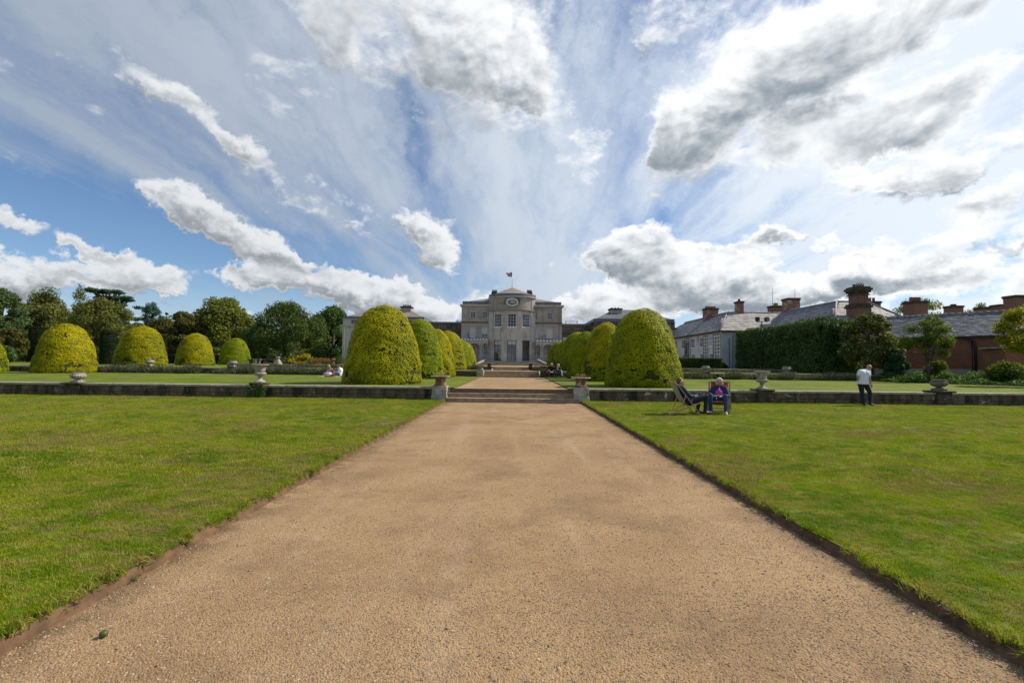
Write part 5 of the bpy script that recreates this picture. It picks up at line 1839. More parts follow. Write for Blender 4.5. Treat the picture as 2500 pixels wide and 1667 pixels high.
def topiary(x, y, z, r, h, label, v, rot, tintc, group):
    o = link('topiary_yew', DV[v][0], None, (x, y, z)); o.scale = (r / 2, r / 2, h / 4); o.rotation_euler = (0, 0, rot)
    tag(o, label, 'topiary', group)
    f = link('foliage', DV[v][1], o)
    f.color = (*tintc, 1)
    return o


def tangent(pl_, pr_, Y):
    d0, d1 = ray(pl_, 850), ray(pr_, 850)
    a0, a1 = math.atan2(d0.x, d0.y), math.atan2(d1.x, d1.y)
    am, h = (a0 + a1) / 2, (a1 - a0) / 2
    return Y * math.tan(am), Y / math.cos(am) * math.sin(h)


def top_z(px, py, x, y):
    return at(px, py, y).z


G1, G2, G3 = (1.0, 1.0, 1.0), (.80, .94, 1.0), (.76, .95, 1.0)
ROWL, ROWR, LONE = 'golden yew domes in the shadier avenue row', 'golden yew domes in the avenue row behind the deckchairs', 'lone golden yew domes on the side lawn'
x, r = tangent(837, 1031, 22.7); topiary(x, 22.7, L1, r, at(935, 744, 22.7).z - L1, 'largest golden yew dome, beside the picnickers', 0, .3, G1, ROWL)
rowl = ((1084, 780, 30.0, 1.62, G3, 'greener yew dome, second from the picnickers in its row', 1), (1113, 805, 33.3, 1.42, G1, 'yellow yew dome just before the second wall, by the pinkish planter', 2),
        (1139, 807, 38.5, 1.62, G1, 'broad yellow yew dome standing right behind the second wall', 0), (1154, 826, 43, 1.5, G3, 'narrow greenish yew dome peeping out fifth in its row', 1),
        (1164, 834, 47.5, 1.45, G1, 'last yellow yew dome next to the mansion staircase', 2))
for i, (pe, pt, Y, r, c, lab, v) in enumerate(rowl):
    x = (ray(pe, 880).x / ray(pe, 880).y) * Y - r * 1.0
    zb = L1 if Y < 35 else (L2 if Y < 40.6 else Z3)
    topiary(x, Y, zb, r, at(pe - 50, pt, Y).z - zb, lab, v, 1.3 * i + .5, c, ROWL)
x, r = tangent(1473, 1667, 22.5); topiary(x, 22.5, L1, r, at(1570, 754, 22.5).z - L1, 'largest yew dome of its row, looming behind the deckchairs', 1, 2.1, (.86, .96, 1.0), ROWR)
rowr = ((1419, 788.5, 29.3, 1.62, (.95, .98, 1), 'yellow-capped yew dome with a dark scar, second behind the deckchairs', 2), (1383, 808.7, 33.2, 1.5, (.72, .93, 1.05), 'smooth green yew dome beside the seated couple', 0),
        (1365, 811, 38.5, 1.62, (.78, .93, 1.05), 'green yew dome standing right behind the seated couple', 1), (1349, 828.5, 43, 1.5, (.78, .93, 1.05), 'slender green yew dome fifth in its row', 2),
        (1334, 834, 47.5, 1.45, (.78, .93, 1.05), 'last green yew dome at the foot of the mansion veranda', 0))
for i, (pe, pt, Y, r, c, lab, v) in enumerate(rowr):
    x = (ray(pe, 880).x / ray(pe, 880).y) * Y + r * 1.0
    zb = L1 if Y < 35 else (L2 if Y < 40.6 else Z3)
    topiary(x, Y, zb, r, at(pe + 50, pt, Y).z - zb, lab, v, 1.7 * i + 1, c, ROWR)
for i, (a, b, t, Y, lab, c) in enumerate(((74, 242, 789, 33.3, 'broadest lone yew dome, behind the fluted bowl urn', (1, .95, 1)), (274.5, 413, 796, 42, 'lone yew dome between the two dark yew cylinders', (.95, .93, 1)),
                                          (425.5, 527.5, 814, 49, 'lone yew dome second smallest, before the bronze bush', (.95, .95, 1)), (533, 614.7, 825, 58, 'smallest lone yew dome, nearest the benches', (.72, .9, 1.05)))):
    x, r = tangent(a, b, Y); zb = L1 if Y < 35 else L2
    topiary(x, Y, zb, r, at((a + b) / 2, t, Y).z - zb, lab, i % 3, 2.3 * i, c, LONE)
topiary(ray(12, 880).x / ray(12, 880).y * 33.3 - 2.45, 33.3, L1, 1.9, 3.0, 'yew dome cut off by the edge of view', 2, 4, (.8, .92, 1), LONE)


# ---- clipped hedges and dark yew cylinders
def shell_foliage(P, N, size, mat, rg, tint=None, jitter=1.0, aspect=.5, droop=0.0):
    V = leaf_quads(P, N, size, aspect, jitter, rg, droop)
    return quads_mesh('foliage', V, rg.random(len(P)) if tint is None else tint, mat)


def box_surface(n, sx, sy, sz, rg, sides=(1, 1, 1, 1, 1)):
    """points on the four sides and top of a block centred at the origin, base at 0"""
    ar = np.array([sy * sz, sy * sz, sx * sz, sx * sz, sx * sy]) * np.array(sides); ar = ar / ar.sum()
    k = rg.choice(5, n, p=ar); u, v = rg.uniform(-.5, .5, n), rg.random(n)
    P = np.zeros((n, 3)); N = np.zeros((n, 3))
    for f, (ax, s) in enumerate(((0, -1), (0, 1), (1, -1), (1, 1))):
        q = k == f; o = 1 - ax; S = (sx, sy)
        P[q, ax] = s * S[ax] / 2; P[q, o] = u[q] * S[o]; P[q, 2] = v[q] * sz; N[q, ax] = s
    q = k == 4; P[q, 0] = u[q] * sx; P[q, 1] = (v[q] - .5) * sy; P[q, 2] = sz; N[q, 2] = 1
    return P, N


def hedge(name, label, cat, x0, x1, y0, y1, z0, z1, n, size, mat, core, seed, rough=.10, group=None, slope=0.0):
    rg = np.random.default_rng(seed)
    sx, sy, sz = x1 - x0, y1 - y0, z1 - z0
    m = MB(); c = rough * .8 + .04
    m.box(-sx / 2 + c, sx / 2 - c, -sy / 2 + c, sy / 2 - c, -.1, sz - c)
    o = m.build(name, core, None, ((x0 + x1) / 2, (y0 + y1) / 2, z0))
    P, N = box_surface(n, sx, sy, sz, rg)
    P = P + N * (fbm(P, np.random.default_rng(seed + 1), 3, 1.2) * rough + rg.uniform(-rough * .6, rough * .5, n))[:, None]
    up = N.copy(); up[:, 2] += .3
    link('foliage', shell_foliage(P, up, size, mat, rg), o)
    return tag(o, label, cat, group)


hedge('tall_hedge', 'tall dark conifer hedge beside the white wing, taller than a man twice over', 'hedge', 26.4, 29.8, 39.2, 54.2, .95, 5.62, 52000, .20, HEDGE, YEWDC, 91, .42)
hedge('box_hedge', 'small clipped box hedge in front of the white wing windows', 'hedge', 18.3, 22.3, 48.8, 52.2, 1.25, 2.42, 9000, .09, BOXH, YEWDC, 92, .05)
hedge('clipped_hedge', 'low dark clipped hedge behind the lone yew domes', 'hedge', -52, -38, 63.5, 65, 1.0, 2.3, 7000, .16, YEWD, YEWDC, 93, .08)


def cylinder_yew(x, y, z, r, h, label, seed):
    rg = np.random.default_rng(seed); n = 9000
    a = rg.uniform(0, 2 * np.pi, n); t = rg.random(n); top = rg.random(n) < .14
    rr = r * (1 - .06 * (1 - t)); P = np.stack([rr * np.cos(a), rr * np.sin(a), t * h], 1); N = np.stack([np.cos(a), np.sin(a), np.zeros(n)], 1)
    q = np.sqrt(rg.random(n)) * r
    P[top] = np.stack([q * np.cos(a), q * np.sin(a), np.full(n, h)], 1)[top]; N[top] = (0, 0, 1)
    P += N * (fbm(P, np.random.default_rng(seed + 1), 2, 1.5) * .08 + rg.uniform(-.08, .04, n))[:, None]
    o = MB().lathe([(r * .88, -.1), (r * .93, h - .12)], 20).build('yew_cylinder', YEWDC, None, (x, y, z))
    link('foliage', shell_foliage(P, N, .13, YEWD, rg), o)
    tag(o, label, 'topiary', 'dark clipped yew cylinders')


for a, b, t, Y, lab in ((66, 122, 799, 60, 'broad dark yew cylinder behind the broadest golden dome'), (243, 286, 812, 48, 'dark yew cylinder standing between two golden domes'), (378, 408, 825, 56, 'dark yew cylinder mostly hidden behind a golden dome')):
    x, r = tangent(a, b, Y); cylinder_yew(x, Y, 1.0, r, at((a + b) / 2, t, Y).z - 1.0, lab, int(a))


# ---- trees
def tree(label, x, y, z, clumps, n, size, mat, trunk, seed, group, limbs=12, aspect=.55, up=.35, flat=1.0, droop=0.0, cat='tree', name='tree', lean=(0, 0), tr=.35, bark=None, hollow=.45, w_dense=None):
    """trunk with limbs reaching into every leaf clump; clumps: (dx, dy, dz, rx, rz)"""
    rg = np.random.default_rng(seed)
    w_dense = (group == WOODG or cat == 'shrub') if w_dense is None else w_dense
    e = empty(name, (x, y, z)); tag(e, label, cat, group)
    m = MB()
    th = trunk
    top = Vector((lean[0], lean[1], th))
    pts = [Vector((0, 0, -.2)), Vector((lean[0] * .2 + rg.normal(0, .06), rg.normal(0, .06), th * .35)), Vector((lean[0] * .6, lean[1] * .5, th * .7)), top]
    m.tube(pts, [tr * 1.25, tr, tr * .75, tr * .45], 9)
    order = sorted(range(len(clumps)), key=lambda i: -clumps[i][3])[:limbs]
    for i in order:
        dx, dy, dz, rx, rz = clumps[i]
        f = min(.95, max(.25, (dz / th) * .75))
        s = pts[0].lerp(top, f); s.x = lean[0] * f * .9
        c = Vector((dx, dy, dz)); mid = s.lerp(c, .55) + Vector((rg.normal(0, .2), rg.normal(0, .2), -.12 * (c - s).length * .5))
        rb = tr * .42
        m.tube([s, mid, c], [rb, rb * .6, rb * .25], 6)
        for k in range(3):
            dd = Vector(rg.normal(0, 1, 3)); dd.z = abs(dd.z) * .5
            m.tube([s.lerp(c, .7), c + dd.normalized() * rx * .75], [rb * .35, rb * .12], 5)
    m.build('trunk', bark or BARK, e)
    if w_dense: n = int(n * 1.7); size = size * 1.25; clumps = [(a, b, c_, r1 * 1.12, r2 * 1.25) for (a, b, c_, r1, r2) in clumps]
    vol = np.array([c[3] ** 2 for c in clumps]); cnt = np.maximum(20, (n * vol / vol.sum())).astype(int)
    Ps = []; Ns = []; Ts = []
    for (dx, dy, dz, rx, rz), k in zip(clumps, cnt):
        d = rg.normal(0, 1, (k, 3)); d /= np.linalg.norm(d, axis=1)[:, None]
        q = rg.random(k)[:, None] ** hollow
        lob = 1 + .22 * fbm(d * 2.2, rg, 2, 1.5)[:, None]
        Ps.append(d * q * lob * np.array([rx, rx, rz * flat]) + np.array([dx, dy, dz]))
        nn = d * .8 + rg.normal(0, .5, (k, 3)); nn[:, 2] += up
        Ns.append(nn / np.linalg.norm(nn, axis=1)[:, None])
        Ts.append(np.clip(rg.normal(.45, .22, k) + rg.normal(0, .10), 0, 1))
    P = np.concatenate(Ps); N = np.concatenate(Ns); T = np.concatenate(Ts)
    ok = P[:, 2] > .05
    V = leaf_quads(P[ok], N[ok], size, aspect, .9, rg, droop)
    link('crown', quads_mesh('crown', V, T[ok], mat), e)
    return e


def crown(seed, w, z0, z1, k, shape='round', rs=(.16, .30), squash=.8):
    """clump list filling a crown of half width w between heights z0 and z1"""
    r = random.Random(seed); out = []
    H = z1 - z0
    while len(out) < k:
        a = r.uniform(0, 6.283); t = r.random()
        if shape == 'round': prof = math.sqrt(max(0, 1 - (2 * t - 1) ** 2)) ** .8
        elif shape == 'cone': prof = (1 - t) ** .75
        elif shape == 'dome': prof = math.sqrt(max(0, 1 - max(0, (t - .30) / .70) ** 2)) * (.86 + .14 * t)
        else: prof = 1.0
        R_ = w * r.uniform(*rs)
        q = max(0, w * 1.03 * prof - R_ * .5) * math.sqrt(r.uniform(.30, 1.0))
        out.append((q * math.cos(a), q * math.sin(a) * .9, z0 + R_ * squash * .6 + t * max(.1, H - R_ * squash * 1.4), R_, R_ * squash))
    return out


def tpx(x0, x1, ytop, Y, zg=1.0):
    c = (x0 + x1) / 2
    p = at(c, ytop, Y); q0, q1 = at(x0, 800, Y), at(x1, 800, Y)
    return (q0.x + q1.x) / 2, (q1.x - q0.x) / 2, p.z - zg


WOODG = 'trees beyond the lone yew domes'
X, w, h = tpx(-60, 60, 703, 66); tree('dark tall pine cut by the edge of view', X, 66, 1, crown(1, w, h * .05, h, 70, 'dome', (.16, .30), .75), 14000, .34, PINED, h * .85, 1, WOODG, aspect=.3, up=.7, tr=.4)
X, w, h = tpx(38, 176, 706, 72); tree('olive-brown bushy pine with ragged twin tops, behind the broadest dome', X, 72, 1, crown(2, w, 0, h * .93, 84, 'dome', (.15, .28), .8) + [(-.3 * w, 0, h * .90, w * .22, w * .2), (.15 * w, 0, h * .94, w * .26, w * .22)], 17000, .33, PINE, h * .85, 2, WOODG, aspect=.3, up=.6, tr=.45)
X, w, h = tpx(158, 330, 730, 68); tree('wide mounded pine in layered olive cushions with a thin spire', X, 68, 1, crown(3, w, 0, h, 90, 'dome', (.15, .26), .7) + [(-.62 * w, 0, h * (1.02 + .05 * k), w * (.16 - .03 * k), w * .12) for k in range(4)], 20000, .32, PINE, h * .85, 3, WOODG, aspect=.28, up=.7, tr=.5)
# cedar of Lebanon: flat tiers
X, w, h = tpx(205, 322, 709, 92); r = random.Random(5); cl = []
for (f0, f1, zz, k) in ((-1.0, .25, 1.0, 12), (-.45, .95, .90, 12), (-.2, .95, .80, 9), (.0, 1.1, .62, 9), (-.8, .6, .55, 8), (.5, 1.9, .44, 12), (.2, 2.2, .34, 12)):
    for q in range(k): cl.append((w * (f0 + (f1 - f0) * (q + r.random()) / k), r.uniform(-2, 2), h * (zz - .03 * abs((q / k) - .4)) + r.uniform(-.2, .2), w * .20, w * .055))
tree('flat-topped cedar spreading dark tiers high above the pines', X, 92, 1, cl, 13000, .36, CEDAR, h * .95, 5, WOODG, limbs=26, aspect=.35, up=1.2, tr=.55, lean=(w * .22, 0))
X, w, h = tpx(343, 400, 745, 88); cl = []; r = random.Random(6)
for t in range(9):
    for q in range(6):
        f = t / 8; cl.append((r.uniform(-1, 1) * w * (1.1 - .85 * f), r.uniform(-1, 1) * w * .8, h * (.10 + .86 * f) + r.uniform(-.6, .6), w * (.44 - .22 * f), w * .22))
tree('pointed blue-green cedar rising between flat cedar and bronze bush', X, 88, 1, cl, 10000, .34, CEDARB, h * .97, 6, WOODG, limbs=20, aspect=.3, up=.9, tr=.3)
X, w, h = tpx(396, 500, 762, 74); tree('broad bronze-leaved bush behind the lone domes', X, 74, 1, crown(7, w, 0, h, 56, 'dome', (.16, .28), .6), 13000, .30, COPPER, h * .6, 7, WOODG, up=.5, tr=.25)
X, w, h = tpx(462, 626, 726, 78); tree('rounded green tree turning brown, tallest near the benches', X, 78, 1, crown(8, w, 0, h, 84, 'dome', (.16, .26), .8), 20000, .32, OAKG, h * .8, 8, WOODG, up=.4, tr=.4)
X, w, h = tpx(600, 800, 742, 76); tree('wide dark evergreen tree with feathery tips shading the benches', X, 76, 1, crown(9, w, 0, h, 100, 'dome', (.15, .25), .8), 26000, .30, HOLM, h * .8, 9, WOODG, up=.2, droop=.6, aspect=.4, tr=.45)
X, w, h = tpx(752, 876, 749, 96); tree('fresh green broadleaf tree beside the pale pavilion', X, 96, 1, crown(10, w, 0, h, 70, 'dome', (.18, .28), .8), 15000, .36, LIME, h * .8, 10, WOODG, up=.3, tr=.45)
X, w, h = tpx(300, 372, 790, 80); tree('low yellowing pine bush under the flat cedar', X, 80, 1, crown(11, w, 0, h, 30, 'dome', (.22, .34), .6), 7000, .32, PINE, h * .6, 11, WOODG, up=.5, tr=.2)
X, w, h = tpx(-10, 60, 800, 56); tree('brownish shrub between edge yew dome and dark cylinder', X, 56, 1, crown(12, w, 0, h, 26, 'dome', (.22, .36), .7), 6000, .22, COPPER, h * .6, 12, WOODG, up=.4, cat='shrub', name='shrub', tr=.12)
X, w, h = tpx(-6, 40, 838, 46); tree('fresh green shrub beside the edge yew dome', X, 46, 1, crown(13, w, 0, h, 16, 'dome', (.25, .4), .7), 3500, .16, LIME, h * .6, 13, WOODG, up=.4, cat='shrub', name='shrub', tr=.08)
X, w, h = tpx(518, 548, 845, 66); tree('bright green shrub glimpsed between two golden domes', X, 66, 1, crown(14, w, 0, h, 14, 'dome', (.3, .45), .8), 3000, .2, LIME, h * .6, 14, WOODG, up=.4, cat='shrub', name='shrub', tr=.1)
X, w, h = tpx(112, 236, 762, 82); tree('dark rounded pine filling the gap behind the broadest dome', X, 82, 1, crown(31, w, 0, h, 50, 'dome', (.18, .3), .6), 9000, .34, PINED, h * .7, 31, WOODG, up=.5, tr=.3)
X, w, h = tpx(8, 92, 748, 78); tree('olive pine low between the edge pine and the twin-topped pine', X, 78, 1, crown(32, w, 0, h, 40, 'dome', (.2, .32), .6), 8000, .33, PINE, h * .7, 32, WOODG, up=.5, tr=.25)
X, w, h = tpx(560, 650, 784, 84); tree('dim evergreen bush joining the browning tree and the wide dark evergreen', X, 84, 1, crown(33, w, 0, h, 36, 'dome', (.2, .32), .7), 8000, .34, HOLM, h * .7, 33, WOODG, up=.3, tr=.25)
X, w, h = tpx(352, 452, 776, 82); tree('dusky bronze bush half behind the blue-green cedar', X, 82, 1, crown(34, w, 0, h, 40, 'dome', (.2, .32), .7), 8000, .33, COPPER, h * .7, 34, WOODG, up=.3, tr=.25)
X, w, h = tpx(742, 812, 770, 88); tree('mid-green bush under the broadleaf tree by the pavilion', X, 88, 1, crown(35, w, 0, h, 30, 'dome', (.2, .32), .7), 7000, .34, HOLM, h * .7, 35, WOODG, up=.3, tr=.25)
# trees past the brick buildings
X, w, h = tpx(2085, 2310, 729, 78); tree('open-crowned tree fanning out behind the brick chimneys', X, 78, 1, [(a * w, b, h * c, w * d, w * d * .45) for a, b, c, d in ((.35, 0, .93, .30), (.62, 0, .90, .28), (.1, 0, .84, .22), (.85, 0, .76, .22), (.5, 0, .72, .34), (-.25, 0, .72, .24), (-.6, 0, .66, .22), (-.85, 0, .60, .18), (.2, 1, .62, .3), (-.4, 0, .52, .3), (.8, 0, .6, .25))], 5200, .36, OAKG, h * .6, 15, 'trees behind the brick buildings', up=.4, tr=.35, hollow=.6, lean=(w * .3, 0))
X, w, h = tpx(2352, 2432, 738, 82); tree('thin twiggy tree between the small roof chimneys', X, 82, 1, [(a * w, 0, h * c, w * d, w * d * .6) for a, c, d in ((-.55, .86, .32), (.1, .95, .34), (-.1, .80, .3), (.7, .84, .3), (-.8, .74, .26), (.45, .74, .3))], 700, .32, OAKG, h * .7, 16, 'trees behind the brick buildings', tr=.18, hollow=.7)
# shrubs and small trees by the buildings
X, w, h = tpx(2052, 2194, 764, 36.8, .9); tree('tall rounded variegated shrub with pale tips and bare lower stems', X, 36.8, .9, crown(17, w, h * .12, h, 90, 'dome', (.14, .24), .7), 17000, .15, VARIG, h * .7, 17, 'shrubs by the brick outbuilding', up=.5, cat='shrub', name='large_shrub', limbs=26, tr=.09, bark=TREL)
X, w, h = tpx(2160, 2218, 853, 34.6, .7); tree('dark glossy shrub at the foot of the variegated one', X, 34.6, .7, crown(18, w, 0, h, 26, 'dome', (.25, .4), .8), 6500, .12, CAMEL, h * .6, 18, 'shrubs by the brick outbuilding', cat='shrub', name='shrub', up=.5, tr=.05)
X, w, h = tpx(2204, 2340, 777, 32.6, .7)
rx_ = random.Random(3)
cl = [(a * w + rx_.uniform(-.1, .1), b + rx_.uniform(-.3, .3), h * c + rx_.uniform(-.15, .15), w * d * rx_.uniform(.7, 1.05), w * d * rx_.uniform(.5, .85)) for a, b, c, d in ((.12, 0, .95, .26), (-.2, 0, .90, .26), (.42, 0, .90, .24), (-.5, 0, .80, .28), (.1, .5, .80, .34), (.62, 0, .78, .22), (-.72, 0, .66, .22), (-.35, 0, .68, .3), (.35, .3, .66, .34), (.78, 0, .66, .2), (-.85, 0, .54, .18), (.0, -.4, .60, .3), (.55, 0, .54, .26), (-.55, 0, .50, .2), (.3, -.4, .46, .22), (.7, 0, .44, .16), (.95, 0, .72, .14), (-.1, -.5, .74, .3), (.2, -.6, .84, .28), (-.6, -.3, .6, .24), (.5, -.5, .62, .26), (-.4, -.5, .46, .16), (.05, 0, 1.0, .16), (-.95, 0, .60, .12), (.3, 0, .99, .14))]
e = tree('slender young tree with feathery light crown before the brick wall', X - .25, 32.6, .7, cl, 9500, .13, ACAC, h * .62, 19, 'shrubs by the brick outbuilding', limbs=17, up=.5, tr=.10, aspect=.42, hollow=.6)
m = MB(); m.tube([(.02, 0, .3), (.35, .1, 1.5), (.8, .2, 2.9)], [.07, .055, .03], 7).tube([(-.05, 0, .25), (-.1, .1, 1.6), (-.15, .1, 3.2)], [.07, .055, .03], 7); m.build('side_stem', BARK, e)
X, w, h = tpx(2430, 2600, 738, 27.0, .6); tree('yellow-green leafy tree leaning in at the edge of view', X, 27.0, .6, crown(20, w * .85, h * .38, h * .97, 44, 'round', (.18, .32), .7), 9000, .15, YELL, h * .7, 20, 'shrubs by the brick outbuilding', up=.5, tr=.10, hollow=.6)
X, w, h = tpx(2284, 2338, 876, 33.5, .7); tree('small olive shrub against the brick wall, right of the young tree'.replace('right of', 'beyond'), X, 34.4, .7, crown(21, w, 0, h, 16, 'dome', (.3, .45), .8), 3500, .10, ACAC, h * .6, 21, 'shrubs by the brick outbuilding', cat='shrub', name='shrub', tr=.05)
X, w, h = tpx(2420, 2510, 868, 29.5, .6); tree('dense dark shrub before the brick lean-to', X, 29.8, .6, crown(22, w * .85, 0, h * .8, 26, 'dome', (.26, .4), .8), 6000, .12, ACAC, h * .6, 22, 'shrubs by the brick outbuilding', cat='shrub', name='shrub', tr=.06)
X, w, h = tpx(1745, 1776, 886, 52.5, 1.0); tree('spiky dark shrub at the white wing corner', X, 52.5, 1.0, crown(23, w, 0, h, 10, 'dome', (.35, .5), .8), 2500, .16, YEWD, h * .6, 23, 'shrubs by the brick outbuilding', cat='shrub', name='shrub', up=.6, tr=.05)
# dark woodland that closes the view behind the single trees
rg = np.random.default_rng(404); n = 26000
P = np.stack([rg.uniform(-135, -27, n), rg.uniform(100, 109, n), rg.random(n) ** 1.3], 1)
P[:, 2] = 1.2 + P[:, 2] * (8.6 + 1.8 * np.sin(P[:, 0] * .23) + 1.0 * np.sin(P[:, 0] * .71 + 1))
N = rg.normal(0, .6, (n, 3)); N[:, 1] -= .5; N[:, 2] += .5
tag(link('woodland', quads_mesh('woodland', leaf_quads(P, N, .75, .6, .8, rg), rg.random(n), HOLM)), 'dark wood closing the view behind the trees', 'woodland', None, 'stuff')


# ---- lavender, beds, ground cover
def upright_tufts(name, label, cat, boxes, n, hgt, mat, seed, lean=.35, wid=.035, kind='stuff', dens=None):
    rg = np.random.default_rng(seed); Vs = []; Ts = []
    area = np.array([(b[1] - b[0]) * (b[3] - b[2]) for b in boxes]); cnt = (n * area / area.sum()).astype(int)
    for (x0, x1, y0, y1, z), k in zip(boxes, cnt):
        c = max(3, int((x1 - x0) / .55)); cx = np.sort(rg.uniform(x0, x1, c)); ch = rg.uniform(.55, 1.15, c)
        j = rg.integers(0, c, k)
        bx = np.clip(cx[j] + rg.normal(0, .20, k), x0, x1); by = rg.uniform(y0, y1, k)
        B = np.stack([bx, by, np.full(k, z)], 1)
        D = np.stack([rg.normal(0, lean, k) + (bx - cx[j]) * .9, rg.normal(0, lean, k) - .1, np.ones(k)], 1)
        D /= np.linalg.norm(D, axis=1)[:, None]
        L = (hgt * ch[j] * rg.uniform(.45, 1.1, k))[:, None]
        S = np.stack([rg.normal(0, 1, k), rg.normal(0, .5, k), np.zeros(k)], 1); S /= np.linalg.norm(S, axis=1)[:, None]; S *= wid * rg.uniform(.6, 1.4, k)[:, None]
        s0 = rg.uniform(0, .75, k)[:, None]
        V = np.empty((k, 4, 3)); V[:, 0] = B + D * L * s0 - S * .4; V[:, 1] = B + D * L * (s0 + .12) + S; V[:, 2] = B + D * L; V[:, 3] = B + D * L * (s0 + .10) - S
        Vs.append(V); Ts.append(np.clip(rg.random(k) * .8 + (ch[j] - .85) * .3, 0, 1))
    o = link(name, quads_mesh(name, np.concatenate(Vs), np.concatenate(Ts), mat))
    return tag(o, label, cat, None, kind)


upright_tufts('lavender', 'grey-green lavender along the second wall, lone yew side', 'lavender', [(-31.2, -7.2, 34.35, 35.2, .57)], 15000, .66, LAV, 61, .4, .03)
upright_tufts('lavender', 'grey-green lavender along the second wall behind the deckchairs', 'lavender', [(8.0, 28.2, 34.35, 35.2, .57)], 15000, .66, LAV, 62, .4, .03)
upright_tufts('lavender', 'low lavender before the farthest wall, picnic side', 'lavender', [(-25, -6.6, 39.4, 40.2, 1.03)], 6000, .42, LAV, 63, .4, .03)
upright_tufts('lavender', 'low dim lavender before the farthest wall, white wing side', 'lavender', [(7, 23.5, 39.4, 40.2, 1.03)], 5000, .36, LAV, 64, .4, .03)
upright_tufts('lavender', 'small lavender clumps beside the narrow upper steps', 'lavender', [(-3.9, -2.5, 39.5, 40.2, 1.03), (1.8, 3.3, 39.5, 40.2, 1.03)], 1800, .46, LAV, 65, .4, .03)


def perennial(label, px, py_top, Y, wpx, mat, seed, n=900, wid=.05, lean=.22, heads=None, hf=1.0):
    z = Z3
    p = at(px, py_top, Y); w = wpx * Y / 1111 / 2; h = (p.z - z) * hf
    e = empty('perennial_clump', (p.x, Y, z)); tag(e, label, 'plant', 'clumps in the upper flower bed')
    rg = np.random.default_rng(seed)
    B = np.stack([rg.normal(0, w * .40, n), rg.normal(0, w * .35, n), np.zeros(n)], 1)
    D = np.stack([rg.normal(0, lean, n) + B[:, 0] / w * .3, rg.normal(0, lean, n), np.ones(n)], 1); D /= np.linalg.norm(D, axis=1)[:, None]
    L = (h * rg.uniform(.45, 1.05, n) * (1 - .35 * np.abs(B[:, 0]) / w))[:, None]
    P = B + D * L * rg.uniform(.15, 1, n)[:, None]
    V = leaf_quads(P, D * .3 + rg.normal(0, .8, (n, 3)), wid * 2.6, .4, .6, rg)
    link('leaves', quads_mesh('leaves', V, rg.random(n), mat), e)
    m = MB()
    for k in range(14):
        m.tube([B[k], B[k] + D[k] * L[k]], [.02, .008], 4)
    m.build('stems', BARK, e)
    if heads:
        q = rg.integers(0, n, heads); P = B[q] + D[q] * L[q] * rg.uniform(.8, 1.05, heads)[:, None]
        Nn = rg.normal(0, .5, (heads, 3)); Nn[:, 2] += .6
        link('flower_heads', quads_mesh('flower_heads', leaf_quads(P, Nn, .16, .9, .5, rg), rg.random(heads), YFLW), e)['kind'] = 'stuff'


perennial('green clump at the shady end of the flower bed', 700, 876, 44, 34, GREENP, 71, 700)
perennial('spiky tall green stems beside a small yellow clump', 716, 862, 44.5, 26, GREENP, 72, 600, .05, .1, 40)
perennial('low clump of yellow flowers before the green spikes', 713, 877, 43.4, 16, GREENP, 73, 350, .05, .2, 160)
perennial('brilliant yellow flowering shrub, brightest in the bed', 746, 864, 45.2, 24, GREENP, 74, 600, .06, .25, 520)
perennial('tall dusky plume behind the brilliant yellow shrub', 738, 849, 47, 14, DRYF, 75, 260, .05, .12)
perennial('low russet clump under the brilliant yellow shrub', 736, 881, 43.2, 36, DRYF, 76, 700)
perennial('wide russet and ochre clump, middle of the bed', 779, 870, 44, 48, DRYF, 77, 1500)
perennial('green clump with pale spikes between ochre clumps', 762, 872, 44.6, 30, GREENP, 78, 600, .05, .15)
perennial('ochre clump next to the brown urn', 800, 872, 44.2, 26, DRYF, 79, 800)
perennial('grey-green wispy clump by the pavilion corner', 826, 868, 44.4, 36, GREENP, 80, 800, .05, .18)

# green bed along the brick buildings
rg = np.random.default_rng(505); n = 26000
a = np.array([25.6, 34.9]); b = np.array([32.5, 24.4])
u = rg.random(n); dp = rg.random(n) ** 1.1 * 5.5
edge = a + (b - a) * u[:, None]; nn_ = np.array([(b - a)[1], -(b - a)[0]]); nn_ = -nn_ / np.linalg.norm(nn_)
if nn_[0] < 0: nn_ = -nn_
XY = edge + nn_ * dp[:, None] + .35 * np.stack([np.sin(u * 21), np.sin(u * 33)], 1) * .6
hh = .12 + np.clip(dp / 2.2, 0, 1) * .62
bump = .7 + .5 * np.sin(XY[:, 0] * 3.1) * np.sin(XY[:, 1] * 2.7 + 1)
P = np.stack([XY[:, 0], XY[:, 1], .585 + hh * bump * rg.random(n) ** .6], 1)
N = rg.normal(0, .6, (n, 3)); N[:, 2] += .9
tag(link('ground_cover', quads_mesh('ground_cover', leaf_quads(P, N, .15, .65, .7, rg), np.clip(rg.random(n) * .7 + (P[:, 2] - .6) * .5, 0, 1), GCOV)), 'leafy green bed in front of the brick outbuilding', 'ground cover', None, 'stuff')
me = bpy.data.meshes.new('bed_soil'); q = [a, b, b + nn_ * 12, a + nn_ * 12]
me.from_pydata([(p_[0], p_[1], L1 + .012) for p_ in q], [], [(0, 1, 2, 3)]); tag(link('bed_soil', me, None, None, SOIL), kind='structure')
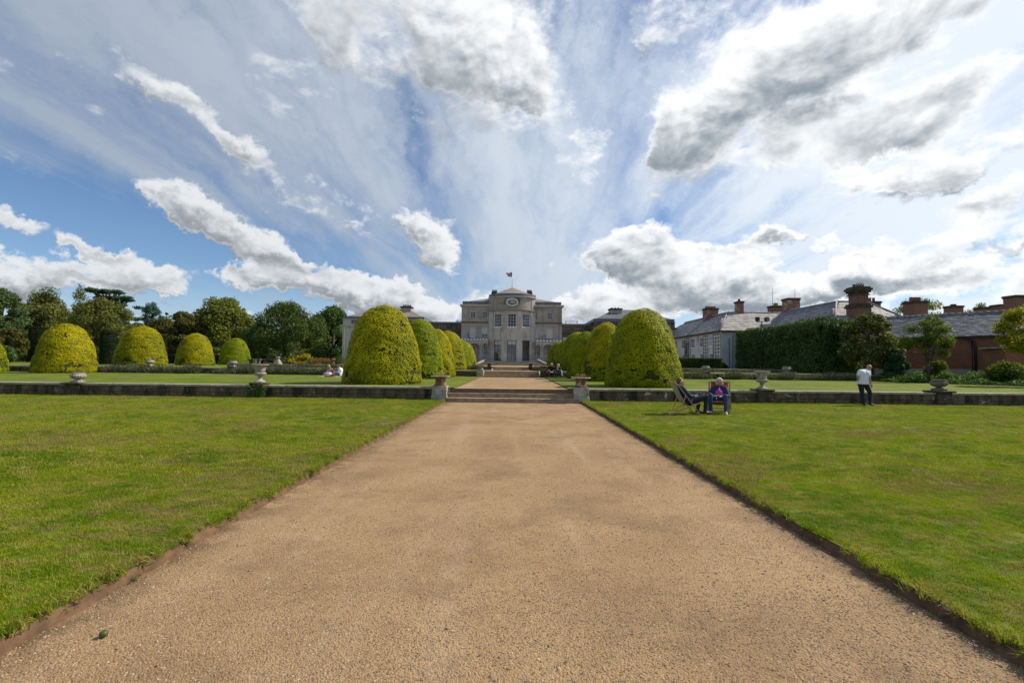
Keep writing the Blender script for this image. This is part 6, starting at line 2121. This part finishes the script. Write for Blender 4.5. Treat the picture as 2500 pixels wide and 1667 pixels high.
# ivy on the tall pier and weeds at its foot
rg = np.random.default_rng(77); n = 420; p = at(633, 931, 19.45)
P = np.stack([p.x + rg.uniform(-.42, .46, n), 19.14 + rg.uniform(-.10, .06, n), LW + rg.random(n) ** 1.8 * .55], 1)
P[: n // 3, 0] = p.x + .33 + rg.normal(0, .07, n // 3); P[: n // 3, 2] = LW + rg.random(n // 3) * .6
N = rg.normal(0, .5, (n, 3)); N[:, 1] -= .8
o = link('ivy', quads_mesh('ivy', leaf_quads(P, N, .075, .8, .6, rg), rg.random(n), GCOV))
tag(o, 'ivy and weeds climbing the tall pier under the bell urn', 'ivy', None, 'stuff')

# ================================================================== deckchairs
def deckchair(label, loc, rz, wood, canvas):
    e = empty('deckchair', loc, rz); tag(e, label, 'deckchair', 'deckchairs on the lawn')
    hw = .31
    A, B = (.96, .012), (.20, 1.01)          # long rails: front foot, top
    C, D = (.0, .012), (1.0, .40)            # seat rails: back foot, front bar
    S0, S1 = (.49, .625), (.315, .125)       # prop struts
    up = (0, 1, 0)
    for s in (-1, 1):
        MB().bar((A[0], s * hw, A[1]), (B[0], s * hw, B[1]), .022, .048, up).build('back_rail', wood, e)
        MB().bar((C[0], s * (hw - .035), C[1]), (D[0], s * (hw - .035), D[1]), .022, .046, up).build('seat_rail', wood, e)
        MB().bar((S0[0], s * (hw + .025), S0[1]), (S1[0], s * (hw + .025), S1[1]), .020, .040, up).build('prop', wood, e)
    for (p, w_, nm) in ((B, hw, 'top_bar'), ((A[0] - .03, A[1] + .04), hw, 'foot_bar'), ((C[0] + .02, C[1] + .012), hw - .035, 'back_foot_bar'), (D, hw - .035, 'front_bar'), (S1, hw + .025, 'prop_bar')):
        MB().bar((p[0], -w_, p[1]), (p[0], w_, p[1]), .032, .032).build(nm, wood, e)
    prof = [(B[0] - .018, B[1] + .012), (.25, .87), (.33, .69), (.43, .50), (.52, .37), (.62, .30), (.74, .285), (.87, .325), (D[0] + .015, D[1] + .012)]
    me = bpy.data.meshes.new('canvas_sling')
    n = 6; vs = []; fs = []; th = .004
    for side in (0, 1):
        for (x, z) in prof:
            for k in range(n + 1):
                y = -hw + .05 + (2 * hw - .10) * k / n
                vs.append((x, y, z - (1 - (2 * k / n - 1) ** 2) * .015 + side * th))
    m_ = n + 1; L = len(prof)
    for side in (0, 1):
        for i in range(L - 1):
            for k in range(n):
                a = side * L * m_ + i * m_ + k
                f = (a, a + 1, a + m_ + 1, a + m_)
                fs.append(f if side else f[::-1])
    me.from_pydata(vs, [], fs); me.update()
    for p in me.polygons: p.use_smooth = True
    link('canvas_sling', me, e, None, canvas)
    return e


CA = (4.86, 14.58, LW)
CB = (7.02, 15.62, LW)
RB_ = math.atan2(-.89, -.45)
deckchair('khaki canvas deckchair holding the dark-haired man', CA, 0.0, WOODC, CANVASG)
deckchair('red canvas deckchair holding the white-haired woman', CB, RB_, WOODD, CANVASR)


# ================================================================== people
def cap_mesh(mb, p, q, r0, r1, n=12):
    """round-ended tapered limb"""
    p, q = Vector(p), Vector(q)
    d = q - p
    if d.length < 1e-5: d = Vector((0, 0, 1e-4))
    w = d.normalized(); pts = []; rr = []
    for k in range(5):
        a = math.pi / 2 * (1 - k / 4.0); pts.append(p - w * r0 * math.sin(a)); rr.append(max(r0 * math.cos(a), .0008))
    for k in range(5):
        a = math.pi / 2 * (k / 4.0); pts.append(q + w * r1 * math.sin(a)); rr.append(max(r1 * math.cos(a), .0008))
    mb.tube(pts, rr, n)


def union(name, caps, balls, vox, mat, parent=None, smooth=3):
    """one continuous skin over all the limbs"""
    mb = MB()
    for (p, q, a, b) in caps: cap_mesh(mb, p, q, a, b)
    for (c, r) in balls:
        if not hasattr(r, '__len__'): r = (r, r, r)
        mb.ball(c, *r, 16, 12)
    me = mb.mesh(name + '_raw')
    o = bpy.data.objects.new(name, me); COL.objects.link(o)
    md = o.modifiers.new('r', 'REMESH'); md.mode = 'VOXEL'; md.voxel_size = vox; md.use_smooth_shade = True
    sm = o.modifiers.new('s', 'SMOOTH'); sm.iterations = smooth; sm.factor = .5
    dg_ = bpy.context.evaluated_depsgraph_get(); dg_.update()
    ev = o.evaluated_get(dg_)
    new = bpy.data.meshes.new_from_object(ev)
    new.name = name
    o.modifiers.clear(); o.data = new
    bpy.data.meshes.remove(me)
    new.materials.clear(); new.materials.append(mat)
    for p in new.polygons: p.use_smooth = True
    if parent is not None: o.parent = parent
    return o


def V3(t): return Vector(t)


def person(label, loc, rz, J, face, skin, top, top_mat, sleeve, legs_mat, leg_to, shoes, hair, vox=.008, group=None, extra=(), side=(0, 1, 0), waist=0.0, slim=1.0, curl=.5):
    J = {k: V3(v) for k, v in J.items()}
    f = V3(face).normalized(); H = J['head']
    sd = (J['shL'] - J['shR']).normalized()
    hs = f.cross(Vector((0, 0, 1))).normalized(); hu = hs.cross(f).normalized()
    caps = []; balls = []
    balls += [(H + hu * .028 - f * .012, .092), (H + hu * .012 + f * .022, .078), (H - hu * .052 + f * .030, .056)]
    caps += [(H + f * .088 + hu * .012, H + f * .108 - hu * .014, .010, .014)]          # nose
    caps += [(H + f * .080 - hu * .042 - hs * .018, H + f * .080 - hu * .042 + hs * .018, .012, .012)]   # lips
    caps += [(H + f * .082 + hu * .034 - hs * .035, H + f * .082 + hu * .034 + hs * .035, .012, .012)]   # brow
    for s in (-1, 1): balls.append((H + hs * s * .088 - f * .005 - hu * .002, (.018, .022, .030)))
    caps += [(J['neck'], H - hu * .035 - f * .012, .054, .050)]
    pv, ch, nk = J['pelvis'], J['chest'], J['neck']
    torso = []
    for s in (-1, 1):
        torso += [(pv + sd * s * .075, ch + sd * s * .085, .095 * slim, .108 * slim), (ch + sd * s * .085, nk + sd * s * .05 - Vector((0, 0, .06)), .10 * slim, .062)]
    torso += [(J['shL'] - sd * .01, nk - Vector((0, 0, .035)), .062, .05), (J['shR'] + sd * .01, nk - Vector((0, 0, .035)), .062, .05), (J['hipL'], J['hipR'], .105 * slim, .105 * slim)]
    caps += torso
    arms = {}; legs = {}
    for S in 'LR':
        arms[S] = [(J['sh' + S], J['el' + S], .052 * slim, .040), (J['el' + S], J['wr' + S], .040, .027)]
        legs[S] = [(J['hip' + S], J['kn' + S], .084 * slim, .056), (J['kn' + S], J['an' + S], .055, .037)]
        caps += arms[S] + legs[S]
        caps += [(J['an' + S], J['toe' + S], .040, .028), (J['an' + S], J['an' + S] + (J['an' + S] - J['toe' + S]) * .18 - Vector((0, 0, .025)), .036, .03)]
        w_, h_ = J['wr' + S], J['ha' + S]
        d = (h_ - w_).normalized()
        n_ = d.cross(sd if abs(d.dot(sd)) < .8 else Vector((0, 0, 1))).normalized(); t_ = n_.cross(d).normalized()
        L = .19
        for k, (o, ln) in enumerate(((-.030, .070), (-.010, .082), (.010, .078), (.029, .062))):
            b = w_ + d * .085 + t_ * o
            caps.append((w_ + t_ * o * .7, b, .019, .0145))
            m1 = b + (d * math.cos(curl * .5) + n_ * math.sin(curl * .5)) * ln * .5
            m2 = m1 + (d * math.cos(curl * 1.5) + n_ * math.sin(curl * 1.5)) * ln * .5
            caps.append((b, m1, .0105, .0098)); caps.append((m1, m2, .0098, .0085))
        s = 1 if S == 'L' else -1
        b = w_ + d * .03 - t_ * .028
        m1 = b + (d * .7 - t_ * .7) * .04; caps.append((b, m1, .0135, .012)); caps.append((m1, m1 + (d * .9 - t_ * .15 + n_ * .3) * .034, .0115, .0095))
    body = union('person', caps, balls, vox, skin, None, 2)
    body.location = loc; body.rotation_euler = (0, 0, rz)
    tag(body, label, 'person', group)
    k1, k2 = 1.10, .010

    def fat(c, e=0.0): return [(p, q, a * k1 + k2 + e, b * k1 + k2 + e) for (p, q, a, b) in c]

    def cut(c, fr):
        out = []
        for (p, q, a, b) in c:
            if fr <= 0: break
            g = min(1, fr); out.append((p, p.lerp(q, g), a, a + (b - a) * g)); fr -= 1
        return out
    shirt = fat([t for t in torso[:-1]])
    shirt += fat([(J['hipL'] + (ch - pv) * .02, J['hipR'] + (ch - pv) * .02, .104 * slim, .104 * slim), (J['hipL'] + (ch - pv) * .3, J['hipR'] + (ch - pv) * .3, .10 * slim, .10 * slim)], .004)
    for S in 'LR': shirt += fat(cut(arms[S], sleeve), .004)
    union(top, shirt, [], .012, top_mat, body, 3)
    tr_ = fat([torso[-1]])
    for S in 'LR': tr_ += fat(cut(legs[S], leg_to), .004)
    union('trousers' if leg_to > 1.5 else 'shorts', tr_, [], .012, legs_mat, body, 3)
    for S in 'LR':
        if shoes is not None:
            a, t = J['an' + S], J['toe' + S]
            lo = Vector((0, 0, -.012))
            union('shoe', [(a + lo, t + lo, .046, .036), (a + lo, a + (a - t) * .2 - Vector((0, 0, .03)), .044, .036)], [], .012, shoes, body, 2)
    if hair is not None:
        mat, style = hair
        hc = []; hb = [(H + hu * .040 - f * .028, .094), (H + hu * .01 - f * .045, .086)]
        if style in ('long', 'bob'):
            for s in (-1, 1):
                hc += [(H + hs * s * .070 + hu * .045 - f * .02, H + hs * s * .085 - hu * .085 - f * .02, .040, .034)]
                if style == 'long': hc += [(H + hs * s * .085 - hu * .085 - f * .03, H + hs * s * .10 - hu * .25 - f * .03, .038, .026)]
            hc += [(H - f * .07, H - f * .075 - hu * (.12 if style == 'bob' else .26), .07, .05)]
            hc += [(H + hu * .088 - hs * .05 + f * .03, H + hu * .088 + hs * .05 + f * .03, .032, .032)]
        union('hair', hc, hb, .012, mat, body, 2)
    for s in (-1, 1):
        MB().ball(H + f * .086 + hu * .018 + hs * s * .033, .011, .011, .009, 8, 6).build('eye', EYEM, body)
    MB().tube([H + f * .091 - hu * .044 - hs * .022, H + f * .094 - hu * .045, H + f * .091 - hu * .044 + hs * .022], .0035, 5).build('mouth', plain('lips', (.30, .09, .07), .5), body)
    for (nm, c, b, mt) in extra:
        union(nm, [(V3(p), V3(q), r0, r1) for (p, q, r0, r1) in c], [(V3(x), y) for x, y in b], .012, mt, body, 2)
    return body


# seated man, chair local frame: x forward, y to his left
man = dict(head=(.43, 0, 1.03), neck=(.41, 0, .90), chest=(.48, 0, .70), pelvis=(.64, 0, .42), shL=(.44, .19, .83), shR=(.44, -.19, .83), elL=(.62, .27, .60), elR=(.64, -.27, .60),
           wrL=(.86, .09, .575), wrR=(.85, -.09, .58), haL=(.95, .02, .565), haR=(.94, -.03, .59), hipL=(.68, .10, .42), hipR=(.68, -.10, .42), knL=(1.13, .14, .62), knR=(1.22, -.12, .58),
           anL=(1.04, .16, .10), anR=(1.17, -.12, .10), toeL=(1.22, .20, .04), toeR=(1.38, -.12, .04))
person('man with thinning brown hair in navy jacket and dark trousers reclining in khaki deckchair', CA, 0.0, man, (1, .05, -.12), SKIN, 'jacket', NAVY, 1.9, JEANS, 2, SHOED, (HAIRB, 'short'), slim=1.12, curl=.9)
wom = dict(head=(.43, .01, 1.02), neck=(.38, 0, .88), chest=(.44, 0, .68), pelvis=(.62, 0, .40), shL=(.42, .18, .81), shR=(.42, -.18, .81), elL=(.56, .29, .56), elR=(.56, -.29, .56),
           wrL=(.83, .08, .56), wrR=(.83, -.08, .56), haL=(.93, .0, .545), haR=(.93, -.01, .56), hipL=(.66, .11, .40), hipR=(.66, -.11, .40), knL=(1.05, .22, .58), knR=(1.05, -.24, .60),
           anL=(1.10, .22, .09), anR=(1.02, -.22, .09), toeL=(1.28, .25, .035), toeR=(1.19, -.26, .035))
person('smiling white-haired woman in navy jacket, magenta top and jeans sitting in red deckchair', CB, RB_, wom, (1, -.1, -.06), SKIN, 'jacket', NAVY, 1.9, DENIM, 2, SHOEW, (HAIRW, 'bob'), slim=1.12, curl=.9,
       extra=[('pink_top', [((.530, 0, .80), (.575, 0, .70), .035, .055), ((.575, -.05, .68), (.61, -.05, .56), .06, .065), ((.575, .05, .68), (.61, .05, .56), .06, .065)], [], PINK)])
st = dict(head=(.18, .10, 1.53), neck=(.06, .05, 1.45), chest=(-.13, 0, 1.30), pelvis=(-.18, -.03, .93), shL=(-.29, -.02, 1.38), shR=(.09, .02, 1.37), elL=(-.44, -.08, 1.17), elR=(.02, -.10, 1.13),
          wrL=(-.36, -.02, .97), wrR=(.04, -.14, .88), haL=(-.28, .02, .88), haR=(.07, -.15, .78), hipL=(-.27, -.02, .90), hipR=(-.09, -.02, .90), knL=(-.20, .02, .50), knR=(.11, .0, .52),
          anL=(-.17, .0, .09), anR=(.05, -.06, .09), toeL=(-.02, .06, .03), toeR=(.24, -.04, .03))
pm = at(2118.4, 994, 18.55)
person('bald man in white T-shirt and dark jeans walking with bowed head along the wall', (pm.x, 18.55, LW), 0.0, st, (.82, .45, -.42), SKINT, 'tee_shirt', TEE, .62, JEANS, 2, SHOED, None, slim=1.08)
# the couple on the second wall (front view, frame axes)
pc = at(1346, 907, 35.2)
cm = dict(head=(0, -.16, .97), neck=(0, -.08, .84), chest=(0, -.04, .66), pelvis=(0, .10, .52), shL=(.20, -.05, .79), shR=(-.20, -.05, .79), elL=(.25, -.20, .56), elR=(-.25, -.20, .56), wrL=(.07, -.42, .44), wrR=(-.07, -.42, .44),
          haL=(.02, -.48, .37), haR=(-.02, -.48, .37), hipL=(.11, .04, .52), hipR=(-.11, .04, .52), knL=(.25, -.36, .50), knR=(-.24, -.36, .50), anL=(.22, -.36, .09), anR=(-.20, -.36, .09), toeL=(.25, -.54, .03), toeR=(-.23, -.54, .03))
person('man in dark maroon shirt leaning elbows on knees on the second wall', (pc.x, 35.28, .585), 0, cm, (.0, -1, -.35), SKIN, 'shirt', MAROON, .8, plain('grey trousers', (.075, .08, .085), .85), 2, SHOED, (HAIRY, 'short'), vox=.012, group='couple on the second wall', curl=.9)
pc = at(1362.5, 907, 35.2)
cw = dict(head=(0, -.10, .92), neck=(0, -.04, .80), chest=(0, .02, .62), pelvis=(.02, .10, .50), shL=(.17, .0, .74), shR=(-.17, .0, .74), elL=(.20, -.16, .52), elR=(-.20, -.16, .54), wrL=(.0, -.26, .60), wrR=(-.08, -.24, .72),
          haL=(-.06, -.26, .64), haR=(-.02, -.20, .80), hipL=(.12, .04, .50), hipR=(-.08, .04, .50), knL=(.12, -.40, .56), knR=(-.02, -.40, .48), anL=(.22, -.46, .22), anR=(.02, -.36, .09), toeL=(.30, -.60, .16), toeR=(.02, -.54, .03))
person('blonde woman in black top and jeans, chin on hand, on the second wall', (pc.x, 35.28, .585), 0, cw, (-.3, -1, .05), SKIN, 'top', BLACKC, 1.2, DENIM, 2, SHOEW, (HAIRW, 'bob'), vox=.012, group='couple on the second wall', slim=.92,
       extra=[('draped_scarf', [((.19, -.06, .52), (.24, -.30, .46), .07, .06), ((.24, -.30, .46), (.24, -.40, .22), .06, .05)], [], PALEC)])
# picnic
pb = at(826, 918, 31.6)
bl = gr(803, 919.6, L1)
m = MB()
nx, ny = 16, 8; vs = []; fs = []
for j in range(ny + 1):
    for i in range(nx + 1):
        vs.append((-.75 + 1.5 * i / nx, -.45 + .9 * j / ny, .02 + .014 * math.sin(i * 1.7 + j) + .012 * math.sin(j * 2.3 - i * .6)))
for j in range(ny):
    for i in range(nx): a = j * (nx + 1) + i; fs.append((a, a + 1, a + nx + 2, a + nx + 1))
m.add(vs, fs, True)
tag(m.build('picnic_blanket', PALEC, None, (bl.x + .12, bl.y + .35, L1 + .01)), 'pale picnic blanket spread on the terrace lawn', 'blanket')
m = MB(); m.lathe([(.14, 0), (.20, .03), (.21, .14), (.17, .24), (.13, .27), (.12, .25)], 14, square=3)
bag = m.build('picnic_bag', plain('white tote cloth', (.66, .67, .68), .8), None, (bl.x - .10, bl.y + .25, L1 + .03)); tag(bag, 'white bag standing on the picnic blanket', 'bag')
MB().tube([(-.10, 0, .25), (-.08, -.02, .36), (.0, -.03, .40), (.08, -.02, .36), (.10, 0, .25)], .012, 6).build('handle', bag.data.materials[0], bag)
pw = at(811, 918, 31.5)
pwd = dict(head=(-.10, -.10, .66), neck=(-.06, -.04, .54), chest=(.0, .02, .36), pelvis=(.06, .06, .13), shL=(.12, .0, .46), shR=(-.19, -.02, .46), elL=(.26, .02, .26), elR=(-.22, -.16, .26), wrL=(.30, .02, .06), wrR=(-.10, -.32, .16),
           haL=(.33, .0, .03), haR=(-.04, -.38, .14), hipL=(.14, .03, .12), hipR=(-.02, .0, .12), knL=(.30, -.30, .16), knR=(-.28, -.30, .18), anL=(.02, -.48, .07), anR=(-.50, -.16, .07), toeL=(-.14, -.52, .05), toeR=(-.66, -.14, .04))
person('long-haired blonde woman in dusky pink dress sitting on the picnic blanket', (pw.x, bl.y + .42, L1 + .02), 0, pwd, (-.25, -1, -.1), SKIN, 'dress_top', DUSKY, .55, DUSKY, 1.0, None, (HAIRY, 'long'), vox=.012, group='picnickers', slim=.9,
       extra=[('sunglasses', [((-.18, -.19, .685), (-.06, -.21, .685), .018, .018)], [], BLACKC)])
pm2 = at(834, 918, 31.5)
pmd = dict(head=(-.12, -.02, .74), neck=(-.04, .0, .60), chest=(.03, .02, .40), pelvis=(.10, .04, .13), shL=(.04, -.17, .51), shR=(.02, .19, .51), elL=(-.10, -.24, .28), elR=(-.14, .22, .30), wrL=(-.34, -.14, .30), wrR=(-.34, .10, .32),
           haL=(-.42, -.08, .31), haR=(-.42, .05, .33), hipL=(.06, -.10, .12), hipR=(.06, .10, .12), knL=(-.22, -.34, .18), knR=(-.24, .32, .18), anL=(-.34, .0, .07), anR=(-.30, -.08, .06), toeL=(-.46, .10, .04), toeR=(-.42, -.16, .04))
person('brown-haired man in white T-shirt and shorts sitting cross-legged at the picnic', (pm2.x, bl.y + .45, L1 + .01), 0, pmd, (-1, -.35, -.25), SKIN, 'tee_shirt', TEE, .8, plain('charcoal shorts', (.04, .04, .05), .85), .85, SHOEW, (HAIRB, 'short'), vox=.012, group='picnickers', slim=1.05)

# ================================================================== grass blades and gravel close to the walk
def scatter(name, area, dens, src, label, cat, scl, seed, tilt=.25):
    """points over an area, each carrying a copy of a small tuft or pebble"""
    me = bpy.data.meshes.new(name)
    vs = []; fs = []
    for (x0, x1, y0, y1, z) in area:
        b = len(vs); vs += [(x0, y0, z), (x1, y0, z), (x1, y1, z), (x0, y1, z)]; fs.append((b, b + 1, b + 2, b + 3))
    me.from_pydata(vs, [], fs); me.update()
    o = link(name, me)
    tag(o, label, cat, None, 'stuff')
    ng = bpy.data.node_groups.new(name, 'GeometryNodeTree')
    ng.interface.new_socket('Geometry', in_out='INPUT', socket_type='NodeSocketGeometry')
    ng.interface.new_socket('Geometry', in_out='OUTPUT', socket_type='NodeSocketGeometry')
    N = ng.nodes; L = ng.links
    gi, go = N.new('NodeGroupInput'), N.new('NodeGroupOutput')
    d = N.new('GeometryNodeDistributePointsOnFaces'); d.distribute_method = 'RANDOM'
    d.inputs['Density'].default_value = dens; d.inputs['Seed'].default_value = seed
    ip = N.new('GeometryNodeInstanceOnPoints')
    oi = N.new('GeometryNodeObjectInfo'); oi.inputs['Object'].default_value = src; oi.transform_space = 'ORIGINAL'
    rr = N.new('FunctionNodeRandomValue'); rr.data_type = 'FLOAT_VECTOR'
    rr.inputs[0].default_value = (-tilt, -tilt, 0); rr.inputs[1].default_value = (tilt, tilt, 6.283)
    rs = N.new('FunctionNodeRandomValue'); rs.data_type = 'FLOAT'; rs.inputs[2].default_value = scl[0]; rs.inputs[3].default_value = scl[1]
    L.new(gi.outputs[0], d.inputs['Mesh']); L.new(d.outputs['Points'], ip.inputs['Points'])
    L.new(oi.outputs['Geometry'], ip.inputs['Instance']); L.new(rr.outputs[0], ip.inputs['Rotation']); L.new(rs.outputs[1], ip.inputs['Scale'])
    L.new(ip.outputs[0], go.inputs[0])
    md = o.modifiers.new('scatter', 'NODES'); md.node_group = ng
    return o


def tuft(name, n, h, r, w, seed, loc, lean=.5):
    rg = np.random.default_rng(seed); V = []; T = []
    vs = []; fs = []; tint = []
    for k in range(n):
        a = rg.uniform(0, 6.283); q = r * math.sqrt(rg.random()); bx, by = q * math.cos(a), q * math.sin(a)
        d = rg.uniform(0, 6.283); ln = rg.uniform(.1, 1) * lean * h; hh = h * rg.uniform(.45, 1.1)
        tx, ty = math.cos(d + 1.57) * w, math.sin(d + 1.57) * w
        mx, my = bx + math.cos(d) * ln * .35, by + math.sin(d) * ln * .35
        ex, ey = bx + math.cos(d) * ln, by + math.sin(d) * ln
        b = len(vs); t = rg.random()
        vs += [(bx - tx, by - ty, -.006), (bx + tx, by + ty, -.006), (mx + tx * .8, my + ty * .8, hh * .6), (mx - tx * .8, my - ty * .8, hh * .6), (ex, ey, hh)]
        fs += [(b, b + 1, b + 2, b + 3), (b + 3, b + 2, b + 4)]; tint += [t] * 5
    me = bpy.data.meshes.new(name); me.from_pydata(vs, [], fs); me.update()
    at_ = me.attributes.new('tint', 'FLOAT', 'POINT'); at_.data.foreach_set('value', np.array(tint, dtype=np.float32))
    return tag(link(name, me, None, loc, BLADE), 'small tuft of mown grass beside the path', 'grass', None, 'stuff')


TA = tuft('grass_tuft', 24, .024, .055, .0022, 1, (3.3, 3.2, LW), .9)
TB = tuft('grass_tuft', 26, .027, .10, .0042, 2, (3.5, 8.0, LW), .9)
TE = tuft('edge_tuft', 16, .060, .035, .0026, 3, (2.95, 4.1, LW), 1.3)
scatter('grass', [(2.90, 12.0, 1.5, 6.2, LW), (-12.0, -2.90, 1.5, 6.2, LW)], 600, TA, 'short mown grass nearest the camera', 'grass', (.6, 1.15), 3)
scatter('grass', [(2.90, 18.0, 6.2, 11.0, LW), (-18.0, -2.90, 6.2, 11.0, LW)], 230, TB, 'mown grass on the middle of the lawn', 'grass', (.6, 1.15), 4)
scatter('grass', [(2.90, 27, 11.0, 19.32, LW), (-27, -2.90, 11.0, 19.32, LW)], 120, TB, 'mown grass towards the low wall', 'grass', (.6, 1.15), 5)
scatter('grass', [(2.83, 2.91, 1.8, 19.0, LW - .008), (-2.91, -2.83, 1.8, 19.0, LW - .008)], 650, TE, 'longer grass overhanging the path edges', 'grass', (.5, 1.5), 6, .9)
scatter('grass', [(2.95, 27, 19.22, 19.38, LW - .01), (-27, -3.4, 19.22, 19.38, LW - .01)], 110, TE, 'unmown grass along the foot of the wall', 'grass', (1.0, 2.2), 8, .4)


def pebble(name, seed, s, loc, mat):
    bm = bmesh.new(); bmesh.ops.create_icosphere(bm, subdivisions=1, radius=s)
    r = random.Random(seed)
    for v in bm.verts:
        k = r.uniform(.72, 1.2); v.co = Vector((v.co.x * k * 1.2, v.co.y * k, v.co.z * k * .65))
    me = bpy.data.meshes.new(name); bm.to_mesh(me); bm.free()
    return tag(link(name, me, None, loc, mat), 'small loose pebble on the gravel path', 'pebble', None, 'stuff')


def pebble_mat():
    m, g, out = new_mat('loose pebbles')
    oi = g.new('ShaderNodeObjectInfo')
    c = ramp(g, oi.outputs['Random'], [(0, (.13, .085, .050)), (.35, (.29, .185, .100)), (.75, (.39, .26, .145)), (.94, (.50, .37, .23)), (1.0, (.66, .56, .44))])
    c = g.mix(g.math('MULTIPLY', g.noise(wpos(g), 120, 3), .5), c, (.25, .18, .11))
    princ(g, out, c, .8, spec=.25)
    return m


PEBM = pebble_mat()
PA = pebble('pebble', 1, .0060, (.3, 2.6, .004), PEBM); PB = pebble('pebble', 2, .0105, (-.4, 2.9, .006), PEBM)
for k, (ya, yb, dn) in enumerate(((1.7, 3.4, 3000), (3.4, 5.0, 1500), (5.0, 7.0, 700), (7.0, 9.5, 320), (9.5, 13.0, 110))):
    scatter('gravel', [(-2.84, 2.84, ya, yb, .0)], dn, PA, 'loose fine gravel on the path, strip %s' % ('nearest the camera', 'just beyond the nearest strip', 'in the middle distance', 'farther along', 'thinning towards the steps')[k], 'gravel', (.4, 1.1), 11 + k, .6)
scatter('gravel', [(-2.84, 2.84, 1.7, 10.0, .001)], 26, PB, 'scattered larger stones on the path', 'gravel', (.4, 1.1), 23, .6)
scatter('gravel', [(-2.84, -2.66, 1.7, 14.0, .001), (2.66, 2.84, 1.7, 14.0, .001)], 260, PB, 'coarser stones gathered along the path edges', 'gravel', (.3, 1.0), 24, .6)

# fallen fruit and a sprig on the gravel
p = gr(253, 1545, .024)
f = empty('fallen_fruit', (p.x, p.y, 0.0)); f.scale = (.8, .8, .8); tag(f, 'green fallen fruit lying on the gravel path', 'fruit')
MB().lathe([(.001, .0), (.016, .004), (.025, .014), (.028, .026), (.026, .037), (.018, .047), (.006, .050), (.001, .048)], 18).build('flesh', FRUITM, f)
MB().tube([(0, 0, .047), (.004, .003, .058)], .0022, 5).build('stalk', BARK, f)
p = gr(318, 1415, .012)
rg = np.random.default_rng(9); k = 7
e = empty('leafy_sprig', (p.x, p.y, .006)); tag(e, 'small green leafy sprig growing at the clay path edge', 'plant')
P = np.stack([rg.uniform(-.05, .06, k), rg.uniform(-.03, .03, k), rg.uniform(.005, .03, k)], 1); N = rg.normal(0, .3, (k, 3)); N[:, 2] += 1
link('leaves', quads_mesh('leaves', leaf_quads(P, N, .032, .6, .4, rg), rg.random(k), ACAC), e)
MB().tube([(-.05, 0, .003), (.0, .004, .012), (.055, -.004, .010)], .0022, 5).build('stem', BARK, e)
for (px, py) in ((183, 1158), (1845, 975 + 12)):
    p = gr(px, py, LW + .035)
    tag(link('fallen_feather' if px < 500 else 'fallen_leaf', quads_mesh('scrap', leaf_quads(np.zeros((1, 3)), np.array([[0, 0, 1.0]]), .11, .3, .1, rg), np.ones(1), PALEC), None, (p.x, p.y, p.z)), 'pale feather lying on the mown lawn' if px < 500 else 'pale leaf lying on the lawn near the wall', 'feather' if px < 500 else 'leaf')

# ------------------------------------------------------------------ render settings
SC.cycles.max_bounces = 6
SC.cycles.diffuse_bounces = 3
SC.cycles.glossy_bounces = 2
SC.cycles.transmission_bounces = 2
SC.cycles.transparent_max_bounces = 6
SC.cycles.use_denoising = True
